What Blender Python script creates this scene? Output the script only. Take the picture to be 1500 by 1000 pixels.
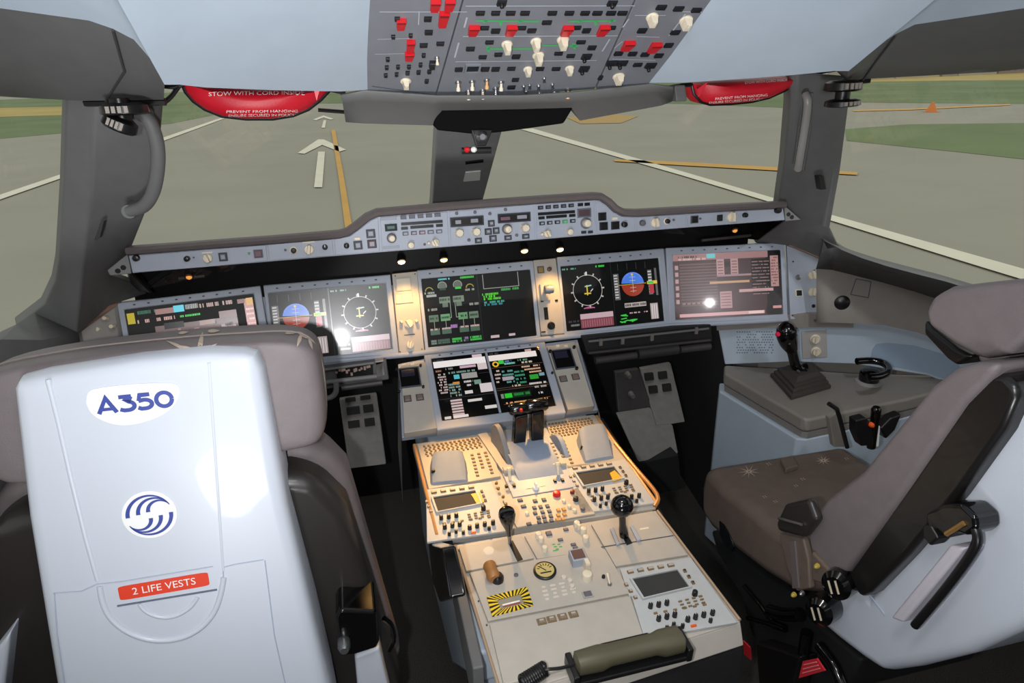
import bpy, bmesh, math, random
from mathutils import Vector, Matrix

for _o in list(bpy.data.objects):
    bpy.data.objects.remove(_o)
SC = bpy.context.scene
COL = SC.collection
random.seed(7)

# ------------------------------------------------------------------ camera, world, lights, exposure
FPX, CX, CY = 1000.0, 750.0, 500.0
CAM = Vector((-.36, 0.0, 1.65))


def _r0(x, y):
    return Vector(((x - CX) / FPX, (y - CY) / FPX, 1.0)).normalized()


_fw = _r0(485, 106)                       # where lines running straight ahead meet
_hh = _r0(1485, 106 - 21)                 # a second point on the horizon
_up = _fw.cross(_hh).normalized()
if _up.y > 0:
    _up = -_up
_rt = _fw.cross(_up)
if _rt.x < 0:
    _rt = -_rt
ROT = Matrix((_rt, _fw, _up))             # camera (x right, y down, z ahead) -> world

cam_d = bpy.data.cameras.new('camera')
cam_d.sensor_width = 36.0
cam_d.lens = FPX / 1500 * 36
cam_d.clip_start = .02
cam_d.clip_end = 3000
cam = bpy.data.objects.new('camera', cam_d)
COL.objects.link(cam)
_c0, _c1, _c2 = ROT.col[0], ROT.col[1], ROT.col[2]
cam.matrix_world = Matrix(((_c0.x, -_c1.x, -_c2.x, CAM.x), (_c0.y, -_c1.y, -_c2.y, CAM.y), (_c0.z, -_c1.z, -_c2.z, CAM.z), (0, 0, 0, 1)))
SC.camera = cam

SC.view_settings.view_transform = 'Standard'
SC.view_settings.look = 'None'
SC.view_settings.gamma = 1.0
SC.view_settings.use_curve_mapping = False
SC.view_settings.exposure = 0.0
SC.render.film_transparent = False

W = bpy.data.worlds.new('overcast_sky')
SC.world = W
W.use_nodes = True
W.node_tree.nodes['Background'].inputs[0].default_value = (.93, .95, .90, 1)
W.node_tree.nodes['Background'].inputs[1].default_value = .76


def light(name, kind, loc, power, col=(1, 1, 1), size=.05, aim=None, spot=60, blend=.6):
    d = bpy.data.lights.new(name, kind)
    d.energy = power
    d.color = col
    if kind == 'AREA':
        d.shape = 'DISK'
        d.size = size
    else:
        d.shadow_soft_size = size
    if kind == 'SPOT':
        d.spot_size = math.radians(spot)
        d.spot_blend = blend
    o = bpy.data.objects.new(name, d)
    COL.objects.link(o)
    o.location = loc
    if aim is not None:
        o.rotation_euler = (Vector(aim) - Vector(loc)).to_track_quat('-Z', 'Y').to_euler()
    return o


# the photographer's flash beside the lens, an assumed dome light overhead, an assumed highlight light on the right and three added fill lights
light('camera_flash', 'SPOT', CAM + Vector((-.11, .0, -.012)), 44, (.98, .98, 1.0), .016, aim=(-.14, 1.2, .92), spot=124, blend=1.0)
light('assumed_dome_light', 'AREA', (-.25, .25, 2.12), 7, (.97, .97, 1.0), .4, aim=(-.05, 1.0, .4))  # assumed source, unseen, gives the general cabin light from above
light('assumed_highlight_light', 'SPOT', (1.25, -.02, 1.637), 6, (1.0, .93, .95), .016, aim=(.82, 1.87, .95), spot=17, blend=.45)  # assumed source, unseen, placed to mirror as a highlight in the far right display
light('pedestal_fill_light', 'SPOT', (.03, .95, 1.86), 12, (1.0, .93, .82), .03, aim=(.05, 1.06, .62), spot=52, blend=.7)  # added fill, unseen, brightens the aft part of the pedestal
light('console_fill_light', 'SPOT', (.9, .98, 1.62), 9, (.96, .98, 1.0), .03, aim=(1.2, 1.78, .78), spot=62, blend=.8)  # added fill, brightens the right console and the panel behind it
_a = light('ceiling_fill_light', 'AREA', (-.75, -1.1, .62), 13, (.97, .98, 1.0), .6, aim=(-.35, .75, 2.12))  # added fill behind the camera, brightens the ceiling
_a.data.spread = math.radians(84)

# ------------------------------------------------------------------ projection helpers: where a line of sight meets a real surface
def ray(x, y):
    return (ROT @ _r0(x, y)).normalized()


def hit(x, y, o, n):
    d = ray(x, y)
    t = (Vector(o) - CAM).dot(Vector(n)) / d.dot(Vector(n))
    return CAM + d * t


def hY(x, y, Y): return hit(x, y, (0, Y, 0), (0, 1, 0))
def hX(x, y, X): return hit(x, y, (X, 0, 0), (1, 0, 0))
def hZ(x, y, Z): return hit(x, y, (0, 0, Z), (0, 0, 1))


# ------------------------------------------------------------------ materials
MATS = {}


def s2l(c):
    return tuple(((v / 255) / 12.92 if v / 255 <= .04045 else ((v / 255 + .055) / 1.055) ** 2.4) for v in c)


def mat(name, rgb, rough=.5, metal=0.0, spec=.5, emit=None, estr=1.0, noise=0.0, nscale=60.0, bump=0.0, bscale=200.0, coat=0.0, alpha=1.0, sheen=0.0):
    """procedural Principled material; rgb is the sRGB colour of the thing under white light"""
    if name in MATS:
        return MATS[name]
    m = bpy.data.materials.new(name)
    m.use_nodes = True
    nt = m.node_tree
    b = nt.nodes['Principled BSDF']
    c = s2l(rgb)
    b.inputs['Base Color'].default_value = (*c, 1)
    b.inputs['Roughness'].default_value = rough
    b.inputs['Metallic'].default_value = metal
    b.inputs['Specular IOR Level'].default_value = spec
    b.inputs['Coat Weight'].default_value = coat
    b.inputs['Coat Roughness'].default_value = .04
    if sheen:
        b.inputs['Sheen Weight'].default_value = sheen
    if emit is not None:
        b.inputs['Emission Color'].default_value = (*s2l(emit), 1)
        b.inputs['Emission Strength'].default_value = estr
    tc = nt.nodes.new('ShaderNodeTexCoord')
    if noise:
        n = nt.nodes.new('ShaderNodeTexNoise')
        n.inputs['Scale'].default_value = nscale
        n.inputs['Detail'].default_value = 4
        nt.links.new(tc.outputs['Object'], n.inputs['Vector'])
        r = nt.nodes.new('ShaderNodeValToRGB')
        r.color_ramp.elements[0].position = .3
        r.color_ramp.elements[1].position = .7
        r.color_ramp.elements[0].color = (*[v * (1 - noise) for v in c], 1)
        r.color_ramp.elements[1].color = (*[min(1, v * (1 + noise)) for v in c], 1)
        nt.links.new(n.outputs['Fac'], r.inputs['Fac'])
        nt.links.new(r.outputs['Color'], b.inputs['Base Color'])
    if bump:
        n2 = nt.nodes.new('ShaderNodeTexNoise')
        n2.inputs['Scale'].default_value = bscale
        n2.inputs['Detail'].default_value = 3
        nt.links.new(tc.outputs['Object'], n2.inputs['Vector'])
        bp = nt.nodes.new('ShaderNodeBump')
        bp.inputs['Strength'].default_value = bump
        bp.inputs['Distance'].default_value = .002
        nt.links.new(n2.outputs['Fac'], bp.inputs['Height'])
        nt.links.new(bp.outputs['Normal'], b.inputs['Normal'])
    MATS[name] = m
    return m


def glow(name, rgb, k=1.0):
    """something that gives off light: lit pixels of a screen, a lamp's lens"""
    return mat(name, (8, 8, 8), .25, 0, .5, emit=rgb, estr=k)


def glass_mat(name='window_glass', tint=(.97, .985, .97), sharp=.045, rough=.02, dust=0.0, dust_rough=.25):
    """clear pane: mostly see-through, a little mirror, and for handled screens a soft film of dust"""
    m = bpy.data.materials.new(name)
    m.use_nodes = True
    nt = m.node_tree
    nt.nodes.clear()
    out = nt.nodes.new('ShaderNodeOutputMaterial')
    mx = nt.nodes.new('ShaderNodeMixShader')
    t = nt.nodes.new('ShaderNodeBsdfTransparent')
    t.inputs[0].default_value = (*tint, 1)
    g = nt.nodes.new('ShaderNodeBsdfGlossy')
    g.inputs['Roughness'].default_value = rough
    mx.inputs[0].default_value = sharp
    nt.links.new(t.outputs[0], mx.inputs[1])
    nt.links.new(g.outputs[0], mx.inputs[2])
    last = mx
    if dust:
        g2 = nt.nodes.new('ShaderNodeBsdfGlossy')
        g2.inputs['Roughness'].default_value = dust_rough
        m2 = nt.nodes.new('ShaderNodeMixShader')
        m2.inputs[0].default_value = dust
        nt.links.new(mx.outputs[0], m2.inputs[1])
        nt.links.new(g2.outputs[0], m2.inputs[2])
        last = m2
    nt.links.new(last.outputs[0], out.inputs[0])
    return m


M_BLUE = mat('light_blue_lining', (176, 189, 201), .55, noise=.03, nscale=14)
M_GREY = mat('dark_grey_trim', (98, 98, 98), .6, noise=.05, nscale=25, bump=.08, bscale=260)
M_GREY2 = mat('mid_grey_trim', (128, 127, 127), .55, noise=.04, nscale=25, bump=.05, bscale=260)
M_TAUPE = mat('taupe_grey_lining', (134, 128, 121), .6, noise=.04, nscale=25, bump=.06, bscale=260)
M_BLACK = mat('black_plastic', (22, 21, 22), .35)
M_GLOSSBLACK = mat('glossy_black', (9, 8, 9), .16, coat=.3)
M_MATBLACK = mat('matt_black', (18, 18, 19), .8)
M_PANEL = mat('blue_grey_panel_paint', (164, 171, 184), .45, noise=.03, nscale=30)
M_OVER = mat('overhead_panel_paint', (122, 125, 132), .5, noise=.04, nscale=30)
M_BEIGE = mat('pedestal_panel_paint', (178, 172, 162), .45, noise=.04, nscale=25)
M_BEIGE2 = mat('pedestal_side_paint', (168, 164, 160), .5, noise=.04, nscale=25)
M_CARPET = mat('black_carpet', (66, 63, 61), .95, spec=.1, noise=.55, nscale=380, bump=.8, bscale=420)
M_CREAM = mat('ivory_knob_plastic', (226, 214, 190), .4)
M_WHITE = mat('white_print', (236, 236, 232), .5)
M_RED = mat('red_switch_guard', (205, 26, 36), .35)
M_STEEL = mat('steel', (170, 170, 172), .3, metal=.9)
M_LEATHER = mat('warm_grey_leather', (118, 109, 110), .5, noise=.05, nscale=30, bump=.25, bscale=340)
M_DKLEATHER = mat('dark_grey_leather', (106, 92, 83), .55, noise=.08, nscale=30, bump=.25, bscale=340)
M_SHELL = mat('pale_blue_seat_shell', (207, 213, 223), .35, coat=.1)
M_LINE = mat('panel_seam', (70, 76, 88), .7)
M_SCREEN = mat('black_screen', (6, 6, 7), .5, spec=.2)
M_GREEN = mat('green_print', (70, 170, 95), .5)
M_YELLOW = mat('yellow_paint', (236, 200, 30), .45)
M_ORANGE = mat('orange_plastic', (236, 90, 20), .45)
M_GLASS = glass_mat()
M_COVER = glass_mat('screen_cover_glass', (1, 1, 1), .02, .04)
M_DUSTY = glass_mat('dusty_screen_cover_glass', (.98, .98, .98), .03, .05, .048, .26)


# ------------------------------------------------------------------ mesh building
class G:
    """collects geometry with material slots; build() links it as ONE mesh object"""

    def __init__(s):
        s.v, s.f, s.m, s.mats = [], [], [], []

    def mi(s, m):
        if m not in s.mats:
            s.mats.append(m)
        return s.mats.index(m)

    def add(s, verts, faces, m):
        b = len(s.v)
        s.v += [tuple(v) for v in verts]
        k = s.mi(m)
        for f in faces:
            s.f.append(tuple(b + i for i in f))
            s.m.append(k)
        return s

    def box(s, c, d, m, rot=None):
        x, y, z = (a / 2 for a in d)
        vs = [Vector((sx * x, sy * y, sz * z)) for sx in (-1, 1) for sy in (-1, 1) for sz in (-1, 1)]
        if rot is not None:
            vs = [rot @ v for v in vs]
        vs = [v + Vector(c) for v in vs]
        return s.add(vs, [(0, 1, 3, 2), (4, 6, 7, 5), (0, 4, 5, 1), (2, 3, 7, 6), (0, 2, 6, 4), (1, 5, 7, 3)], m)

    def quad(s, pts, m):
        return s.add(pts, [tuple(range(len(pts)))], m)

    def rect(s, u0, v0, u1, v1, n, m):
        return s.add([(u0, v0, n), (u1, v0, n), (u1, v1, n), (u0, v1, n)], [(0, 1, 2, 3)], m)

    def prism(s, pts, ex, m):
        """polygon of 3-D points pushed along the vector ex"""
        n = len(pts)
        ex = Vector(ex)
        a = [Vector(p) for p in pts]
        vs = a + [p + ex for p in a]
        nrm = Vector((0, 0, 0))
        for i in range(n):
            nrm += a[i].cross(a[(i + 1) % n])
        fl = nrm.dot(ex) > 0
        fs = [tuple(range(n))[::-1] if fl else tuple(range(n)), tuple(range(n, 2 * n)) if fl else tuple(range(2 * n - 1, n - 1, -1))]
        for i in range(n):
            j = (i + 1) % n
            q = (i, j, n + j, n + i)
            fs.append(q if fl else q[::-1])
        return s.add(vs, fs, m)

    def poly(s, uv, n0, n1, m):
        """polygon of (u, v) in the panel's own plane, from depth n0 to n1"""
        return s.prism([(u, v, n0) for u, v in uv], (0, 0, n1 - n0), m)

    def loft(s, rings, m, caps=True, closed=True):
        n = len(rings[0])
        vs = [p for r in rings for p in r]
        fs = []
        for k in range(len(rings) - 1):
            for i in range(n if closed else n - 1):
                j = (i + 1) % n
                fs.append((k * n + i, k * n + j, (k + 1) * n + j, (k + 1) * n + i))
        if caps:
            fs.append(tuple(range(n))[::-1])
            fs.append(tuple((len(rings) - 1) * n + i for i in range(n)))
        return s.add(vs, fs, m)

    def cyl(s, p0, p1, r0, m, r1=None, n=16, caps=True):
        r1 = r0 if r1 is None else r1
        return s.lathe([(0, r0), (1, r1)], p0, p1, m, n, caps)

    def lathe(s, prof, p0, p1, m, n=16, caps=True):
        """prof = [(t along p0..p1, radius)]"""
        p0, p1 = Vector(p0), Vector(p1)
        ax = (p1 - p0)
        a = ax.normalized()
        e1 = a.orthogonal().normalized()
        e2 = a.cross(e1)
        rings = []
        for t, r in prof:
            c = p0 + ax * t
            rings.append([c + (e1 * math.cos(2 * math.pi * i / n) + e2 * math.sin(2 * math.pi * i / n)) * r for i in range(n)])
        return s.loft(rings, m, caps)

    def tube(s, pts, r, m, n=10, caps=True, radii=None):
        pts = [Vector(p) for p in pts]
        rings = []
        prev = None
        for i, p in enumerate(pts):
            t = (pts[min(i + 1, len(pts) - 1)] - pts[max(i - 1, 0)]).normalized()
            e1 = t.orthogonal().normalized() if prev is None else (prev - t * prev.dot(t)).normalized()
            prev = e1
            e2 = t.cross(e1)
            rr = radii[i] if radii else r
            rings.append([p + (e1 * math.cos(2 * math.pi * k / n) + e2 * math.sin(2 * math.pi * k / n)) * rr for k in range(n)])
        return s.loft(rings, m, caps)

    def ring(s, c, r0, r1, n0, n1, m, k=28):
        """flat annulus in the u,v plane"""
        vs = []
        for z in (n0, n1):
            for r in (r0, r1):
                vs += [(c[0] + r * math.cos(2 * math.pi * i / k), c[1] + r * math.sin(2 * math.pi * i / k), z) for i in range(k)]
        fs = []
        for i in range(k):
            j = (i + 1) % k
            fs += [(2 * k + i, 3 * k + i, 3 * k + j, 2 * k + j), (k + i, k + j, 3 * k + j, 3 * k + i), (j, i, 2 * k + i, 2 * k + j)]
        return s.add(vs, fs, m)

    def mesh(s, name):
        me = bpy.data.meshes.new(name)
        me.from_pydata(s.v, [], s.f)
        for m in s.mats:
            me.materials.append(m)
        me.polygons.foreach_set('material_index', s.m)
        me.update()
        return me

    def build(s, name, parent=None, smooth=False, bevel=0.0, seg=2, subsurf=0, solid=0.0):
        me = s.mesh(name)
        return link(name, me, parent, smooth, bevel, seg, subsurf, solid)


def fixn(me):
    bm = bmesh.new()
    bm.from_mesh(me)
    bmesh.ops.recalc_face_normals(bm, faces=bm.faces)
    bm.to_mesh(me)
    bm.free()


def link(name, me, parent=None, smooth=False, bevel=0.0, seg=2, subsurf=0, solid=0.0):
    o = bpy.data.objects.new(name, me)
    COL.objects.link(o)
    if parent is not None:
        o.parent = parent
    if smooth or bevel or subsurf:
        fixn(me)
    if solid:
        md = o.modifiers.new('solid', 'SOLIDIFY')
        md.thickness = solid
        md.offset = -1
    if bevel:
        md = o.modifiers.new('bevel', 'BEVEL')
        md.width = bevel
        md.segments = seg
        md.limit_method = 'ANGLE'
        md.angle_limit = math.radians(32)
        md.harden_normals = True
    if subsurf:
        md = o.modifiers.new('sub', 'SUBSURF')
        md.levels = subsurf
        md.render_levels = subsurf
    if smooth or bevel or subsurf:
        me.polygons.foreach_set('use_smooth', [True] * len(me.polygons))
        if smooth and not subsurf:
            me.set_sharp_from_angle(angle=math.radians(38))
    return o


def tag(o, label=None, cat=None, group=None, kind=None):
    if label:
        o['label'] = label
    if cat:
        o['category'] = cat
    if group:
        o['group'] = group
    if kind:
        o['kind'] = kind
    return o


def struct(g, name, **kw):
    return tag(g.build(name, **kw), kind='structure')


def frame(o, u, n):
    """matrix of a panel plane: u to the right, v up the panel, n out of it"""
    n = Vector(n).normalized()
    u = Vector(u)
    u = (u - n * u.dot(n)).normalized()
    v = n.cross(u)
    o = Vector(o)
    return Matrix(((u.x, v.x, n.x, o.x), (u.y, v.y, n.y, o.y), (u.z, v.z, n.z, o.z), (0, 0, 0, 1)))


class Plane:
    """a real flat panel; uv(px, py) = the panel's own metres where that line of sight meets it"""

    def __init__(s, o, u, n):
        s.M = frame(o, u, n)
        s.I = s.M.inverted()
        s.n = s.M.col[2].xyz
        s.o = Vector(o)

    def uv(s, px, py, lift=0.0):
        p = s.I @ hit(px, py, s.o + s.n * lift, s.n)
        return (p.x, p.y)

    def w(s, u, v, n=0.0):
        return s.M @ Vector((u, v, n))

    def poly(s, pts):
        return [s.uv(*p) for p in pts]

    def at(s, u, v, n=0.0):
        """the same plane with its origin moved to (u, v)"""
        q = Plane(s.w(u, v, n), s.M.col[0].xyz, s.n)
        return q


def empty(name, M, label=None, cat=None, group=None, parent=None):
    o = bpy.data.objects.new(name, None)
    o.empty_display_size = .05
    COL.objects.link(o)
    if parent is not None:
        o.parent = parent
        o.matrix_local = M
    else:
        o.matrix_world = M
    tag(o, label, cat, group)
    return o


def T(*p):
    return Matrix.Translation(Vector(p))


_FONT = {}


def text_into(g, s, u, v, n, h, m, width=None, align='C', thick=0.0, rot=0.0, shear=0.0):
    """lettering as flat mesh in the u,v plane; u,v = centre (or left end) of the line"""
    key = s
    if key not in _FONT:
        cu = bpy.data.curves.new('txt', 'FONT')
        cu.body = s
        cu.size = 1.0
        cu.resolution_u = 3
        ob = bpy.data.objects.new('txt', cu)
        COL.objects.link(ob)
        dg = bpy.context.evaluated_depsgraph_get()
        dg.update()
        me = bpy.data.meshes.new_from_object(ob.evaluated_get(dg))
        vs = [tuple(x.co) for x in me.vertices]
        fs = [tuple(p.vertices) for p in me.polygons]
        bpy.data.meshes.remove(me)
        bpy.data.objects.remove(ob)
        bpy.data.curves.remove(cu)
        _FONT[key] = (vs, fs)
    vs, fs = _FONT[key]
    if not vs:
        return
    x0 = min(p[0] for p in vs)
    x1 = max(p[0] for p in vs)
    y0 = min(p[1] for p in vs)
    y1 = max(p[1] for p in vs)
    sy = h / max(.5, y1 - y0) if y1 - y0 > .5 else h / .72
    sx = sy if width is None else width / (x1 - x0)
    ca, sa = math.cos(rot), math.sin(rot)
    out = []
    for x, y, z in vs:
        X = (x - ((x0 + x1) / 2 if align == 'C' else x0)) * sx
        Y = (y - (y0 + y1) / 2) * sy
        X += Y * shear
        out.append((u + X * ca - Y * sa, v + X * sa + Y * ca, n))
    g.add(out, fs, m)


def inst(o, parent, M=None, name=None):
    """another copy of a small part, sharing its mesh"""
    c = o.copy()
    COL.objects.link(c)
    c.parent = parent
    if M is not None:
        c.matrix_local = M
    return c


def smooth_path(pts, n=8):
    """Catmull-Rom through the points"""
    P = [Vector(p) for p in pts]
    out = []
    for i in range(len(P) - 1):
        a, b, c, d = P[max(i - 1, 0)], P[i], P[i + 1], P[min(i + 2, len(P) - 1)]
        for k in range(n):
            t = k / n
            out.append(.5 * ((2 * b) + (c - a) * t + (2 * a - 5 * b + 4 * c - d) * t * t + (3 * b - a - 3 * c + d) * t ** 3))
    out.append(P[-1])
    return out


def sup(w, d, e=4.0, n=24):
    """superellipse outline, half sizes w, d"""
    r = []
    for i in range(n):
        t = 2 * math.pi * i / n
        c, s = math.cos(t), math.sin(t)
        r.append((math.copysign(abs(c) ** (2 / e), c) * w, math.copysign(abs(s) ** (2 / e), s) * d))
    return r

# ------------------------------------------------------------------ outside: the airfield seen through the windows
GZ = -4.0
M_TAR = mat('concrete_apron', (166, 163, 150), .9, spec=.1, noise=.05, nscale=.12)
M_TAR2 = mat('worn_concrete', (150, 146, 130), .9, spec=.1, noise=.06, nscale=.1)
M_GRASS = mat('airfield_grass', (122, 136, 100), .95, spec=.1, noise=.14, nscale=.08)
M_DIRT = mat('dry_grass', (190, 170, 110), .95, spec=.1, noise=.1, nscale=.1)
M_PAINTW = mat('white_line_paint', (232, 228, 208), .8, noise=.05, nscale=.6)
M_PAINTO = mat('orange_line_paint', (214, 166, 84), .8, noise=.06, nscale=.6)


def gpoly(name, px, z, m, label=None, cat=None, kind=None):
    g = G()
    g.quad([hZ(x, y, z) for x, y in px], m)
    o = g.build(name)
    return tag(o, label, cat, kind=kind)


g = G()
g.quad([(-900, -60, GZ), (900, -60, GZ), (900, 1500, GZ), (-900, 1500, GZ)], M_TAR)
struct(g, 'ground')
for px in ([(-700, 150), (-700, 232), (0, 203), (250, 181), (330, 165), (420, 150), (420, 128), (0, 146)],
           [(440, 127), (430, 152), (640, 150), (1000, 152), (1160, 158), (1250, 150), (1500, 152), (2300, 190), (2300, 85), (1500, 118), (1200, 119), (900, 118)],
           [(1238, 189), (1330, 182), (1500, 180), (2400, 190), (2400, 290), (1500, 233), (1400, 222), (1240, 206)]):
    tag(gpoly('grass_verge', px, GZ + .02, M_GRASS), kind='structure')
tag(gpoly('dry_verge', [(-700, 170), (-700, 198), (0, 171), (110, 168), (110, 156), (0, 158)], GZ + .04, M_DIRT), kind='structure')
tag(gpoly('dry_verge', [(1240, 120), (1240, 112), (1500, 106), (2300, 94), (2300, 112), (1500, 117)], GZ + .04, M_DIRT), kind='structure')
tag(gpoly('dry_verge', [(830, 172), (880, 166), (935, 170), (910, 180), (850, 181)], GZ + .04, mat('orange_patch', (190, 156, 96), .9)), kind='structure')
gpoly('edge_line', [(762, 189), (780, 188), (1000, 251), (1220, 315), (1480, 388), (1700, 450), (1700, 470), (1445, 393), (1215, 322), (1000, 257)], GZ + .06, M_PAINTW,
      'long white line painted across the apron on the right', 'ground marking')
gpoly('edge_line', [(-80, 316), (-80, 324), (0, 292), (98, 258), (240, 206), (330, 173), (325, 172), (240, 201), (98, 252), (0, 285)], GZ + .06, M_PAINTW,
      'white line painted on the apron behind the left pillar', 'ground marking')
gpoly('taxi_line', [(485, 190), (491, 190), (504, 260), (518, 345), (507, 345), (496, 260)], GZ + .06, M_PAINTO,
      'orange line running ahead beside the white arrow', 'ground marking')
gpoly('taxi_line', [(900, 233), (1000, 237), (1145, 245), (1256, 252), (1256, 256), (1145, 250), (1000, 242), (900, 236)], GZ + .06, M_PAINTO,
      'thin orange line crossing the apron behind the right pillar', 'ground marking')
gpoly('taxi_line', [(1250, 161), (1330, 159), (1480, 152), (1480, 154), (1330, 161), (1250, 163)], GZ + .06, M_PAINTO,
      'faint distant orange line beyond the grass in the right side window', 'ground marking')
for pxs, lb in (([[(460, 274), (472, 274), (476, 222), (466, 222)], [(436, 224), (446, 225), (472, 212), (497, 222), (507, 219), (474, 204), (466, 204)]], 'large white arrow painted on the apron, its nearer one'),
                ([[(471, 187), (476, 187), (478, 176), (474, 176)], [(458, 175), (463, 176), (474, 172), (484, 175), (489, 174), (474, 169)]], 'small distant white arrow just below the red pouch')):
    g = G()
    for q in pxs:
        g.quad([hZ(x, y, GZ + .06) for x, y in q], M_PAINTW)
    tag(g.build('arrow_marking'), lb, 'ground marking')
# low buildings and a marker far off to the right
g = G()
for i, (x0, x1, h, c) in enumerate([(1268, 1310, 7, (176, 168, 150)), (1312, 1376, 9, (190, 178, 156)), (1380, 1402, 8, (160, 150, 138)), (1404, 1460, 12, (178, 172, 160)), (1462, 1500, 13, (150, 132, 128)), (1505, 1640, 12, (176, 170, 160))]):
    a = hZ(x0, 117 - (x0 - 1268) * .045, GZ)
    b = hZ(x1, 117 - (x1 - 1268) * .045, GZ)
    g2 = G()
    d = (b - a).normalized()
    bk = Vector((-d.y, d.x, 0)) * 14
    if bk.y < 0:
        bk = -bk
    g2.prism([a, b, b + Vector((0, 0, h * .62)), a + Vector((0, 0, h * .62))], bk, mat('far_building_%d' % i, c, .8))
    for k in range(4):
        p = a.lerp(b, (k + .3) / 4) - bk * .002
        q = a.lerp(b, (k + .7) / 4) - bk * .002
        g2.quad([p + Vector((0, 0, 1)), q + Vector((0, 0, 1)), q + Vector((0, 0, h * .45)), p + Vector((0, 0, h * .45))], mat('far_windows', (92, 90, 92), .4))
    tag(g2.build('terminal_building'), ['low pale building at the left end of the far row', 'cream building second in the far row behind the grass', 'narrow brownish building in the middle of the far row',
        'taller grey building right of the middle of the far row', 'dark reddish building near the right edge of the far row', 'grey building hidden furthest right in the far row'][i], 'building', 'far buildings beyond the airfield')
c = hZ(1364, 164, GZ)
g = G()
g.lathe([(0, .9), (.06, .9), (.07, .62), (1, .12)], c, c + Vector((0, 0, 1.1)), mat('cone_orange', (222, 128, 48), .6), 14)
tag(g.build('marker_cone', smooth=True), 'small orange marker cone far off on the apron', 'cone')

# ------------------------------------------------------------------ the flight deck shell
g = G()
g.box((0, .75, -.02), (3.6, 4.3, .04), M_CARPET)
struct(g, 'floor')
g = G()
g.box((0, -1.35, 1.0), (3.4, .06, 2.6), M_BLUE)
struct(g, 'wall_back')
g = G()
g.prism([(-1.0, 2.5, 0), (1.0, 2.5, 0), (1.0, 2.5, .98), (-1.0, 2.5, .98)], (0, .06, 0), M_MATBLACK)
for s_ in (-1, 1):
    g.prism([(s_ * .885, 1.97, 0), (s_ * .95, 2.5, 0), (s_ * .95, 2.5, .95), (s_ * .885, 1.97, .85)], (s_ * .03, 0, 0), M_MATBLACK)
struct(g, 'wall_front')
# side linings below the windows (plan follows the taper of the nose)
WP_R = [(1.02, 2.5), (1.12, 2.12), (1.70, 1.80), (1.74, .9), (1.74, -1.35)]
for s, nm in ((-1, 'wall_left'), (1, 'wall_right')):
    g = G()
    for (x0, y0), (x1, y1) in zip(WP_R[:-1], WP_R[1:]):
        top = .88
        g.prism([(s * x0, y0, 0), (s * x1, y1, 0), (s * x1, y1, top), (s * x0, y0, top)], (s * .04, .01, 0), M_TAUPE)
    # aft of the side window the lining goes up to the ceiling
    g.prism([(s * 1.74, .1, 0), (s * 1.74, -1.35, 0), (s * 1.5, -1.35, 2.2), (s * 1.5, .1, 2.2)], (s * .04, 0, 0), M_BLUE)
    struct(g, nm)

# overhead / ceiling geometry ------------------------------------------------
T31 = math.tan(math.radians(31))


def ovz(y, drop=0.0): return 1.62 + (1.4 - y) * T31 - drop


BEAMS = {-1: ([(240, 146, 1.44), (170, 147, 1.45), (97, 148, 1.47), (0, 141, 1.50), (-330, 120, 1.36)], [(241, 124, 1.19), (222, 88, 1.185), (196, 58, 1.18), (165, 42, 1.18), (130, 30, 1.19), (0, 12, 1.22), (-330, -40, 1.05)]),
         1: ([(1240, 118, 1.46), (1257, 117, 1.46), (1290, 114, 1.45), (1500, 103, 1.32), (1900, 60, .98)], [(1243, 104, 1.19), (1262, 86, 1.185), (1290, 64, 1.18), (1312, 50, 1.17), (1340, 36, 1.16), (1500, 12, 1.05), (1900, -60, .80)])}
UPD = Vector((0, -math.cos(math.radians(31)), math.sin(math.radians(31))))
FRONTS = {-1: [(538, 134, 1.405), (500, 134, 1.385), (400, 132, 1.32), (300, 128, 1.24), (264, 124, 1.205), (241, 124, 1.19)],
          1: [(952, 124, 1.405), (1000, 121, 1.37), (1080, 116, 1.31), (1160, 110, 1.24), (1222, 104, 1.20), (1243, 104, 1.19)]}
for s, nm in ((-1, 'ceiling_left'), (1, 'ceiling_right')):
    # folded lining: inner edge beside the overhead panel, rounded fold outboard, then out over the window beams
    A = [hY(*p) for p in FRONTS[s]]
    A[0] = Vector((s * .272, 1.412, A[0].z + .004))
    A2 = [p + UPD * 1.75 for p in A]
    lip = [p + Vector((0, .02, .05)) for p in A]
    g = G()
    g.loft([lip, A, A2], M_BLUE, caps=False, closed=False)
    U = [hY(*p) for p in BEAMS[s][1]]
    V = [U[0] + UPD * 1.75] + [p + UPD * 1.75 + Vector((0, 0, -.02 * i)) for i, p in enumerate(U) if i]
    g.loft([U, V], M_BLUE, caps=False, closed=False)
    struct(g, nm, smooth=True)
# roof skin over everything (keeps daylight out)
g = G()
g.quad([(-1.75, 1.30, 1.84), (1.75, 1.30, 1.84), (1.75, -1.4, 2.75), (-1.75, -1.4, 2.75)], M_MATBLACK)
g.quad([(-1.75, 1.30, 1.84), (-1.75, -1.4, 1.84), (-1.75, -1.4, 2.75)], M_MATBLACK)
g.quad([(1.75, 1.30, 1.84), (1.75, -1.4, 1.84), (1.75, -1.4, 2.75)], M_MATBLACK)
g.quad([(-.9, 1.30, 1.84), (.9, 1.30, 1.84), (.62, 1.74, 1.72), (-.62, 1.74, 1.72)], M_MATBLACK)
struct(g, 'ceiling')


def pillar(name, rows, thick, m):
    """rows of pixel pairs with depth: each row = [(px, py, Y), ...] across the pillar"""
    g = G()
    fr = [[hY(*p) for p in r] for r in rows]
    bk = [[p + Vector(thick) for p in r] for r in fr]
    rings = [a + b[::-1] for a, b in zip(fr, bk)]
    g.loft(rings, m)
    return struct(g, name, bevel=.006)


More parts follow.
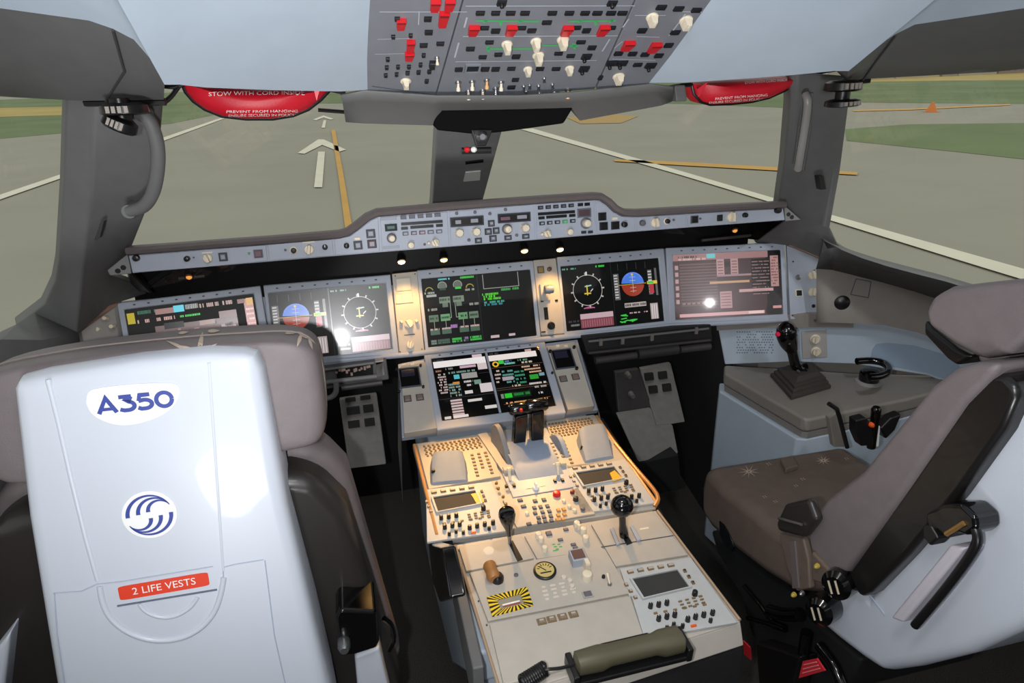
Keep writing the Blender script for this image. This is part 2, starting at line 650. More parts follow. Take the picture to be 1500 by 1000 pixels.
pillar('trim_pillar_left', [[(97, 128, 1.50), (140, 128, 1.47), (222, 128, 1.50), (242, 128, 1.52)], [(97, 150, 1.50), (138, 150, 1.475), (222, 150, 1.50), (240, 150, 1.52)], [(93, 270, 1.57), (134, 270, 1.545), (208, 270, 1.57), (230, 270, 1.585)],
        [(86, 380, 1.66), (124, 380, 1.64), (176, 374, 1.73), (190, 370, 1.76)], [(80, 412, 1.68), (120, 412, 1.66), (152, 406, 1.75), (164, 403, 1.79)], [(64, 446, 1.70), (117, 448, 1.68), (160, 430, 1.82), (200, 416, 1.90)], [(22, 478, 1.71), (112, 492, 1.70), (160, 448, 1.88), (216, 430, 1.97)]], (-.03, .07, 0), M_GREY)
pillar('trim_pillar_right', [[(1157, 105, 1.49), (1170, 105, 1.475), (1238, 112, 1.49), (1247, 112, 1.50)], [(1156, 150, 1.51), (1168, 150, 1.495), (1234, 150, 1.51), (1244, 150, 1.52)], [(1148, 240, 1.63), (1160, 240, 1.61), (1222, 250, 1.61), (1231, 250, 1.62)],
        [(1139, 300, 1.76), (1152, 300, 1.745), (1206, 330, 1.69), (1216, 333, 1.69)], [(1132, 326, 1.82), (1150, 335, 1.80), (1205, 356, 1.72), (1228, 358, 1.70)], [(1106, 356, 1.95), (1160, 360, 1.90), (1206, 380, 1.76), (1262, 380, 1.68)]], (.03, .07, 0), M_GREY)
pillar('trim_pillar_centre', [[(643, 150, 1.84), (740, 150, 1.84)], [(640, 188, 1.9), (737, 188, 1.9)], [(633, 300, 2.25), (706, 300, 2.25)], [(628, 340, 2.34), (700, 340, 2.34)]], (0, .06, .02), M_GREY2)

# beams along the top of the side windows
for s, nm in ((-1, 'trim_beam_left'), (1, 'trim_beam_right')):
    lo, hi = BEAMS[s]
    B = [hY(*p) for p in hi]
    lp = [hY(*p) for p in lo]
    # resample the lower edge so that it pairs with the upper one
    n = len(B)
    frac = [0, .10, .20, .30, .42, .70, 1.0]

    def along(P, t):
        k = t * (len(P) - 1)
        i = min(int(k), len(P) - 2)
        return P[i].lerp(P[i + 1], k - i)
    A = [along(lp, f) for f in frac]
    g = G()
    mid = [a.lerp(b, .5) + Vector((-s * .03, -.03, -.004)) * min(1, i * .5) for i, (a, b) in enumerate(zip(A, B))]
    back = [p + Vector((s * .05, .09, .03)) for p in A]
    back2 = [p + Vector((s * .05, .20, .05)) for p in B]
    g.loft([[a, m_, b, c, d] for a, m_, b, c, d in zip(A, mid, B, back2, back)], M_GREY)
    struct(g, nm, smooth=True)
    # joint across the beam and the black gasket under it
    g = G()
    i = 3
    g.tube([A[i] + Vector((0, -.002, -.001)), mid[i] + Vector((0, -.002, -.001)), B[i] + Vector((0, -.001, -.002))], .0022, mat('joint_dark', (58, 57, 58), .7), 6)
    struct(g, nm.replace('beam', 'beam_joint'))
    g = G()
    g.tube([p + Vector((0, .012, -.004)) for p in A[:5]], .007, M_BLACK, 6)
    struct(g, nm.replace('beam', 'gasket'))

# window sills / side lining below the side windows
NW = Vector((1, .643, 0)).normalized()


def hW(x, y, s=1, off=0.0): return hit(x, y, (s * (.97 + off), 1.70, 1.2), (s * NW.x, NW.y, 0))


BWn = Vector((.28, .56, 0)).normalized()                   # the slanting side wall behind the right side console


def hB(x, y, off=0.0): return hit(x, y, Vector((.87, 1.94, .68)) - BWn * off, BWn)


top = [hW(*p) for p in ((1206, 352), (1232, 366), (1262, 378), (1300, 390), (1345, 402), (1388, 413), (1480, 440))]
mid = [hit(x, y, Vector((.87, 1.94, .68)) - BWn * .06, BWn) for x, y in ((1196, 392), (1222, 394), (1255, 402), (1296, 412), (1342, 425), (1388, 440), (1480, 470))]
low = [hB(x, y, .07) for x, y in ((1196, 470), (1215, 470), (1250, 471), (1296, 474), (1342, 484), (1388, 500), (1480, 540))]
low2 = [p + BWn * .06 + Vector((0, 0, -.012)) for p in low]
g = G()
g.loft([[p + BWn * .10 + Vector((0, 0, -.01)) for p in top], top, mid], M_GREY, caps=False, closed=False)
struct(g, 'trim_sill_right', smooth=True, solid=.006)
g = G()
g.loft([mid, low, low2], M_TAUPE, caps=False, closed=False)
struct(g, 'trim_lining_right', smooth=True, solid=.006)
g = G()
g.prism([hB(x, y, .03) for x, y in ((1050, 462), (1200, 460), (1250, 468), (1250, 480), (1200, 479), (1120, 480), (1050, 484))], BWn * .02, M_TAUPE)
struct(g, 'trim_lip_right')
topl = [Vector((-p.x, p.y, p.z)) for p in top]
g = G()
ml = [hY(x, y, Y) for x, y, Y in ((112, 488, 1.70), (60, 500, 1.60), (0, 500, 1.5), (-200, 560, 1.2))]
tl = [hY(x, y, Y) for x, y, Y in ((50, 462, 1.70), (24, 478, 1.66), (0, 490, 1.62), (-200, 540, 1.3))]
bl = [p + Vector((-.02, 0, -.35)) for p in ml]
g.loft([tl, ml, bl], M_GREY, caps=False, closed=False)
struct(g, 'trim_sill_left', smooth=True, solid=.006)

# window panes
for i, pts in enumerate(([(-.98, 1.78, 1.10), (-1.62, .75, 1.06), (-1.45, .70, 1.66), (-.86, 1.56, 1.66)],
                         [(-.92, 1.80, 1.15), (-.03, 2.36, 1.15), (-.03, 1.93, 1.62), (-.74, 1.58, 1.66)],
                         [(.03, 2.36, 1.15), (.92, 1.80, 1.15), (.74, 1.58, 1.66), (.03, 1.93, 1.62)],
                         [(.98, 1.78, 1.10), (1.62, .75, 1.06), (1.45, .70, 1.66), (.86, 1.56, 1.66)])):
    g = G()
    g.quad(pts, M_GLASS)
    struct(g, 'window_%d' % (i + 1))

# ------------------------------------------------------------------ kit for control panels
_MC = {}


class Kit:
    """puts buttons, knobs, windows on a panel plane as parts of one panel thing"""

    def __init__(s, plane, root, base=0.0, origin=None):
        s.P, s.root, s.base = plane, root, base
        s.off = root.matrix_world.inverted() @ plane.M   # plane frame -> thing frame

    def sc(s, px, py):
        a, b, c = s.P.uv(px, py, s.base), s.P.uv(px + 1, py, s.base), s.P.uv(px, py + 1, s.base)
        return abs(b[0] - a[0]), abs(c[1] - a[1])

    def put(s, me, name, u, v, n=None, rot=0.0, parent=None, **kw):
        o = bpy.data.objects.new(name, me)
        COL.objects.link(o)
        o.parent = parent or s.root
        M = s.off @ T(u, v, s.base if n is None else n)
        if rot:
            M = M @ Matrix.Rotation(rot, 4, 'Z')
        if parent is not None:
            M = T(0, 0, 0) if kw.get('local') else parent.matrix_local.inverted() @ M
        o.matrix_local = M
        return o

    def cached(s, key, fn):
        if key not in _MC:
            me = fn()
            fixn(me)
            _MC[key] = me
        return _MC[key]

    def btn(s, px, py, w, h, m, name='button', d=.006, legend=None, rim=None, guard=None):
        """w, h in pixels of the photograph at that place"""
        sx, sy = s.sc(px, py)
        u, v = s.P.uv(px, py, s.base)
        return s.btn_uv(u, v, round(w * sx, 3), round(h * sy, 3), m, name, d, legend, rim)

    def btn_uv(s, u, v, w, h, m, name='button', d=.006, legend=None, rim=None, taper=.0008):
        w, h = max(w, .0025), max(h, .0025)

        def mk():
            g = G()
            c = min(w, h) * .12
            if rim is not None:
                r = .0022
                g.box((0, 0, d * .25), (w + 2 * r, h + 2 * r, d * .5), rim)
            z0, z1 = 0.0, d
            a = [(-w / 2, -h / 2, z0), (w / 2, -h / 2, z0), (w / 2, h / 2, z0), (-w / 2, h / 2, z0)]
            b = [(x * (1 - 2 * taper / w if w else 1), y, d * .8) for x, y, _ in a]
            e = [(x * (1 - 2 * c / w), y * (1 - 2 * c / h), d) for x, y, _ in a]
            g.loft([a, b, e], m)
            if legend is not None:
                for k in legend:
                    x0, y0, x1, y1, lm = k
                    g.rect(x0 * w, y0 * h, x1 * w, y1 * h, d + .0003, lm)
            return g.mesh(name)
        return s.put(s.cached(('b', name, round(w, 3), round(h, 3), m.name, d, str(legend and [(q[:4], q[4].name) for q in legend]), rim and rim.name), mk), name, u, v)

    def knob(s, px, py, r, m, name='knob', d=.016, skirt=None, pointer=None, rot=0.0, flute=0):
        sx, sy = s.sc(px, py)
        u, v = s.P.uv(px, py, s.base + d * .5)
        return s.knob_uv(u, v, round(r * sx, 3), m, name, d, skirt, pointer, rot, flute)

    def knob_uv(s, u, v, r, m, name='knob', d=.016, skirt=None, pointer=None, rot=0.0, flute=0):
        def mk():
            g = G()
            if skirt is not None:
                g.lathe([(0, r * 1.35), (.18, r * 1.35), (.26, r * 1.15)], (0, 0, 0), (0, 0, d), skirt, 18)
            if flute:
                n = flute * 4
                rings = []
                for t, k in ((0, 1.0), (.85, .92), (1.0, .78)):
                    rings.append([(r * k * (1 + .07 * math.cos(flute * 2 * math.pi * i / n)) * math.cos(2 * math.pi * i / n),
                                   r * k * (1 + .07 * math.cos(flute * 2 * math.pi * i / n)) * math.sin(2 * math.pi * i / n), d * t) for i in range(n)])
                g.loft(rings, m)
            else:
                g.lathe([(0, r), (.8, r * .92), (.95, r * .84), (1, r * .7)], (0, 0, 0), (0, 0, d), m, 18)
            if pointer is not None:
                g.box((0, r * .45, d + .0003), (r * .22, r * .8, .001), pointer)
            return g.mesh(name)
        o = s.put(s.cached(('k', name, round(r, 3), m.name, d, skirt and skirt.name, pointer and pointer.name, flute), mk), name, u, v, rot=rot)
        smooth_mesh(o.data)
        return o

    def rotary(s, px, py, r, m, rot=0.0, d=.02, name='rotary_selector'):
        """round base with a raised pointer bar"""
        sx, sy = s.sc(px, py)
        u, v = s.P.uv(px, py, s.base + d * .4)
        R = round(r * sx, 3)

        def mk():
            g = G()
            g.lathe([(0, R), (.3, R), (.4, R * .85)], (0, 0, 0), (0, 0, d), m, 20)
            g.loft([[(-R * .38, -R * .9, d * .35), (R * .38, -R * .9, d * .35), (R * .38, R * 1.05, d * .35), (-R * .38, R * 1.05, d * .35)],
                    [(-R * .3, -R * .8, d), (R * .3, -R * .8, d), (R * .2, R * .95, d), (-R * .2, R * .95, d)]], m)
            return g.mesh(name)
        o = s.put(s.cached(('r', name, R, m.name, d), mk), name, u, v, rot=rot)
        return o

    def toggle(s, px, py, L, m, name='toggle_switch', tilt=0.0, r=2.2, base=None):
        sx, sy = s.sc(px, py)
        u, v = s.P.uv(px, py, s.base)
        R = round(r * sx, 4)
        ln = round(L * sx, 3)

        def mk():
            g = G()
            g.lathe([(0, R * 1.6), (.5, R * 1.6), (1, R * 1.1)], (0, 0, 0), (0, 0, .004), base or M_STEEL, 12)
            g.lathe([(0, R * .6), (.45, R * .7), (.6, R), (.95, R * 1.05), (1, R * .6)], (0, 0, .003), (0, math.sin(tilt) * ln, .003 + math.cos(tilt) * ln), m, 12)
            return g.mesh(name)
        o = s.put(s.cached(('t', name, R, ln, m.name, tilt), mk), name, u, v)
        smooth_mesh(o.data)
        return o

    def window(s, px, py, w, h, m, name='display_window', content=None, rim=None):
        sx, sy = s.sc(px, py)
        u, v = s.P.uv(px, py, s.base)
        W_, H_ = w * sx, h * sy
        g = G()
        g.box((0, 0, .001), (W_, H_, .003), m)
        if rim is not None:
            b = .0035
            for cx, cy, ww, hh in ((0, H_ / 2 + b / 2, W_ + 2 * b, b), (0, -H_ / 2 - b / 2, W_ + 2 * b, b), (W_ / 2 + b / 2, 0, b, H_), (-W_ / 2 - b / 2, 0, b, H_)):
                g.box((cx, cy, .0015), (ww, hh, .005), rim)
        if content:
            for x0, y0, x1, y1, cm in content:
                g.rect((x0 - .5) * W_, (y0 - .5) * H_, (x1 - .5) * W_, (y1 - .5) * H_, .0029, cm)
        o = s.put(g.mesh(name), name, u, v)
        return o


def smooth_mesh(me):
    me.polygons.foreach_set('use_smooth', [True] * len(me.polygons))
    me.set_sharp_from_angle(angle=math.radians(40))


def plate(P, root, px, name, m, th=.012, n1=0.0, bevel=.002, uv=None):
    """flat faceplate following a pixel outline on the plane, th thick behind n1"""
    g = G()
    pts = uv or [P.uv(*p, lift=n1) for p in px]
    g.poly(pts, n1 - th, n1, m)
    o = g.build(name, root, bevel=bevel)
    o.matrix_local = root.matrix_world.inverted() @ P.M
    return o


def flat(P, root, g, name, **kw):
    """link geometry given in the plane's own coordinates as a part of root"""
    o = g.build(name, root, **kw)
    o.matrix_local = root.matrix_world.inverted() @ P.M
    return o


def rel(root, g, name, parent=None, **kw):
    """geometry given in world coordinates, linked as a part of root"""
    p = parent or root
    o = g.build(name, p, **kw)
    o.matrix_local = p.matrix_world.inverted()
    return o


def wempty(name, loc, *a, **k):
    return empty(name, T(*loc), *a, **k)


def upd():
    bpy.context.view_layer.update()


from mathutils.bvhtree import BVHTree


def surf(o):
    """where a line of sight meets the finished surface of an object (modifiers included)"""
    upd()
    dg = bpy.context.evaluated_depsgraph_get()
    e = o.evaluated_get(dg)
    me = e.to_mesh()
    M = o.matrix_world
    bv = BVHTree.FromPolygons([M @ v.co for v in me.vertices], [tuple(p.vertices) for p in me.polygons])
    e.to_mesh_clear()

    def f(x, y, lift=.0015):
        d = ray(x, y)
        p, n, i, t = bv.ray_cast(CAM, d)
        if p is None:
            return None
        if n.dot(d) > 0:
            n = -n
        return p + n * lift
    return f


# ------------------------------------------------------------------ main instrument panel and its displays
c20, s20 = math.cos(math.radians(20.3)), math.sin(math.radians(20.3))
MP = Plane((0, 1.93, 1.0), (1, 0, 0), (0, -c20, s20))
CANT = math.radians(8)


def canted(sgn, hinge_px):
    o = hit(*hinge_px, MP.o, MP.n)
    R = Matrix.Rotation(-sgn * CANT, 3, 'Z')
    return Plane(o, R @ Vector((1, 0, 0)), R @ MP.n)


OL = canted(-1, (388, 470))
OR = canted(1, (978, 430))
LP = Plane((0, 1.76, .8115), (1, 0, 0), (0, -math.cos(math.radians(57.5)), math.sin(math.radians(57.5))))

ip = wempty('instrument_panel', (0, 1.95, .8), 'blue grey main instrument panel carrying the row of five displays under the glareshield', 'panel')
upd()
plate(MP, ip, [(386, 424), (815, 378), (974, 364), (985, 478), (832, 494), (600, 522), (396, 545)], 'faceplate', M_PANEL, .02, -.033)
plate(OL, ip, [(172, 442), (388, 421), (397, 542), (182, 560)], 'faceplate', M_PANEL, .02, -.033)
plate(OR, ip, [(974, 368), (1149, 352), (1156, 466), (984, 477)], 'faceplate', M_PANEL, .02, -.033)
# rolled lower edge of the panel
g = G()
a = [MP.w(*MP.uv(x, y), -.004) for x, y in ((392, 535), (600, 517), (832, 491), (984, 474))]
b = [OR.w(*OR.uv(x, y), -.004) for x, y in ((1060, 471), (1154, 466))]
g.tube([p + Vector((0, 0, -.004)) for p in a + b], .009, M_PANEL, 10)
rel(ip, g, 'lower_edge', smooth=True)

GLW = {}


def gl(rgb, k=1.0):
    key = 'lit_%d_%d_%d' % rgb
    if k != 1.0:
        key += '_%g' % k
    return glow(key, rgb, k)


WHT, GRN, CYN, MAG, YEL, BLU, BRN, PNK = (gl((205, 200, 196)), gl((60, 190, 70)), gl((80, 190, 200)), gl((190, 90, 150)), gl((215, 185, 60)), gl((70, 120, 215)), gl((150, 52, 30)), gl((205, 165, 165)))
DKG, DIM, LGR, ROSE = gl((34, 60, 48)), gl((60, 60, 64)), gl((120, 128, 118)), gl((150, 70, 90))


class Scr:
    """drawing surface in 0..1 screen coordinates from the top left, as raised lit shapes in one mesh"""

    def __init__(s, w, h):
        s.w, s.h, s.g = w, h, G()
        s.n = .0006

    def X(s, x): return (x - .5) * s.w
    def Y(s, y): return (.5 - y) * s.h

    def r(s, x0, y0, x1, y1, m, n=0):
        s.g.rect(s.X(x0), s.Y(y1), s.X(x1), s.Y(y0), s.n + n * .0002, m)

    def line(s, pts, t, m, n=1):
        for (x0, y0), (x1, y1) in zip(pts[:-1], pts[1:]):
            a, b = Vector((s.X(x0), s.Y(y0))), Vector((s.X(x1), s.Y(y1)))
            d = (b - a).normalized() * t * s.h / 2
            p = Vector((-d.y, d.x))
            s.g.add([(*(q), s.n + n * .0002) for q in (a - p - d, b - p + d, b + p + d, a + p - d)], [(0, 1, 2, 3)], m)

    def ring(s, x, y, r, t, m, a0=0, a1=360, n=1, k=36):
        pts = []
        for i in range(k + 1):
            a = math.radians(a0 + (a1 - a0) * i / k)
            pts.append((x + r * math.cos(a) * s.h / s.w, y - r * math.sin(a)))
        s.line(pts, t, m, n)

    def disc(s, x, y, r, m, a0=0, a1=360, n=0, k=30):
        pts = [(s.X(x) + r * s.h * math.cos(math.radians(a0 + (a1 - a0) * i / k)), s.Y(y) + r * s.h * math.sin(math.radians(a0 + (a1 - a0) * i / k)), s.n + n * .0002) for i in range(k)]
        s.g.quad(pts, m)

    def words(s, x0, y, x1, h, m, seed=0, n=1):
        """a row of tiny unreadable characters, drawn as blocks"""
        rnd = random.Random(seed)
        x = x0
        while x < x1:
            w = rnd.choice((.006, .008, .010, .013))
            if rnd.random() > .22:
                s.r(x, y - h / 2, min(x + w, x1), y + h / 2, m, n)
            x += w + .003

    def text(s, t, x, y, h, m, align='C', n=1):
        text_into(s.g, t, s.X(x), s.Y(y), s.n + n * .0002, h * s.h, m, align=align)


def page_pfd(s, x0, x1):
    w = x1 - x0
    X = lambda x: x0 + w * x
    s.disc(X(.42), .37, .188, BLU, 0, 180)
    s.disc(X(.42), .372, .188, BRN, 180, 360)
    s.line([(X(.10), .372), (X(.70), .372)], .006, YEL, 2)
    for k in (-2, -1, 1, 2):
        s.line([(X(.36), .37 + k * .055), (X(.48), .37 + k * .055)], .005, WHT, 2)
    s.line([(X(.42), .23), (X(.42), .5)], .005, WHT, 2)
    s.r(X(.40), .205, X(.44), .235, YEL, 2)
    s.r(X(.03), .19, X(.14), .60, gl((92, 92, 94)))
    for k in range(9):
        s.r(X(.04), .21 + k * .043, X(.11), .225 + k * .043, WHT, 2)
    s.r(X(.745), .17, X(.83), .56, gl((88, 88, 90)))
    for k in range(8):
        s.r(X(.75), .19 + k * .046, X(.82), .205 + k * .046, WHT, 2)
    s.r(X(.755), .40, X(.85), .54, gl((170, 40, 50)), 3)
    s.r(X(.72), .345, X(.93), .395, YEL, 3)
    s.r(X(.735), .352, X(.85), .388, GRN, 4)
    s.r(X(.89), .15, X(.935), .58, gl((84, 84, 86)))
    for k in range(4):
        s.line([(X(.14 + k * .19), .04), (X(.14 + k * .19), .14)], .006, DIM, 1)
    for k in range(15):
        a = math.radians(30 + 8.5 * k)
        s.line([(X(.42) + .17 * math.cos(a) * s.h / s.w, .37 - .17 * math.sin(a)), (X(.42) + .18 * math.cos(a) * s.h / s.w, .37 - .18 * math.sin(a))], .004, WHT, 1)
    s.r(X(.21), .66, X(.66), .73, gl((170, 160, 155)), 1)
    s.words(X(.22), .695, X(.65), .035, gl((70, 66, 66)), 3, 3)
    s.words(X(.30), .82, X(.68), .02, PNK, 5)
    s.r(X(.74), .70, X(.90), .95, gl((165, 150, 150)))
    for k in range(3):
        s.r(X(.77 + k * .045), .72, X(.785 + k * .045), .94, gl((210, 205, 205)), 2)
    for k in range(9):
        rnd = random.Random(k)
        a, b = rnd.uniform(.05, .35), rnd.uniform(.83, .96)
        s.line([(X(a), b), (X(a + .1), b + rnd.uniform(-.03, .03))], .016, GRN, 1)


def page_nd(s, x0, x1):
    w = x1 - x0
    X = lambda x: x0 + w * x
    cx, cy, r = X(.50), .40, .235
    s.ring(cx, cy, r, .008, gl((190, 186, 180)), k=60)
    for k in range(12):
        a = math.radians(30 * k + 4)
        p, q = r * 1.02, r * 1.12
        s.line([(cx + p * math.cos(a) * s.h / s.w, cy - p * math.sin(a)), (cx + q * math.cos(a) * s.h / s.w, cy - q * math.sin(a))], .022, gl((180, 172, 165)), 1)
    s.r(cx - .008, cy - r * 1.22, cx + .008, cy - r * .97, WHT, 2)
    s.line([(cx - .02, cy - .06), (cx + .035, cy - .07)], .02, gl((150, 190, 170)), 2)
    s.line([(cx - .005, cy - .07), (cx - .005, cy + .07)], .018, YEL, 2)
    s.line([(cx - .03, cy + .05), (cx + .025, cy + .05)], .02, YEL, 2)
    s.line([(cx + .03, cy + .02), (cx + .05, cy - .01)], .014, WHT, 2)
    s.line([(cx - .05, cy + r * 1.18), (cx, cy + r * 1.10), (cx + .05, cy + r * 1.18)], .016, MAG, 1)
    s.r(cx - .03, cy + r * 1.15, cx + .03, cy + r * 1.22, ROSE, 1)
    s.words(X(.03), .05, X(.30), .025, gl((90, 150, 130)), 11)
    s.words(X(.70), .045, X(.95), .03, GRN, 12)
    s.r(X(.30), .76, X(.97), .98, gl((120, 62, 74)))
    s.r(X(.30), .76, X(.97), .84, gl((190, 160, 168)), 1)
    for k in range(13):
        s.r(X(.33 + k * .048), .86, X(.355 + k * .048), .965, gl((150, 92, 100)), 1)
    s.words(X(.06), .86, X(.27), .03, DIM, 13)
    s.words(X(.10), .92, X(.27), .03, LGR, 14)


def page_engine(s, x0, x1):
    w = x1 - x0
    X = lambda x: x0 + w * x
    gy = gl((150, 158, 142))
    for i, cx in enumerate((.36, .64)):
        s.disc(X(cx), .13, .055, gl((92, 98, 90)))
        s.ring(X(cx), .13, .062, .010, gy, -20, 200)
        s.r(X(cx - .05), .16, X(cx + .06), .19, GRN if i else DKG, 2)
    for cx in (.12, .86):
        s.ring(X(cx), .19, .055, .014, gl((150, 140, 60)), 20, 170)
        s.words(X(cx - .09), .215, X(cx + .10), .03, gy, int(cx * 100))
    s.r(X(.06), .24, X(.24), .275, gl((160, 165, 160)), 1)
    for cx in (.38, .63):
        s.r(X(cx - .10), .29, X(cx + .10), .38, gl((112, 128, 108)), 1)
        s.r(X(cx - .05), .38, X(cx + .05), .44, gl((100, 112, 98)), 1)
        s.words(X(cx - .09), .33, X(cx + .09), .035, gl((40, 60, 44)), int(cx * 90), 3)
    s.line([(X(.47), .38), (X(.47), .60), (X(.38), .60)], .008, gy, 1)
    s.line([(X(.56), .38), (X(.56), .60), (X(.66), .60)], .008, gy, 1)
    for cx, y in ((.14, .46), (.90, .43)):
        s.words(X(cx - .08), y, X(cx + .09), .035, gl((150, 150, 140)), int(cx * 70))
    for i, cx in enumerate((.15, .36, .68, .88)):
        s.r(X(cx - .085), .54, X(cx + .085), .64, (gl((90, 112, 92)), gl((104, 150, 108)), gl((96, 140, 100)), gl((100, 118, 100)))[i], 1)
        s.line([(X(cx), .64), (X(cx), .74)], .007, gy, 1)
        s.r(X(cx - .085), .745, X(cx + .085), .83, gl((70, 96, 78)), 1)
        s.words(X(cx - .08), .75, X(cx + .08), .025, PNK, i + 40, 3)
        s.words(X(cx - .07), .59, X(cx + .07), .03, gl((30, 56, 36)), i + 50, 3)
    s.words(X(.44), .73, X(.56), .05, gl((170, 120, 190)), 60)
    for k, (a, b, m) in enumerate(((.06, .16, LGR), (.18, .40, gl((70, 92, 78))), (.44, .62, GRN), (.65, .74, gl((150, 100, 170))), (.77, .98, GRN))):
        s.r(X(a), .90, X(b), .97, gl((34, 70, 44)) if m is GRN else DKG, 0)
        s.words(X(a), .92, X(b), .03, m, 70 + k, 2)
        s.words(X(a), .955, X(b), .025, m, 80 + k, 2)
    s.words(X(.30), .03, X(.55), .025, gl((90, 190, 190)), 90)
    s.words(X(.70), .03, X(.95), .03, GRN, 91)


def page_warning(s, x0, x1):
    w = x1 - x0
    X = lambda x: x0 + w * x
    ln = gl((150, 145, 145))
    s.line([(X(.10), .02), (X(.10), .225), (X(.76), .225), (X(.76), .02)], .010, ln, 1)
    s.words(X(.42), .26, X(.75), .035, gl((60, 150, 70)), 21)
    for k, (a, b) in enumerate(((.06, .36), (.08, .30), (.08, .40))):
        s.words(X(a), .31 + k * .035, X(b), .032, gl((80, 200, 40)), 22 + k)
    s.words(X(.08), .43, X(.46), .03, gl((60, 160, 140)), 26)
    s.words(X(.08), .465, X(.42), .03, gl((60, 130, 140)), 27)
    s.r(X(.14), .925, X(.30), .965, gl((190, 170, 170)), 1)
    s.r(X(.48), .925, X(.60), .96, gl((190, 170, 170)), 1)


def page_table(s, x0, x1):
    """the washed pink list page on the far right display"""
    base = gl((66, 46, 48))
    s.r(.0, .10, .86, 1.0, base)
    s.r(.86, .30, 1.0, 1.0, gl((26, 22, 24)))
    s.words(.05, .045, .22, .03, gl((40, 34, 36)), 31, 3)
    s.r(.0, .0, .88, .10, gl((150, 112, 112)))
    s.words(.05, .08, .30, .03, gl((206, 172, 160)), 32, 4)
    s.r(.31, .01, .39, .075, gl((95, 190, 195)), 3)
    s.r(.88, .0, 1.0, .06, gl((14, 12, 13)))
    for k in range(6):
        s.r(.015, .17 + k * .105, .045, .235 + k * .105, gl((176, 140, 140)), 2)
    for k in range(15):
        y = .15 + k * .045
        s.r(.06, y, .40, y + .022, gl((104 - k, 74, 74)), 1)
    for k in range(11):
        y = .12 + k * .05
        s.r(.72, y, .90, y + .03, gl((20, 17, 19)), 2)
        s.words(.73, y + .043, .89, .014, gl((150, 120, 118)), 100 + k, 3)
    s.r(.40, .10, .47, .36, gl((176, 140, 140)), 2)
    s.r(.53, .10, .60, .36, gl((172, 136, 136)), 2)
    for k in range(5):
        s.r(.41, .13 + k * .045, .46, .15 + k * .045, gl((128, 88, 90)), 3)
        s.r(.54, .13 + k * .045, .59, .15 + k * .045, gl((128, 88, 90)), 3)
    s.r(.47, .14, .53, .22, gl((40, 30, 32)), 3)
    s.r(.40, .34, .72, .37, gl((150, 122, 128)), 3)
    s.r(.33, .44, .70, .475, gl((186, 146, 112)), 3)
    s.r(.60, .58, .92, .625, gl((190, 150, 150)), 3)
    s.r(.42, .60, .53, .86, gl((170, 128, 130)), 2)
    for k in range(5):
        s.r(.43, .63 + k * .045, .52, .645 + k * .045, gl((120, 86, 88)), 3)
    s.r(.90, .08, .975, .56, gl((172, 132, 128)), 3)
    for k in range(10):
        s.words(.905, .11 + k * .045, .97, .022, gl((110, 74, 74)), 120 + k, 4)
    s.r(.04, .92, .83, .97, gl((206, 158, 160)), 2)
    s.r(.68, .925, .82, .965, gl((225, 196, 192)), 3)
    s.r(.85, .86, .99, .98, gl((20, 16, 18)), 2)
    s.r(.91, .86, .99, .90, gl((200, 140, 140)), 3)
    for k in range(7):
        s.r(.07 + k * .045, .75, .10 + k * .045, .775, gl((140, 104, 104)), 2)


def page_map(s, x0, x1):
    """black page with pinkish table and yellow badge, far left display"""
    s.r(.01, .06, .065, .22, gl((176, 160, 30)), 1)
    s.words(.09, .07, .22, .05, gl((40, 96, 76)), 41)
    s.r(.22, .05, .36, .13, gl((150, 112, 106)), 1)
    s.r(.36, .03, .44, .13, gl((90, 200, 220)), 2)
    s.words(.45, .07, .55, .07, gl((150, 150, 150)), 43)
    s.words(.56, .08, .82, .06, gl((170, 140, 130)), 44)
    s.words(.08, .20, .36, .05, gl((190, 150, 140)), 45)
    s.words(.40, .20, .56, .03, GRN, 46)
    s.r(.20, .30, .84, .98, gl((104, 84, 84)), 0)
    rnd = random.Random(5)
    for k in range(70):
        x, y = rnd.uniform(.21, .80), rnd.uniform(.32, .95)
        s.r(x, y, x + rnd.uniform(.02, .05), y + rnd.uniform(.02, .05), rnd.choice((gl((24, 18, 18)), gl((24, 18, 18)), gl((150, 118, 118)), gl((170, 150, 148)))), 2)
    s.r(.27, .27, .42, .36, gl((10, 9, 10)), 3)
    s.r(.54, .30, .66, .37, gl((150, 124, 118)), 3)
    s.r(.70, .20, .84, .30, gl((120, 92, 92)), 2)
    s.r(.91, .06, .985, .97, gl((172, 116, 112)), 1)
    s.r(.93, .05, .985, .16, gl((200, 150, 60)), 2)
    for k in range(10):
        s.words(.92, .22 + k * .075, .98, .03, gl((222, 190, 184)), 130 + k, 3)
    s.r(.86, .055, .92, .12, gl((110, 64, 62)), 2)


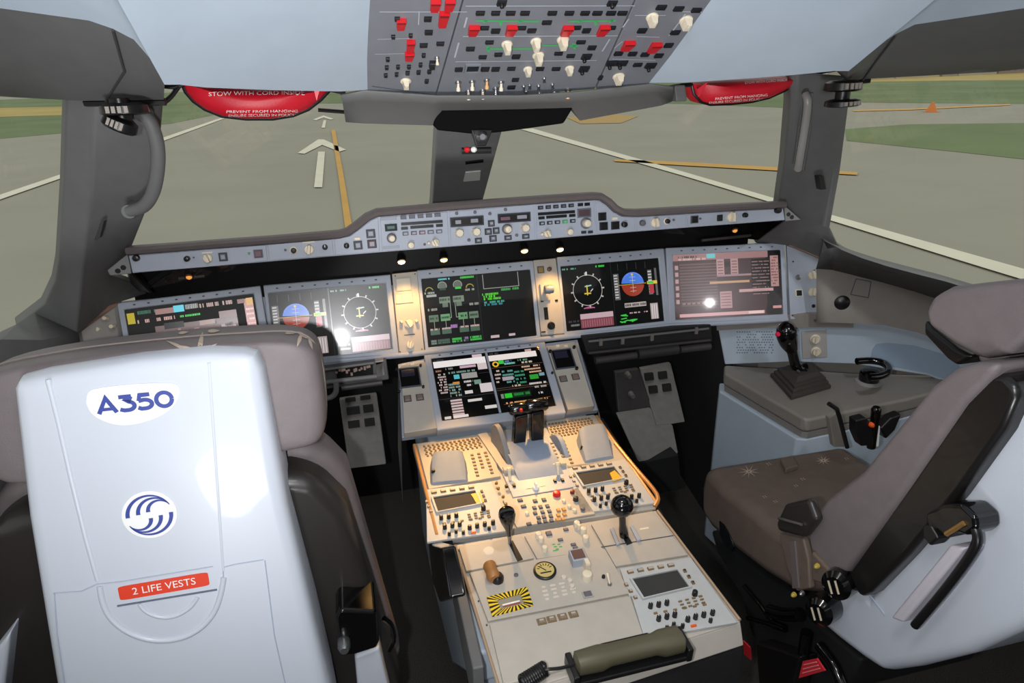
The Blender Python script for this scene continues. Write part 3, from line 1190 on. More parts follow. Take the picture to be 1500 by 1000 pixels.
def page_fms_left(s, x0, x1):
    w = x1 - x0
    X = lambda x: x0 + w * x
    s.r(X(.02), .06, X(.97), .165, gl((232, 226, 224)), 1)
    s.r(X(.74), .01, X(.92), .06, gl((205, 185, 188)), 1)
    s.words(X(.05), .045, X(.22), .03, DIM, 200)
    s.r(X(.80), .165, X(.97), .27, gl((206, 190, 190)), 1)
    s.r(X(.48), .175, X(.77), .215, gl((196, 160, 176)), 1)
    s.words(X(.22), .20, X(.44), .03, LGR, 201)
    s.words(X(.04), .22, X(.20), .03, gl((150, 110, 90)), 202)
    s.words(X(.24), .27, X(.76), .03, gl((110, 140, 130)), 203)
    s.r(X(.34), .31, X(.44), .38, gl((80, 180, 190)), 2)
    s.r(X(.48), .30, X(.76), .39, gl((150, 148, 144)), 1)
    s.r(X(.30), .425, X(.42), .455, gl((210, 130, 50)), 2)
    for k in range(8):
        s.words(X(.04 + .02 * (k % 3)), .28 + k * .042, X(.20), .026, gl((190, 170, 166)), 210 + k)
    for k in range(5):
        s.words(X(.22), .46 + k * .045, X(.42), .03, gl((130, 150, 140)), 220 + k)
    s.words(X(.50), .44, X(.66), .032, WHT, 230)
    s.r(X(.68), .43, X(.80), .50, gl((110, 140, 130)), 1)
    s.words(X(.54), .50, X(.64), .03, WHT, 231)
    s.r(X(.48), .585, X(.62), .635, WHT, 1)
    s.r(X(.76), .50, X(.98), .64, gl((205, 194, 194)), 1)
    s.line([(X(.02), .675), (X(.98), .675)], .005, DIM, 1)
    s.line([(X(.80), .33), (X(.98), .33)], .005, DIM, 1)
    for k in range(6):
        s.r(X(.20), .70 + k * .043, X(.40), .73 + k * .043, gl((200, 176, 174)), 1)
    s.r(X(.50), .725, X(.75), .765, WHT, 1)
    s.r(X(.77), .855, X(.98), .905, WHT, 1)
    s.r(X(.20), .945, X(.46), .985, gl((225, 210, 205)), 1)
    s.r(X(.05), .945, X(.16), .985, WHT, 1)


def page_fms_right(s, x0, x1):
    w = x1 - x0
    X = lambda x: x0 + w * x
    s.r(X(.02), .06, X(.92), .155, gl((232, 220, 216)), 1)
    s.words(X(.05), .035, X(.22), .03, DIM, 300)
    s.r(X(.72), .02, X(.84), .06, gl((190, 160, 150)), 1)
    s.ring(X(.12), .215, .035, .02, gl((226, 176, 50)), 0, 360, 1, 20)
    s.r(X(.18), .16, X(.28), .22, GRN, 2)
    s.words(X(.30), .185, X(.42), .03, gl((90, 120, 170)), 301)
    s.words(X(.28), .225, X(.48), .03, gl((120, 190, 180)), 302)
    s.words(X(.54), .19, X(.72), .028, gl((100, 150, 110)), 303)
    s.words(X(.55), .235, X(.80), .03, gl((196, 190, 170)), 304)
    for y in (.275, .615, .645):
        s.line([(X(.03), y), (X(.98), y)], .004, gl((120, 96, 74)), 1)
    for k in range(4):
        s.words(X(.06), .33 + k * .06, X(.17), .028, gl((196, 176, 166)), 310 + k)
        s.words(X(.20), .35 + k * .06, X(.40), .03, gl((90, 150, 140)), 320 + k)
        s.words(X(.42), .38 + k * .06, X(.60), .03, gl((60, 140, 110)), 330 + k)
    s.r(X(.18), .44, X(.38), .50, gl((160, 150, 160)), 2)
    for k in range(3):
        s.words(X(.58 + .04 * k), .31 + k * .05, X(.92), .026, gl((210, 170, 140)), 340 + k)
    s.r(X(.68), .455, X(.84), .53, gl((44, 150, 50)), 2)
    s.r(X(.86), .44, X(.96), .49, gl((110, 150, 160)), 2)
    s.words(X(.64), .60, X(.95), .03, WHT, 350)
    s.words(X(.72), .66, X(.94), .03, gl((170, 160, 150)), 351)
    s.words(X(.30), .60, X(.50), .028, gl((210, 180, 160)), 352)
    s.r(X(.10), .70, X(.62), .79, gl((16, 40, 20)), 0)
    s.r(X(.15), .71, X(.28), .78, gl((44, 190, 50)), 2)
    s.words(X(.30), .74, X(.60), .04, gl((40, 130, 60)), 353, 2)
    s.r(X(.08), .71, X(.13), .78, LGR, 2)
    s.words(X(.74), .76, X(.84), .03, WHT, 354)
    s.words(X(.12), .86, X(.92), .026, gl((226, 160, 100)), 355)
    s.line([(X(.10), .875), (X(.95), .84)], .004, gl((150, 90, 50)), 1)


def display(P, bez, scr, pages, label, split=True, glass=None, group='displays of the instrument panel', th=.030):
    """a flat display unit: bezel with rounded frame, glass screen and the lit page on it"""
    B = [P.uv(*p) for p in bez]                           # TL, TR, BR, BL
    S = [P.uv(*p) for p in scr]
    bx0, bx1 = (B[0][0] + B[3][0]) / 2, (B[1][0] + B[2][0]) / 2
    by1, by0 = (B[0][1] + B[1][1]) / 2, (B[2][1] + B[3][1]) / 2
    sx0, sx1 = (S[0][0] + S[3][0]) / 2, (S[1][0] + S[2][0]) / 2
    sy1, sy0 = (S[0][1] + S[1][1]) / 2, (S[2][1] + S[3][1]) / 2
    root = empty('display_unit', P.M @ T((sx0 + sx1) / 2, (sy0 + sy1) / 2, 0), label, 'display', group)
    ox, oy = (sx0 + sx1) / 2, (sy0 + sy1) / 2
    o_ = [(bx0 - ox, by0 - oy), (bx1 - ox, by0 - oy), (bx1 - ox, by1 - oy), (bx0 - ox, by1 - oy)]
    i_ = [(sx0 - ox, sy0 - oy), (sx1 - ox, sy0 - oy), (sx1 - ox, sy1 - oy), (sx0 - ox, sy1 - oy)]
    g = G()
    vs = [(u, v, -th) for u, v in o_] + [(u, v, 0) for u, v in o_] + [(u, v, 0) for u, v in i_] + [(u, v, -.006) for u, v in i_]
    fs = []
    for k in range(4):
        j = (k + 1) % 4
        for a in (0, 4, 8):
            fs.append((a + k, a + j, a + 4 + j, a + 4 + k))
    g.add(vs, fs, M_PANEL)
    g.build('bezel', root, bevel=.0035, seg=3)
    g = G()
    w, h = sx1 - sx0, sy1 - sy0
    g.box((0, 0, -.007), (w + .004, h + .004, .006), M_SCREEN)
    so = g.build('screen', root)
    s = Scr(w, h)
    s.n = -.0038
    if len(pages) == 2:
        pages[0](s, 0, .497)
        pages[1](s, .503, 1)
        if split:
            s.r(.4965, 0, .5035, 1, gl((22, 26, 26)), 0)
    else:
        pages[0](s, 0, 1)
    s.g.build('display_page', root)
    g = G()
    g.rect(-w / 2 - .001, -h / 2 - .001, w / 2 + .001, h / 2 + .001, -.0018, glass or M_COVER)
    g.build('cover_glass', root)
    # small bolts and brightness keys along the top of the frame
    g = G()
    g.box((0, 0, 0), (.006, .0035, .0016), M_LINE)
    k0 = g.build('bezel_key', root)
    for k in range(9):
        kk = k0 if k == 0 else inst(k0, root)
        kk.matrix_local = T((-.42 + .105 * k) * w, (by1 - oy + h / 2) / 2, .0006)
    return root, w, h


display(OL, [(176, 440), (387, 420), (397, 541), (186, 562)], [(184, 452), (374, 431), (385, 528), (196, 549)], [page_map], 'far left display half hidden by the left seat headrest, dark page with yellow badge')
display(MP, [(388, 419), (573, 400), (584, 527), (397, 540)], [(394, 430), (563, 414), (577, 513), (402, 528)], [page_pfd, page_nd], 'display between seat headrest and centre, bright flash reflection over its horizon page', glass=M_DUSTY)
display(MP, [(611, 396), (781, 381), (793, 499), (623, 516)], [(617, 408), (776, 395), (787, 491), (628, 509)], [page_engine, page_warning], 'centre display showing grey green engine page beside a nearly black page')
display(MP, [(814, 377), (972, 363), (984, 475), (829, 490)], [(821, 391), (963, 377), (975, 469), (831, 486)], [page_nd, page_pfd], 'display right of centre, compass rose at left and round horizon at right')
display(OR, [(973, 366), (1149, 352), (1155, 466), (983, 475)], [(985, 377), (1143, 362), (1148, 460), (991, 468)], [page_table], 'far right display glowing with a pinkish list page', glass=M_DUSTY)
r6, w6, h6 = display(LP, [(622, 522), (797, 498), (830, 603), (640, 632)], [(632, 526), (789, 505), (814, 592), (648, 617)], [page_fms_left, page_fms_right], 'lower centre display with two text pages, just ahead of the thrust levers', split=False)
g = G()
g.box((0, 0, -.002), (.006, h6, .006), M_PANEL)
g.build('centre_bar', r6)

# strips between the displays
sp = empty('standby_instrument_panel', MP.M @ T(*MP.uv(596, 455), 0), 'narrow warm lit panel with ivory knobs, left of the centre display', 'panel')
upd()
plate(MP, sp, [(574, 401), (611, 397), (622, 515), (585, 519)], 'faceplate', M_BEIGE, .012, -.003)
K = Kit(MP, sp, -.003)
K.window(591, 416, 20, 16, mat('pale_window', (200, 190, 170), .35), 'display_window', rim=M_BEIGE2)
K.window(592, 436, 22, 12, mat('pale_window2', (186, 178, 160), .35), 'display_window', rim=M_BEIGE2)
K.rotary(599, 474, 6.5, M_CREAM, .5)
K.knob(588, 471, 2.6, M_CREAM, 'small_knob')
K.knob(610, 470, 2.6, M_CREAM, 'small_knob')
K.rotary(601, 505, 5.5, M_CREAM, -.3)
for q in ((604, 434), (579, 404), (608, 401), (586, 515), (618, 511)):
    K.knob(*q, 1.1, M_LINE, 'screw', .002)
K.btn(600, 490, 16, 1.2, M_LINE, 'label_strip', .001)
gp = empty('landing_gear_panel', MP.M @ T(*MP.uv(806, 435), 0), 'narrow warm lit panel with the landing gear lever, right of the centre display', 'panel')
upd()
plate(MP, gp, [(781, 381), (814, 378), (829, 488), (793, 491)], 'faceplate', M_BEIGE, .012, -.003)
K = Kit(MP, gp, -.003)
K.btn(792, 395, 8, 8, mat('tan_annunciator', (150, 120, 66), .4), 'annunciator', .004, rim=M_LINE)
K.knob(805, 394, 3, mat('brown_knob', (96, 62, 44), .4), 'knob', .01)
g = G()
u, v = MP.uv(798, 424)
g.box((u, v - .008, .003), (.030, .052, .008), M_BEIGE2)
g.lathe([(0, .0055), (1, .0055)], (u, v, .002), (u, v - .002, .042), M_STEEL, 12)
flat(MP, gp, g, 'lever_shaft', bevel=.001)
g = G()
g.lathe([(0, .012), (.5, .0145), (1, .012)], (u - .013, v - .002, .046), (u + .013, v - .002, .046), mat('blue_grey_lever', (110, 122, 140), .4), 18)
flat(MP, gp, g, 'lever_wheel', smooth=True)
K.btn(800, 459, 6, 18, M_MATBLACK, 'slot', .002)
K.rotary(808, 477, 5.5, M_BLACK, .4)
for q in ((794, 441), (815, 440)):
    K.btn(*q, 4, 3, M_BLACK, 'button', .004)
K.btn(796, 486, 6, 2, M_BLACK, 'button', .004)
# side unit beyond the far right display
su = empty('side_control_panel', OR.M @ T(*OR.uv(1180, 420), 0), 'grey side panel with ivory knobs, right of the far right display', 'panel')
upd()
plate(OR, su, [(1153, 358), (1164, 354), (1205, 376), (1209, 462), (1158, 468)], 'faceplate', M_PANEL, .014, -.002)
K = Kit(OR, su, -.002)
K.rotary(1191, 403, 6, M_CREAM, .2)
K.rotary(1191, 428, 6, M_CREAM, -.2)
K.btn(1170, 429, 8, 8, M_BLACK, 'button', .006, rim=M_CREAM)
K.knob(1170, 406, 4, M_STEEL, 'knob', .008)
K.knob(1192, 448, 2.5, M_BLACK, 'jack', .004)
for q in ((1162, 383), (1193, 396), (1161, 462), (1203, 457)):
    K.knob(*q, 1.1, M_LINE, 'screw', .002)
g = G()
g.prism([OR.w(*OR.uv(x, y), -.002) for x, y in ((1153, 360), (1160, 349), (1207, 372), (1206, 381), (1162, 363))], OR.n * .012, mat('tan_edge', (150, 120, 104), .55))
rel(su, g, 'edge_trim')
su2 = empty('side_control_panel', T(-1.0, 1.9, .98), 'pale side panel beyond the far left display, mostly behind the left seat', 'panel')
upd()
g = G()
pp = [hY(x, y, Y) for x, y, Y in ((112, 490, 1.80), (166, 443, 1.90), (176, 440, 1.93), (184, 560, 1.87), (110, 560, 1.75))]
g.prism(pp, (0, .014, .004), M_BEIGE2)
rel(su2, g, 'faceplate')
g = G()
pp = [hY(x, y, Y) for x, y, Y in ((110, 492, 1.785), (114, 480, 1.785), (174, 434, 1.92), (172, 447, 1.90))]
g.prism(pp, (0, .014, .004), mat('tan_edge', (150, 120, 104), .55))
rel(su2, g, 'edge_trim')
g = G()
for x, y in ((156, 466), (166, 478), (146, 482)):
    p = hY(x, y, 1.86)
    g.lathe([(0, .007), (1, .005)], p, p + Vector((0, -.016, .006)), M_CREAM, 12)
rel(su2, g, 'knob', smooth=True)

# lower centre housing
lc = empty('lower_centre_panel', LP.M.copy(), 'blue grey sloping panel around the lower centre display', 'panel')
upd()
plate(LP, lc, [(583, 533), (640, 521), (846, 497), (877, 600), (588, 641)], 'faceplate', M_PANEL, .02, -.033)
plate(LP, lc, [(587, 536), (626, 529), (645, 626), (592, 634)], 'side_plate', M_BEIGE, .030, -.002)
plate(LP, lc, [(801, 507), (842, 500), (871, 594), (832, 600)], 'side_plate', M_BEIGE, .030, -.002)
K = Kit(LP, lc, -.002)
for sx, sy, sqs in ((600, 553, ((597, 584), (615, 582))), (825, 526, ((825, 555), (843, 552)))):
    K.window(sx, sy, 28, 26, M_SCREEN, 'small_screen', rim=M_LINE, content=[(.1, .55, .8, .95, gl((26, 28, 40)))])
    for q in sqs:
        K.btn(*q, 9, 7, mat('tan_button', (120, 104, 92), .5), 'button', .005, rim=M_LINE)
    for dx, dy in ((-19, -12), (16, -18), (-16, 20), (20, 13)):
        K.knob(sx + dx, sy + dy, 2.2, M_BLACK, 'small_knob', .008)
    for dx in (-8, 4):
        K.btn(sx + dx, sy - 19, 6, 3, M_CREAM, 'key', .004)
g = G()
side = [LP.w(*LP.uv(x, y), -.002) for x, y in ((846, 498), (877, 600))]
g.quad([side[0], side[1], side[1] + Vector((.03, .02, -.10)), side[0] + Vector((.045, .05, -.10))], M_GREY2)
g.quad([side[1], side[1] + Vector((.03, .02, -.10)), side[1] + Vector((0, .0, -.12))], M_GREY2)
rel(lc, g, 'side_panel')
g = G()
side = [LP.w(*LP.uv(x, y), -.002) for x, y in ((583, 533), (588, 641))]
g.quad([side[0], side[1], side[1] + Vector((-.012, .02, -.22)), side[0] + Vector((-.02, .05, -.30))], M_GREY2)
rel(lc, g, 'side_panel')

# ------------------------------------------------------------------ glareshield
GF = Plane((0, 1.72, 1.25), (1, 0, 0), (0, -math.cos(math.radians(8)), math.sin(math.radians(8))))
TOP = [(188, 373), (300, 364), (400, 356.5), (498, 348), (512, 344), (525, 335), (541, 322), (553, 316.5), (640, 309), (720, 302.5), (800, 296.5), (868, 292), (878, 292.5), (888, 299), (898, 309), (911, 315.5), (930, 316.5), (1005, 312), (1080, 307.5), (1147, 304)]
BOT = [(1150, 322.5), (1030, 331.5), (890, 342.5), (720, 356.5), (557, 369.5), (390, 383.6), (194, 400)]
gs = wempty('glareshield', (0, 1.85, 1.2), 'long glareshield with dark padded edge and raised middle above the displays', 'glareshield')
upd()
topuv = [GF.uv(*p) for p in TOP]
botuv = [GF.uv(*p) for p in BOT]
plate(GF, gs, None, 'face', M_PANEL, .02, 0, .002, uv=topuv + botuv)
# padded rim following the outline
g = G()
rings = []
for i, (u, v) in enumerate(topuv):
    a = Vector(topuv[max(i - 1, 0)])
    b = Vector(topuv[min(i + 1, len(topuv) - 1)])
    t = (b - a).normalized()
    nn = Vector((-t.y, t.x))
    prof = [(-.002, .004), (.002, .016), (.010, .020), (.017, .014), (.020, -.004), (.018, -.03), (-.002, -.03)]
    rings.append([GF.w(u + nn.x * p, v + nn.y * p, q) for p, q in prof])
g.loft(rings, mat('brown_grey_padding', (98, 90, 90), .6, noise=.05, bump=.2))
rel(gs, g, 'padded_edge', smooth=True)
# black coaming running forward to the windscreen
g = G()
fr = [GF.w(u, v + .012, -.02) for u, v in topuv]
bk = []
for p in fr:
    yy = 2.34 - .52 * (abs(p.x) / .9) ** 1.6
    bk.append(Vector((p.x * 1.04, yy, 1.65 - (1.65 - p.z) / 1.70 * yy - .035)))
g.loft([fr, bk], M_MATBLACK, caps=False, closed=False)
rel(gs, g, 'coaming', smooth=True, solid=.004)
M_HOOD = mat('hood_black', (14, 13, 13), .42, spec=.18)
# hood underneath: black underside, back wall and ends
g = G()
ub = [GF.w(u, v, -.004) for u, v in botuv]
ub[0], ub[-1] = GF.w(botuv[0][0], botuv[0][1], -.004), GF.w(botuv[-1][0], botuv[-1][1], -.004)
wl = [Vector((x, 1.992, 1.225)) for x in (.93, .66, .36, 0, -.30, -.63, -.95)]
wb = [Vector((p.x, 1.985, 1.02)) for p in wl]
g.loft([ub, wl, wb], M_HOOD, caps=False, closed=False)
rel(gs, g, 'hood', solid=.006)
for s_, A, B in ((1, ub[0], (wl[0], wb[0])), (-1, ub[-1], (wl[-1], wb[-1]))):
    g = G()
    g.prism([A, B[0], B[0] + Vector((0, 0, -.118)), A + Vector((0, .12, -.085))], (s_ * .006, 0, 0), M_HOOD)
    rel(gs, g, 'hood_end')
# triangular end brackets with two holes
for pts, holes in (([(156, 396), (186, 372), (192, 401), (160, 404)], [(172, 397), (180, 392)]), ([(1151, 301), (1175, 322), (1152, 324)], [(1156, 314), (1161, 318)])):
    g = G()
    P2 = [GF.uv(*p) for p in pts]
    g.poly(P2, -.014, -.004, M_GREY2)
    b = flat(GF, gs, g, 'end_bracket', bevel=.002)
    for h in holes:
        g = G()
        u, v = GF.uv(*h)
        g.lathe([(0, .006), (1, .006)], (u, v, -.0045), (u, v, -.002), M_BLACK, 12)
        c = g.build('hole_cap', b)
# a silver rail and small fittings in the recess
for (x0, y0), (x1, y1) in (((1028, 352), (1115, 343)), ((262, 408), (300, 404))):
    a, b = hY(x0, y0, 1.965), hY(x1, y1, 1.965)
    g = G()
    g.tube([a, b], .005, mat('dull_rail', (92, 88, 86), .4, metal=.4), 8)
    rel(gs, g, 'rail', smooth=True)


def gpanel(name, corners, label, cat='panel', group=None):
    cx = sum(c[0] for c in corners) / len(corners)
    cy = sum(c[1] for c in corners) / len(corners)
    r = empty(name, GF.M @ T(*GF.uv(cx, cy), 0), label, cat, group)
    upd()
    plate(GF, r, corners, 'faceplate', M_PANEL, .006, .003, .001)
    return Kit(GF, r, .003)


M_BTN = mat('grey_button', (96, 96, 104), .5)
M_DKBTN = mat('dark_button', (36, 38, 46), .5)
M_REDBTN = mat('reddish_button', (112, 84, 94), .5)
M_LBL = mat('grey_legend', (150, 156, 166), .5)


def legends(k):
    return [(-.34, -.05, .34, .28, M_LBL)]


def lit(c):
    return [(-.3, -.25, .3, .3, c)]


def crescent(K, x, y, r):
    K.knob(x, y, r, M_CREAM, 'knob', .022, skirt=M_BTN)


# outer left
K = gpanel('warning_panel', [(192, 375.5), (300, 366), (389, 359), (392, 382), (300, 391), (196, 399)], 'blue grey panel at the far left end of the glareshield', group='glareshield end panels')
K.knob(199, 378, 5.5, M_BLACK, 'vent_knob', .012)
K.knob(273.5, 379, 4.6, M_BLACK, 'knob', .014)
K.knob(283.5, 377, 1.6, M_BTN, 'small_knob', .006)
K.rotary(303.5, 378.5, 7.5, M_CREAM, .3)
K.btn(303.5, 370, 16, 2, M_CREAM, 'legend_strip', .001)
K.btn(327, 376, 10, 10, M_BTN, 'button', .006, legend=[(-.3, -.3, .3, .3, M_LBL)], rim=M_DKBTN)
K.knob(364.7, 371, 1.8, M_GREEN, 'small_light', .003)
K.btn(378.5, 371.4, 11, 10, M_REDBTN, 'button', .006, rim=M_BTN)
K = gpanel('lighting_panel', [(392, 358.5), (486, 350.5), (489, 374), (395, 381.5)], 'small panel second from the left end of the glareshield with ivory selector', group='glareshield lighting panels')
K.knob(418, 366, 1.6, M_BTN, 'small_knob', .006)
K.knob(430, 367, 4.4, M_DKBTN, 'knob', .012, skirt=M_CREAM)
K.rotary(452.5, 365.5, 7.5, M_CREAM, -.2)
K.btn(452, 354.5, 18, 2, M_CREAM, 'legend_strip', .001)
K.knob(476, 362, 4.4, M_DKBTN, 'knob', .012, pointer=M_WHITE)
K = gpanel('master_warning_panel', [(489.5, 350.5), (513, 346), (527, 336), (543, 323.5), (554, 318.5), (556, 368), (491.5, 373.5)], 'stepped panel with dark square buttons at left of the glareshield hump', group='master warning panels beside the glareshield hump')
K.knob(507.6, 360, 4.4, M_BLACK, 'knob', .014)
for q, m in (((524.4, 359), M_BTN), ((543, 342), M_BTN), ((544.8, 357), M_REDBTN)):
    K.btn(*q, 10.5, 10, m, 'button', .006, legend=[(-.3, -.3, .3, .3, M_LBL)], rim=M_DKBTN)
K.btn(523.5, 349.5, 9, 4, M_CREAM, 'light_bar', .003)
K = gpanel('display_control_panel', [(557, 319), (655, 310.5), (658, 360.5), (560, 368.2)], 'left control panel on the glareshield hump, five grey keys over dark strips', group='display control panels on the glareshield hump')
K.btn(569, 320, 24, 4.5, M_LBL, 'legend_strip', .001)
M_LCD = mat('dark_lcd', (24, 40, 40), .2)
K.window(572.7, 333, 18, 10.5, M_LCD, content=[(.2, .3, .8, .7, mat('lcd_digits', (70, 96, 90), .4))])
for i in range(5):
    K.btn(591 + i * 12.5, 318.2 - i * .9, 9, 5.5, M_BTN, 'key', .004)
    K.btn(594 + i * 12.3, 342 - i * .8, 9, 5.5, M_REDBTN if i in (1, 2) else M_BTN, 'key', .004, legend=[(-.3, -.3, .3, .3, M_LBL)])
K.window(618, 326, 61, 4.2, M_BLACK, 'label_strip')
for x, y, w in ((592.5, 334.2, 10), (618, 331.8, 34), (643.5, 330, 10)):
    K.window(x, y, w, 4.2, M_BLACK, 'label_strip')
crescent(K, 574, 349, 5.2)
K.knob(602, 359, 5, M_CREAM)
K.rotary(638, 355.5, 5.5, M_CREAM, .4)
K.knob(622, 358, 2, M_REDBTN, 'small_knob', .006)
K.knob(628, 356, 2.2, M_CREAM, 'small_knob', .008)
K.btn(573, 362, 24, 4, M_LBL, 'legend_strip', .001)
K = gpanel('flight_control_unit', [(658, 310.3), (782, 299.5), (784, 349.8), (661, 360.3)], 'middle control panel on the glareshield hump with two dark readouts and ivory knobs', 'panel')
seg = mat('lcd_segments', (150, 150, 160), .4)
K.window(684, 324, 45, 10, M_BLACK, content=[(.12, .2, .30, .75, seg), (.62, .25, .86, .8, seg)], rim=M_DKBTN)
K.window(753, 318.6, 44, 9.5, M_BLACK, content=[(.05, .2, .36, .7, mat('lcd_rose', (120, 84, 100), .4)), (.60, .25, .92, .8, seg)], rim=M_DKBTN)
K.knob(673, 341, 6, M_CREAM, flute=8)
K.knob(698, 339.4, 6, M_CREAM, flute=8)
crescent(K, 744, 335.7, 5.6)
K.knob(769.7, 333.8, 6, M_CREAM, flute=8)
for q in ((669, 312.5), (696, 310.8), (717.7, 313), (740.5, 306.8), (687, 351.5), (757, 344.5)):
    K.knob(*q, 2, M_BTN, 'small_knob', .006)
for x, y, w, h in ((700.7, 352, 8, 5), (719.6, 327, 7, 7), (715, 339, 8, 7), (726.6, 337.6, 7, 7), (722, 349, 8, 7), (744, 348, 8, 4.5), (770, 346, 8, 4.5)):
    K.btn(x, y, w, h, M_BTN, 'button', .005, legend=[(-.25, -.2, .25, .3, M_LBL)], rim=M_DKBTN)
K = gpanel('display_control_panel', [(785, 299.3), (870, 293.5), (873, 342.8), (787, 349.5)], 'right control panel on the glareshield hump with a green lit key', group='display control panels on the glareshield hump')
for i in range(5):
    K.btn(791.8 + i * 11.2, 304 - i * .8, 8, 5, M_DKBTN, 'key', .004, legend=[(-.25, -.2, .25, .2, M_BTN)])
    K.btn(794 + i * 11.2, 327 - i * .9, 8, 5, M_DKBTN if i != 3 else M_GREEN, 'key', .004, legend=[(-.25, -.25, .25, .25, M_LBL)])
for q in ((850, 299.6), (860, 299)):
    K.btn(*q, 8, 4.5, M_BLACK, 'key', .004)
K.window(815, 311.6, 54, 4.2, M_BLACK, 'label_strip')
for x, y, w in ((793, 319, 9), (815, 317, 30), (838, 315.4, 9)):
    K.window(x, y, w, 4.2, M_BLACK, 'label_strip')
K.window(855.5, 311.6, 16, 9, mat('reddish_lcd', (84, 66, 72), .3), rim=M_BTN)
K.rotary(802.6, 342, 5.5, M_CREAM, .5)
K.knob(794, 343, 2.2, M_CREAM, 'small_knob', .008)
K.knob(835, 339.5, 4.8, M_CREAM)
crescent(K, 860, 327, 5.6)
for q in ((855, 340), (864.7, 339.5)):
    K.btn(*q, 7, 4, M_DKBTN, 'key', .004)
K = gpanel('master_warning_panel', [(873, 294), (879, 295), (889, 302), (899, 311.5), (912, 317.5), (929, 318.5), (931, 338.5), (875, 342.5)], 'stepped panel with black square buttons at right of the glareshield hump', group='master warning panels beside the glareshield hump')
for q in ((882, 317), (884, 331), (901, 330)):
    K.btn(*q, 9.5, 9.5, M_BLACK, 'button', .006, rim=M_DKBTN)
K.knob(915, 328.7, 4, M_BLACK, 'knob', .014)
K.btn(900.5, 320, 8, 4, M_CREAM, 'light_bar', .003)
K = gpanel('lighting_panel', [(932, 318.3), (1004, 314), (1006, 333), (934, 338.3)], 'small panel right of the glareshield hump with ivory selector', group='glareshield lighting panels')
K.knob(941.6, 326.5, 3.8, M_BTN, 'knob', .012)
K.rotary(961, 326, 6.5, M_CREAM, .2)
K.knob(978, 324, 3.6, M_BLACK, 'knob', .012, skirt=M_CREAM)
K.knob(987, 322, 1.4, M_BTN, 'small_knob', .006)
K = gpanel('warning_panel', [(1007, 313.8), (1080, 309.4), (1145, 305.8), (1148, 322), (1009, 332.8)], 'blue grey panel at the far right end of the glareshield', group='glareshield end panels')
K.btn(1017, 321.3, 9, 9, M_BLACK, 'button', .006, rim=M_BTN)
K.btn(1054, 319, 7.5, 9, M_BLACK, 'button', .006)
K.rotary(1073, 318, 6.5, M_CREAM, 0)
K.knob(1092, 315, 3.4, M_BLACK, 'knob', .012)
K.knob(1026, 320, 1.3, M_BTN, 'small_knob', .004)
K.knob(1140, 307.5, 4.6, M_BLACK, 'vent_knob', .012)

# flood lamps under the hood: small housings with glowing lenses, and the light they throw
WARM = (1.0, .54, .17)
lamps = [(588, 383, 1.965, 1.0, 'warm flood lamp glowing under the glareshield above the left panel strip'), (650, 380, 1.965, .6, 'warm flood lamp under the glareshield above the centre display'),
         (768, 367, 1.965, .6, 'warm flood lamp under the glareshield near the landing gear panel'), (820, 365, 1.965, .8, 'warm flood lamp at right of the landing gear panel, lens smeared by glare'),
         (277, 405, 1.95, .25, 'dim orange lamp under the left end of the glareshield'), (1076, 337, 1.93, .25, 'dim orange lamp under the right end of the glareshield')]
for i, (x, y, Y, k, lb) in enumerate(lamps):
    p = hY(x, y, Y)
    r = empty('flood_lamp', T(*p), lb, 'lamp', 'flood lamps under the glareshield')
    upd()
    g = G()
    g.lathe([(0, .009), (.7, .013), (1, .013)], (0, .014, .016), (0, -.002, 0), M_BLACK, 14)
    g.build('housing', r, smooth=True)
    g = G()
    R = .011 if k > .5 else .008
    g.lathe([(0, R), (.6, R * .85), (1, R * .3)], (0, -.0022, -.0004), (0, -.006, -.006), glow('lamp_lens_%d' % (k * 10), (255, 214, 150) if k > .5 else (230, 150, 70), 5.0 * k if k > .3 else 1.2), 14)
    g.build('lens', r, smooth=True)


def lamp_light(name, loc, aim, power, spot, blend=.8, col=WARM, size=.012):
    return light(name, 'SPOT', loc, power, col, size, aim, spot, blend)


lamp_light('flood_lamp_light', hY(588, 383, 1.965) + Vector((0, -.11, .0)), hit(599, 462, MP.o, MP.n), 3.2, 66)
lamp_light('flood_lamp_light', hY(808, 366, 1.965) + Vector((0, -.11, .0)), hit(808, 440, MP.o, MP.n), 2.8, 62)
lamp_light('flood_lamp_light', hY(650, 380, 1.965) + Vector((0, -.19, .01)), (-.14, 1.46, .69), 21, 46)
lamp_light('flood_lamp_light', hY(768, 367, 1.965) + Vector((0, -.19, .01)), (.16, 1.46, .69), 21, 46)

# ------------------------------------------------------------------ centre pedestal
A7 = math.radians(7)
PP = Plane((0, 1.2, .65), (1, 0, 0), (0, -math.sin(A7), math.cos(A7)))
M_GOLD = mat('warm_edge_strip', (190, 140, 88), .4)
ped = wempty('centre_pedestal', (.03, 1.3, 0), 'beige centre pedestal between the two pilot seats', 'pedestal')
upd()
FRONT = [(604, 648), (873, 606), (962, 742), (640, 788)]
AFT = [(664, 796), (961, 745), (1086, 908), (737, 1019)]
fu = [PP.uv(*p) for p in FRONT]
au = [PP.uv(*p) for p in AFT]
plate(PP, ped, None, 'front_deck', M_BEIGE, .022, -.004, .003, uv=fu)
plate(PP, ped, None, 'aft_deck', M_BEIGE, .022, -.004, .003, uv=au)


def dz(y): return .65 + (y - 1.2) * math.tan(A7)


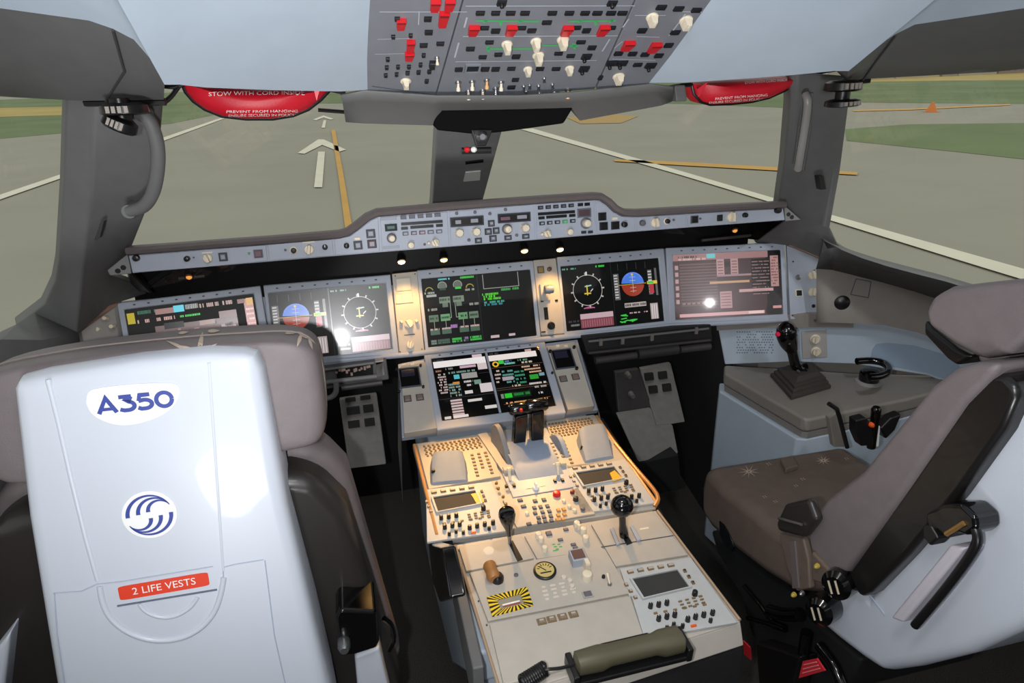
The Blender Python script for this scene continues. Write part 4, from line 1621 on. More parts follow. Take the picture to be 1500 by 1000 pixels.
# body: side profile (y, z) between its two flanks, darker skirt above, blue lower panels
prof = [(1.98, dz(1.66) - .03), (1.66, dz(1.66) - .03), (1.0, dz(1.0) - .03), (1.0, .52), (1.06, .47), (1.45, .10), (1.86, .0), (2.2, .0), (2.2, .5)]
g = G()
g.prism([(-.205, y, z) for y, z in prof], (.485, 0, 0), M_BLUE)
rel(ped, g, 'lower_body', bevel=.008)
for x, nm in ((-.222, 'side_skirt'), (.278, 'side_skirt')):
    g = G()
    sk = [(1.24, dz(1.24) - .006), (.95, dz(.95) - .006), (.95, dz(.95) - .13), (1.10, dz(1.1) - .12), (1.24, dz(1.24) - .09)]
    g.prism([(x, y, z) for y, z in sk], (.022, 0, 0), M_GREY)
    rel(ped, g, nm, bevel=.004)
    g = G()
    sk = [(1.665, dz(1.66) - .01), (1.25, dz(1.25) - .01), (1.25, dz(1.25) - .13), (1.665, dz(1.66) - .16)]
    g.prism([(x - .006 if x < 0 else x + .004, y, z) for y, z in sk], (.024, 0, 0), M_MATBLACK)
    rel(ped, g, nm, bevel=.004)
g = G()
g.prism([(-.19, 1.02, .02), (.27, 1.02, .02), (.27, 1.2, .02), (-.19, 1.2, .02)], (0, 0, .49), M_BLUE)
rel(ped, g, 'aft_foot', bevel=.006)
# warm lit edge strips along the front section
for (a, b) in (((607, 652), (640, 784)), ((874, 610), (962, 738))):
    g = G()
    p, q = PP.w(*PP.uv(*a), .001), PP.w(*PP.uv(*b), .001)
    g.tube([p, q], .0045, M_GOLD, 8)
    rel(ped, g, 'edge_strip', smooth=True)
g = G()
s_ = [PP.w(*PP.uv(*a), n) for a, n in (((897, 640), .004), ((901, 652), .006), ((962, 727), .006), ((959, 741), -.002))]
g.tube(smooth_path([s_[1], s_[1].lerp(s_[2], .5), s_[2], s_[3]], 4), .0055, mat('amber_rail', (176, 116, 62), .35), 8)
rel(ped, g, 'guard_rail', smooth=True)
for (a, b) in (((667, 799), (734, 1016)), ((963, 748), (1084, 908))):
    g = G()
    p, q = PP.w(*PP.uv(*a), .0005), PP.w(*PP.uv(*b), .0005)
    g.tube([p, q], .003, mat('tan_edge2', (168, 142, 116), .5), 8)
    rel(ped, g, 'edge_strip', smooth=True)
# screws and seams of the aft deck
KD = Kit(PP, ped, -.004)
for q in ((726, 925), (731, 946), (737, 968), (744, 990), (713, 915), (748, 985), (924, 872), (935, 895), (947, 925), (672, 806), (676, 826), (701, 880)):
    KD.knob(*q, 1.8, M_LINE, 'screw', .002)
# black latch handle on the left flank
g = G()
pts = [hX(x, y, -.226) for x, y in ((646, 792), (668, 798), (678, 840), (684, 872), (664, 878), (652, 850))]
g.prism(pts, (-.030, 0, 0), M_GLOSSBLACK)
rel(ped, g, 'side_handle', bevel=.006, seg=3)
# aft end: beige apron, black mesh and its lip
g = G()
e = [PP.w(*PP.uv(x, y), -.006) for x, y in ((1086, 908), (737, 1019))]
ap = [p + Vector((0, -.02, -.042)) for p in e]
g.prism([e[0], e[1], ap[1], ap[0]], (0, .014, 0), M_BEIGE)
rel(ped, g, 'aft_apron', bevel=.003)
g = G()
ap2 = [p + Vector((0, .004, -.012)) for p in ap]
lo = [p + Vector((0, -.006, -.17)) for p in ap2]
g.prism([ap2[0], ap2[1], lo[1], lo[0]], (0, .012, 0), mat('black_mesh_grille', (30, 29, 30), .7, noise=.5, nscale=700, bump=1.0, bscale=800))
rel(ped, g, 'mesh_grille')


def unit(name, corners, label, cat, group=None, m=M_BEIGE, th=.006, n1=.003, P=PP):
    cx = sum(c[0] for c in corners) / len(corners)
    cy = sum(c[1] for c in corners) / len(corners)
    r = empty(name, P.M @ T(*P.uv(cx, cy), 0), label, cat, group)
    upd()
    plate(P, r, corners, 'faceplate', m, th, n1, .001)
    return r, Kit(P, r, n1)


M_KEYTAN = mat('tan_key', (128, 106, 74), .5)
M_KEYBLK = mat('black_key', (28, 27, 28), .4)
M_REST = mat('palm_rest_grey', (140, 150, 164), .55, noise=.03)


def bil(q, s, t):
    """point inside a pixel quadrilateral TL TR BR BL"""
    a = Vector(q[0]).lerp(Vector(q[1]), s)
    b = Vector(q[3]).lerp(Vector(q[2]), s)
    c = a.lerp(b, t)
    return (c.x, c.y)


def palm(P, root, px, h0, h1, dot):
    """moulded palm rest: low at its aft end, rising and rounding off at the front"""
    TL, TR, BR, BL = [P.uv(x, y, lift=l) for (x, y), l in zip(px, (.6 * h1, .6 * h1, 0, 0))]
    g = G()
    rings = []
    N = 14
    for t, h, k in ((0, .002, .96), (.03, h0, .98), (.35, h0 + (h1 - h0) * .35, 1.0), (.7, h0 + (h1 - h0) * .78, 1.0), (.88, h1, .94), (.96, h1 * .82, .84), (1.0, h1 * .4, .76), (1.01, .0, .74)):
        L = Vector(BL).lerp(Vector(TL), t)
        R = Vector(BR).lerp(Vector(TR), t)
        c = (L + R) / 2
        r = []
        for i in range(N + 1):
            s = -1 + 2 * i / N
            p = c + (R - L) / 2 * s * k
            r.append((p.x, p.y, max(0, h) * max(0, 1 - abs(s) ** 5) ** .35))
        rings.append(r)
    g.loft(rings, M_REST, caps=False, closed=False)
    o = flat(P, root, g, 'palm_rest', smooth=True)
    g = G()
    u, v = P.uv(*dot, lift=h0)
    g.lathe([(0, .006), (.7, .006), (1, .004)], (u, v, .0), (u, v, h0 + .012), M_BLACK, 12)
    flat(P, root, g, 'cursor_button', smooth=True)
    return o


# the two keyboard units ahead on either side of the thrust levers
KEYG = 'keyboard units beside the thrust levers'
for corners, field, cols, rest, dot, lb in (
        ([(611, 650), (712, 634), (733, 697), (628, 716)], [(618, 653), (703, 640), (710, 655), (622, 670)], [(686, 665), (715, 660), (727, 694), (695, 700)], [(629, 664), (682, 660), (688, 707), (629, 712)], (635, 693),
         'beige keyboard unit with palm rest left of the thrust levers'),
        ([(799, 616), (870, 607), (917, 672), (822, 688)], [(802, 620), (866, 611), (880, 630), (808, 643)], [(803, 648), (828, 643), (843, 680), (817, 684)], [(842, 630), (888, 622), (901, 672), (855, 680)], (853, 658),
         'beige keyboard unit with palm rest right of the thrust levers')):
    r, K = unit('keyboard_unit', corners, lb, 'keyboard', KEYG)
    for j in range(6):
        for i in range(13):
            x, y = bil(field, (i + .5 + .25 * (j % 2)) / 13.4, (j + .5) / 6)
            K.btn(x, y, 3.6, 1.9, M_KEYTAN, 'key', .003)
    for j in range(7):
        for i in range(3):
            if i == 1 and j > 4:
                continue
            x, y = bil(cols, (i + .5) / 3, (j + .5) / 7)
            K.btn(x, y, 5, 2.2, M_KEYTAN, 'number_key', .003)
    palm(PP, r, rest, .010, .036 if 'left' in lb else .048, dot)

# radio management panels: one is modelled, the others are copies
RQ = [(908, 832), (1012, 816), (1080, 911), (943, 935)]
rad, K = unit('radio_panel', RQ, 'radio panel with dark window at the right aft corner of the pedestal', 'radio panel', 'radio management panels')
M_RADIO = mat('radio_panel_paint', (182, 184, 184), .45, noise=.03)
rad.children[0].data.materials[0] = M_RADIO
RADLCD = [(925.5, 851), (991.5, 837.7), (1009, 862.7), (943, 878.8)]
g = G()
L4 = [PP.uv(*p) for p in RADLCD]
g.poly(L4[::-1], .0032, .0052, mat('grey_lcd_glass', (58, 58, 58), .6, spec=.2))
flat(PP, rad, g, 'display_window')
g = G()
cx = sum(p[0] for p in L4) / 4
cy = sum(p[1] for p in L4) / 4
for k in range(4):
    a, b = Vector(L4[k]), Vector(L4[(k + 1) % 4])
    c = Vector((cx, cy))
    oa, ob = c + (a - c) * 1.09, c + (b - c) * 1.09
    g.prism([(*a, .003), (*b, .003), (*ob, .003), (*oa, .003)], (0, 0, .006), M_RADIO)
flat(PP, rad, g, 'window_frame')
for i in range(5):
    K.btn(*bil([(916, 839), (990, 827), (990, 827), (916, 839)], (i + .5) / 5, 0), 10, 4.4, M_KEYTAN, 'line_key', .004, legend=[(-.38, -.3, .38, .3, M_BEIGE)])
for j in range(3):
    K.btn(*bil([(914, 852), (914, 852), (934, 880), (934, 880)], 0, (j + .5) / 3), 5.5, 4.5, M_KEYTAN, 'side_key', .004, legend=[(-.3, -.3, .3, .3, M_BEIGE)])
    K.btn(*bil([(1000, 832), (1000, 832), (1018, 858), (1018, 858)], 0, (j + .5) / 3), 5, 4.5, M_KEYTAN, 'side_key', .004, legend=[(-.3, -.3, .3, .3, M_DKBTN)])
K.knob(1018, 868, 4.5, M_BLACK, 'tuning_knob', .012)
for q in ((953, 886.5), (965, 884.5), (977, 882)):
    K.knob(*q, 3.4, M_KEYBLK, 'volume_knob', .012, pointer=M_CREAM)
for q in ((965, 905), (977, 902), (988.5, 899.5), (1007.6, 906), (1019, 902.5), (1031, 899.5), (1044, 896.5)):
    K.knob(*q, 3.4, M_KEYBLK, 'volume_knob', .012, pointer=M_CREAM)
for q in ((977, 919), (1000, 916), (1041, 908), (987, 914)):
    K.knob(*q, 3.0, M_KEYBLK, 'volume_knob', .010, pointer=M_CREAM)
for j in range(3):
    for i in range(4):
        K.btn(*bil([(990, 880), (1030, 870), (1036, 884), (998, 894)], (i + .5) / 4, (j + .5) / 3), 6, 2.2, M_KEYTAN, 'number_key', .003)
for i in range(6):
    K.btn(*bil([(956, 899), (1042, 884), (1042, 884), (956, 899)], (i + .3) / 6, 0), 6, 2.4, M_KEYTAN, 'key', .003)
K.btn(1016, 917, 9, 3, M_ORANGE, 'reset_key', .004)
upd()


def copy_tree(o, parent=None):
    c = o.copy()
    COL.objects.link(c)
    c.parent = parent
    for ch in o.children:
        copy_tree(ch, c)
    return c


def moved(px_from, px_to, sc=(1, 1)):
    """matrix taking the modelled unit so that its point px_from lands on px_to, sliding in the deck plane"""
    a, b = PP.uv(*px_from), PP.uv(*px_to)
    M0 = PP.I @ rad.matrix_world
    return PP.M @ T(b[0] - a[0], b[1] - a[1], 0) @ M0


LC = (967, 857)
for tgt, lb, yel in (((669, 736), 'radio panel with painted yellow light on its dark window, left front of the pedestal', [(690, 727), (703, 724), (709, 738), (699, 742)]),
                     ((877, 699.5), 'radio panel with painted yellow light on its dark window, right front of the pedestal', [(893, 696), (900, 692), (912, 704), (898, 708)])):
    c = copy_tree(rad)
    c.matrix_world = moved(LC, tgt)
    c['label'] = lb
    upd()
    g = G()
    g.poly([PP.uv(*p) for p in yel][::-1], .004, .008, mat('amber_light_patch', (222, 168, 50), .45))
    flat(PP, c, g, 'yellow_light_patch')  # yellow light on the window corner, drawn as a coloured plate
rad['group'] = 'radio management panels'

# thrust lever quadrant -----------------------------------------------------
q, K = unit('thrust_lever_quadrant', [(712, 640), (800, 626), (846, 712), (752, 728)], 'blue grey thrust lever quadrant with two black levers', 'throttle quadrant', None, M_PANEL, .010, .004)
M_QUAD = mat('quadrant_blue_grey', (140, 152, 172), .5, noise=.03)


def wl(px, py, Y): return hY(px, py, Y)


YB = PP.w(*PP.uv(765, 664)).y
# curved cheeks either side
for (x0, y0, x1, y1, x2, y2) in ((722, 622, 733, 650, 741, 679), (806, 612, 822, 640, 834, 668)):
    g = G()
    base = [PP.w(*PP.uv(*p), .004) for p in ((719, 650), (743, 682))] if x0 < 760 else [PP.w(*PP.uv(*p), .004) for p in ((804, 640), (828, 672))]
    d = base[1] - base[0]
    arc = []
    for k in range(13):
        t = k / 12
        h = .075 * math.sin(math.pi * (.12 + .88 * t) ** .8) if x0 < 760 else .03 * math.sin(math.pi * t)
        arc.append(base[0] + d * t + Vector((0, 0, max(0, h))))
    g.prism(arc + [base[1] - Vector((0, 0, .01)), base[0] - Vector((0, 0, .01))], (.014, 0, 0), M_GREY2 if x0 < 760 else M_QUAD)
    rel(q, g, 'cheek', bevel=.003)
# the stepped saddle the levers run over
g = G()
rings = []
for px0, px1, py, n in ((732, 800, 645, .026), (740, 806, 655, .027), (748, 812, 668, .023), (752, 818, 680, .018), (756, 822, 690, .012), (760, 826, 700, .004)):
    a, b = PP.uv(px0, py + 4, lift=n), PP.uv(px1, py - 6, lift=n)
    rings.append([(a[0], a[1], .002), (a[0], a[1], n), (b[0], b[1], n), (b[0], b[1], .002)])
g.loft(rings, M_QUAD)
flat(PP, q, g, 'lever_saddle', bevel=.004)
for pts in ([(755, 612), (774, 607), (770, 655), (752, 662)], [(778, 607), (798, 602), (797, 648), (779, 655)]):
    g = G()
    f = [wl(x, y, YB + .01) for x, y in pts]
    mid = [p + Vector((0, -.010, 0)) for p in f]
    g.prism(f, (0, .030, .004), M_GLOSSBLACK)
    lv = rel(q, g, 'thrust_lever', bevel=.005, seg=3)
    # grip on top, tapered foot below
    g = G()
    c0, c1 = wl(pts[0][0] - 9, pts[0][1] - 12, YB + .03), wl(pts[1][0] + 4, pts[1][1] - 10, YB + .03)
    g.lathe([(0, .012), (.1, .0165), (.5, .018), (.9, .0165), (1, .012)], c0, c1, M_GLOSSBLACK, 16)
    gr = rel(q, g, 'lever_grip', smooth=True)
    g = G()
    g.loft([[f[3] + Vector((-.002, -.01, 0)), f[2] + Vector((.002, -.01, 0)), f[2] + Vector((.002, .03, 0)), f[3] + Vector((-.002, .03, 0))],
            [p for p in (wl(pts[3][0] + 1, pts[3][1] + 7, YB - .01), wl(pts[2][0] - 5, pts[2][1] + 10, YB - .01), wl(pts[2][0] - 5, pts[2][1] + 10, YB + .02), wl(pts[3][0] + 1, pts[3][1] + 7, YB + .02))]], M_MATBLACK)
    rel(q, g, 'lever_foot', bevel=.002)
g = G()
c = wl(763, 600, YB + .012)
g.lathe([(0, .005), (1, .004)], c, c + Vector((0, -.006, 0)), M_RED, 12)
rel(q, g, 'disconnect_button', smooth=True)
# warm plates left of the levers
g = G()
g.poly([PP.uv(*p) for p in ((700, 640), (713, 636), (744, 688), (736, 694))][::-1], .003, .010, M_BEIGE)
flat(PP, q, g, 'side_rail', bevel=.001)
# engine master levers with their plates
for (x, y) in ((747, 705), (818, 697)):
    g = G()
    u, v = PP.uv(x, y)
    g.lathe([(0, .004), (.8, .0045), (.82, .007), (1, .006)], (u, v, .004), (u, v + .012, .034), M_CREAM, 12)
    flat(PP, q, g, 'engine_master_lever', smooth=True)
    K.btn(x, y - 15, 22, 7, M_BEIGE, 'lever_gate', .012)
    K.btn(x - 5, y + 8, 5, 3.5, M_BLACK, 'latch', .006)
    K.btn(x + 6, y + 7, 5, 3.5, M_BLACK, 'latch', .006)

# engine start / display select panel
ec, K = unit('engine_start_panel', [(737, 732), (847, 714), (872, 752), (757, 772)], 'middle pedestal panel with rows of small dark keys and a red button', 'panel', None)
K.rotary(785, 712, 5, M_WHITE, 0, .02)
for x0, y0, x1, y1 in ((770, 712, 781, 714), (789, 711, 800, 708)):
    K.btn((x0 + x1) / 2, (y0 + y1) / 2 + 3, 10, 1.4, M_GREEN, 'legend_line', .001)
K.knob(815.5, 722.5, 6, M_RED, 'red_button', .010)
K.knob(838.5, 720, 3.4, mat('maroon', (116, 40, 40), .4), 'small_knob', .008)
K.knob(843.5, 730, 4.2, M_DKBTN, 'knob', .01)
M_BLKEY = mat('slate_key', (70, 80, 96), .5)
M_ORKEY = mat('amber_key', (196, 140, 70), .5)
for y, xs in ((732, (784, 797)), (742, (783, 792, 802)), (750, (784, 795, 805, 818, 826)), (757.5, (789, 797, 807, 818, 827)), (764, (790, 799, 808, 817, 825))):
    for x in xs:
        K.btn(x, y - (x - 784) * .13 + 2, 6.5, 4.2, M_ORKEY if x > 812 else M_BLKEY, 'key', .004)
for x, y in ((762, 733), (767, 742), (775, 768)):
    K.btn(x, y, 8, 4, M_BLKEY, 'key', .004)
for x, y in ((834, 741), (842, 747), (854, 745), (826, 733), (772, 751)):
    K.knob(x, y, 3.0, M_CREAM if x != 854 else M_BTN, 'small_knob', .006)
for x, y in ((741, 738), (737, 727), (730, 715), (727, 707)):
    K.knob(x, y, 2.4, mat('bronze', (128, 100, 60), .4), 'small_knob', .006)
for x, y in ((842, 697), (850, 705), (856, 714), (862, 724), (868, 733)):
    K.btn(x, y, 5, 3, M_KEYTAN, 'key', .003)

# speed brake and flap levers
sb, K = unit('speed_brake_unit', [(672, 801), (764, 785), (782, 817), (683, 836)], 'plain pedestal panel with the slim black speed brake lever in its slot', 'lever panel', 'lever panels of the pedestal')
g = G()
s4 = [PP.uv(*p) for p in ((744, 795), (751, 793), (766, 821), (758, 824))]
g.poly(s4[::-1], .0032, .0042, M_BLACK)
flat(PP, sb, g, 'slot')
b = PP.w(*PP.uv(747, 797), .003)
g = G()
c1, c2, c3 = wl(746, 783, b.y - .01), wl(743, 762, b.y - .02), wl(742, 748, b.y - .025)
g.tube([b, c1], .0045, M_STEEL, 10)
rel(sb, g, 'lever_shaft', smooth=True)
g = G()
g.lathe([(0, .006), (.25, .008), (.6, .016), (.85, .019), (.97, .017), (1, .010)], c1, c3, M_GLOSSBLACK, 18)
rel(sb, g, 'lever_knob', smooth=True)
K.knob(716, 806, 9, mat('worn_print', (212, 204, 190), .5), 'scale_dial', .001)
fl, K = unit('flap_lever_unit', [(866, 767), (957, 750), (1008, 812), (902, 829)], 'pedestal panel with the round black headed flap lever', 'lever panel', 'lever panels of the pedestal')
g = G()
s4 = [PP.uv(*p) for p in ((908, 781), (915, 779), (926, 797), (918, 800))]
g.poly(s4[::-1], .0032, .0045, M_BLACK)
flat(PP, fl, g, 'slot')
for pts in ([(893, 778), (898, 776), (908, 800), (903, 802)], [(922, 774), (927, 773), (939, 794), (933, 796)]):
    g = G()
    g.poly([PP.uv(*p) for p in pts][::-1], .003, .010, M_PANEL)
    flat(PP, fl, g, 'gate_rail', bevel=.002)
b = PP.w(*PP.uv(914, 786), .003)
c1, c2 = wl(912, 768, b.y - .005), wl(911, 741, b.y - .02)
g = G()
g.tube([b, b.lerp(c1, .6), c1, c2], .008, M_GLOSSBLACK, 12, radii=[.011, .010, .008, .008])
rel(fl, g, 'lever_shaft', smooth=True)
g = G()
ax = (c2 - c1).normalized()
R = .0255
g.lathe([(.5 - .5 * math.cos(math.pi * k / 12), R * max(.02, math.sin(math.pi * k / 12))) for k in range(13)], c2 - ax * R, c2 + ax * R, M_GLOSSBLACK, 22)
rel(fl, g, 'lever_head', smooth=True)
K.btn(944, 774, 14, 2.4, M_CREAM, 'legend_strip', .001)
for pts in ([(880, 802), (986, 785), (987, 786.2), (881, 803.5)],):
    g = G()
    g.poly([PP.uv(*p) for p in pts][::-1], .003, .0035, M_LINE)
    flat(PP, fl, g, 'seam')

# transponder panel with ivory knobs
tp, K = unit('transponder_panel', [(768, 784), (862, 768), (884, 804), (787, 818)], 'pale pedestal panel with round ivory knobs and a green diagram', 'panel', None)
for qx, qy, r in ((789, 783, 5), (792.5, 789, 4.6), (798, 803, 5), (845, 767, 5), (854.5, 776, 5), (858, 788, 5), (848, 771, 3.5)):
    K.knob(qx, qy, r, M_CREAM, 'knob', .012)
K.btn(804, 782, 9, 6, M_BTN, 'button', .005)
for qx, qy in ((829, 776), (821, 791), (840, 798), (843, 803)):
    K.btn(qx, qy, 8, 3.4, M_BTN, 'button', .004)
for k in range(5):
    K.btn(811 + k * 2.6, 797 + (k % 3) * 3.4, 4.5, 1.3, M_GREEN, 'legend_line', .001)
K.btn(814, 806, 9, 1.6, M_GREEN, 'legend_line', .001)

# parking brake / rudder trim panel
pb, K = unit('parking_brake_panel', [(688, 838), (785, 819), (886, 803), (924, 868), (715, 909)], 'beige pedestal panel with hazard striped guard, brass lever and round gauge', 'panel', None)
g = G()
u, v = PP.uv(716, 836)
u2, v2 = PP.uv(724, 856)
g.lathe([(0, .012), (.15, .0145), (.5, .013), (.85, .0145), (1, .011)], (u, v, .022), (u2, v2, .016), mat('brass_brown', (158, 108, 58), .45, noise=.1, nscale=90), 16)
flat(PP, pb, g, 'brake_handle', smooth=True)
g = G()
u, v = PP.uv(729, 851)
g.lathe([(0, .013), (.6, .013), (1, .009)], (u, v, .003), (u, v, .020), M_BLACK, 16)
flat(PP, pb, g, 'brake_hub', smooth=True)
K.knob(756, 841.5, 3.2, M_BTN, 'screw', .003)
# gauge
g = G()
u, v = PP.uv(798, 838)
g.lathe([(0, .025), (.8, .025), (1, .0225)], (u, v, .002), (u, v, .008), M_BLACK, 32)
gz = flat(PP, pb, g, 'gauge_ring', smooth=True)
g = G()
g.lathe([(0, .020), (1, .020)], (u, v, .0075), (u, v, .0084), mat('gauge_face', (196, 178, 112), .4), 32)
for k in range(7):
    a = math.radians(20 + 23 * k)
    g.box((u + .0145 * math.cos(a), v + .0145 * math.sin(a), .0088), (.0016, .006, .0006), M_BLACK, Matrix.Rotation(a - math.pi / 2, 3, 'Z'))
g.box((u - .004, v + .004, .0088), (.002, .018, .0006), M_BLACK, Matrix.Rotation(.7, 3, 'Z'))
g.box((u, v - .008, .0088), (.024, .003, .0006), M_BLACK)
flat(PP, pb, g, 'gauge_face')
# indicator box and rudder trim selector
g = G()
u, v = PP.uv(846, 823)
g.box((u, v, .013), (.033, .034, .022), M_PANEL)
g.box((u, v, .0245), (.027, .026, .002), mat('brown_window', (104, 74, 66), .35))
flat(PP, pb, g, 'trim_indicator', bevel=.001)
K.knob(860, 843, 8.5, M_CREAM, 'rudder_trim_knob', .016)
K.btn(859, 832, 8, 10, M_CREAM, 'pointer_wing', .022)
K.knob(884, 844, 3, M_BLACK, 'button', .006)
K.toggle(893, 856, 16, M_CREAM, 'toggle_switch', .9)
K.btn(861, 871, 12, 7, M_BTN, 'button', .006, rim=M_BEIGE2)
M_PALE = mat('pale_print', (208, 198, 184), .5)
for k in range(16):
    x, y = bil([(789, 858), (842, 848), (848, 868), (796, 882)], (k % 4 + .5) / 4, (k // 4 + .5) / 4)
    K.btn(x, y, 9 if k % 3 else 6, 3, M_PALE, 'legend', .0012)
for qx, qy in ((835, 850), (826, 845), (838, 858)):
    K.knob(qx, qy, 4, M_PALE, 'flush_knob', .006)
# yellow and black striped guard
hz = [PP.uv(*p) for p in ((713, 877), (772, 862), (782, 888), (721, 904))]
hi = [PP.uv(*p) for p in ((729, 880.5), (763, 872), (768, 885.5), (734, 894))]
hN = .006
hz2 = [PP.uv(*p, lift=hN) for p in ((713, 874), (772, 859), (781, 886), (721, 902))]
hi2 = [PP.uv(*p, lift=hN) for p in ((728, 878.5), (762, 870), (768, 883.5), (734, 892))]
g = G()
for k in range(4):
    j = (k + 1) % 4
    n = 9 if k % 2 == 0 else 4
    d_ = .75 if k in (0, 3) else -.75
    for i in range(2 * n):
        t0, t1 = i / (2 * n), (i + 1) / (2 * n)
        m = M_YELLOW if i % 2 == 0 else M_BLACK
        O0, O1 = Vector(hz2[k]).lerp(Vector(hz2[j]), t0), Vector(hz2[k]).lerp(Vector(hz2[j]), t1)
        cl_ = lambda t: max(0, min(1, t))
        I0, I1 = Vector(hi2[k]).lerp(Vector(hi2[j]), cl_(t0 + d_ / (2 * n))), Vector(hi2[k]).lerp(Vector(hi2[j]), cl_(t1 + d_ / (2 * n)))
        if (O0 - O1).length > 1e-5:
            g.add([(*O0, hN), (*O1, hN), (*I1, hN), (*I0, hN)] if (I0 - I1).length > 1e-5 else [(*O0, hN), (*O1, hN), (*I1, hN)], [(0, 1, 2, 3) if (I0 - I1).length > 1e-5 else (0, 1, 2)], m)
        g.add([(*O0, hN), (*O1, hN), (*O1, .003), (*O0, .003)], [(0, 1, 2, 3)], M_BLACK if i % 2 else M_YELLOW)
    g.add([(*hi2[k], hN), (*hi2[j], hN), (*hi2[j], .004), (*hi2[k], .004)], [(0, 1, 2, 3)], M_BLACK)
flat(PP, pb, g, 'striped_guard')
g = G()
g.poly(hi2[::-1], .0032, .0052, mat('guard_window', (146, 140, 124), .3))
h2 = [Vector(hi2[k]).lerp((Vector(hi2[0]) + Vector(hi2[2])) / 2, .25) for k in range(4)]
g.poly([h2[0].lerp(h2[3], .55), h2[1].lerp(h2[2], .55), h2[1].lerp(h2[2], .75), h2[0].lerp(h2[3], .75)], .0053, .0056, M_WHITE)
g.poly([h2[0].lerp(h2[3], .8), h2[1].lerp(h2[2], .8), h2[2], h2[3]], .0053, .0056, mat('dull_red', (150, 70, 60), .5))
flat(PP, pb, g, 'guarded_window')

# printer cover at the aft end
pc, K = unit('printer_cover', [(717, 913), (926, 872), (944, 932), (900, 958), (738, 1003)], 'plain beige cover plate with four small square keys near the aft end', 'cover plate', None)
for q_ in ((793.5, 910.5), (808, 907), (824, 903.5), (840, 900)):
    K.btn(*q_, 10.5, 6.5, mat('brown_key', (132, 116, 100), .5), 'button', .005, rim=M_KEYTAN, legend=[(-.3, -.1, .3, .3, M_BEIGE)])

# handset lying across the aft end, and its coiled cord
Ph = Plane(PP.w(0, 0, .03), (1, 0, 0), PP.n)
ha, hb = hit(842, 972, Ph.o, Ph.n), hit(1000, 934, Ph.o, Ph.n)
hs = empty('handset', T(*((ha + hb) / 2)), 'dark olive grey handset lying across the aft end of the pedestal', 'handset')
upd()
M_HAND = mat('olive_grey_plastic', (84, 80, 62), .38)
g = G()
ax = (hb - ha)
up_ = PP.n
sd = ax.normalized().cross(up_).normalized()
rings = []
for t, w_, h_, dn in ((0, .010, .010, 0), (.02, .020, .017, 0), (.22, .022, .019, 0), (.30, .019, .015, .002), (.72, .019, .015, .002), (.80, .024, .019, 0), (.97, .024, .018, 0), (1.0, .014, .010, 0)):
    c = ha + ax * t + up_ * dn
    rings.append([c + sd * (a) + up_ * b for a, b in sup(w_, h_, 3.2, 16)])
g.loft(rings, M_HAND)
rel(hs, g, 'body', smooth=True)
g = G()
c = ha + ax * .5 - sd * .022 + up_ * -.01
g.box((0, 0, 0), (.10, .012, .026), M_BLACK)
o = g.build('talk_switch', hs, bevel=.004)
o.matrix_world = frame(c, ax, up_)
o.matrix_world = hs.matrix_world.inverted() @ o.matrix_world
o.matrix_local = o.matrix_world.copy()
cr = empty('handset_cradle', T(*((ha + hb) / 2 - PP.n * .05)), 'black cradle under the olive handset at the pedestal end', 'cradle')
upd()
g = G()
g.box((0, 0, 0), ((hb - ha).length * 1.02, .05, .012), M_BLACK)
o = g.build('tray', cr, bevel=.004)
o.matrix_local = cr.matrix_world.inverted() @ frame((ha + hb) / 2 - up_ * .031, ax, up_)
for k in (-.5, .5):
    g = G()
    g.box((0, 0, 0), (.012, .056, .034), M_BLACK)
    o = g.build('end_clip', cr, bevel=.003)
    o.matrix_local = cr.matrix_world.inverted() @ frame((ha + hb) / 2 + ax * k * 1.04 - up_ * .018, ax, up_)
# cord
pts = [ha + ax * .01, hit(822, 978, Ph.o, Ph.n), hit(800, 980, Ph.o, Ph.n)]
coil_a, coil_b = hit(798, 979, Ph.o - PP.n * .012, Ph.n), hit(764, 1000, Ph.o - PP.n * .012, Ph.n)
path = smooth_path(pts, 5)
d = coil_b - coil_a
e1 = up_
e2 = d.normalized().cross(e1).normalized()
N = 150
coil = []
for k in range(N + 1):
    t = k / N
    a = 2 * math.pi * 11 * t
    coil.append(coil_a + d * t + e1 * .012 * math.cos(a) + e2 * .012 * math.sin(a))
g = G()
g.tube(path + coil, .0032, M_BLACK, 7)
rel(hs, g, 'coiled_cord', smooth=True)

# ------------------------------------------------------------------ overhead panel
s31, c31 = math.sin(math.radians(31)), math.cos(math.radians(31))
OP = Plane((0, 1.4, 1.62), (1, 0, 0), (0, -s31, -c31))
OG = 'overhead switch panels'


def osect(px, label):
    cx = sum(p[0] for p in px) / len(px)
    cy = sum(p[1] for p in px) / len(px)
    r = empty('switch_panel', OP.M @ T(*OP.uv(cx, cy), 0), label, 'overhead panel', OG)
    upd()
    plate(OP, r, px, 'faceplate', M_OVER, .02, 0, .002)
    return r, Kit(OP, r, 0)


M_OBTN = mat('overhead_black_button', (24, 25, 30), .4)
M_OLINE = mat('pale_grey_line', (176, 182, 190), .5)
M_GREENL = mat('overhead_green_line', (66, 178, 100), .5)


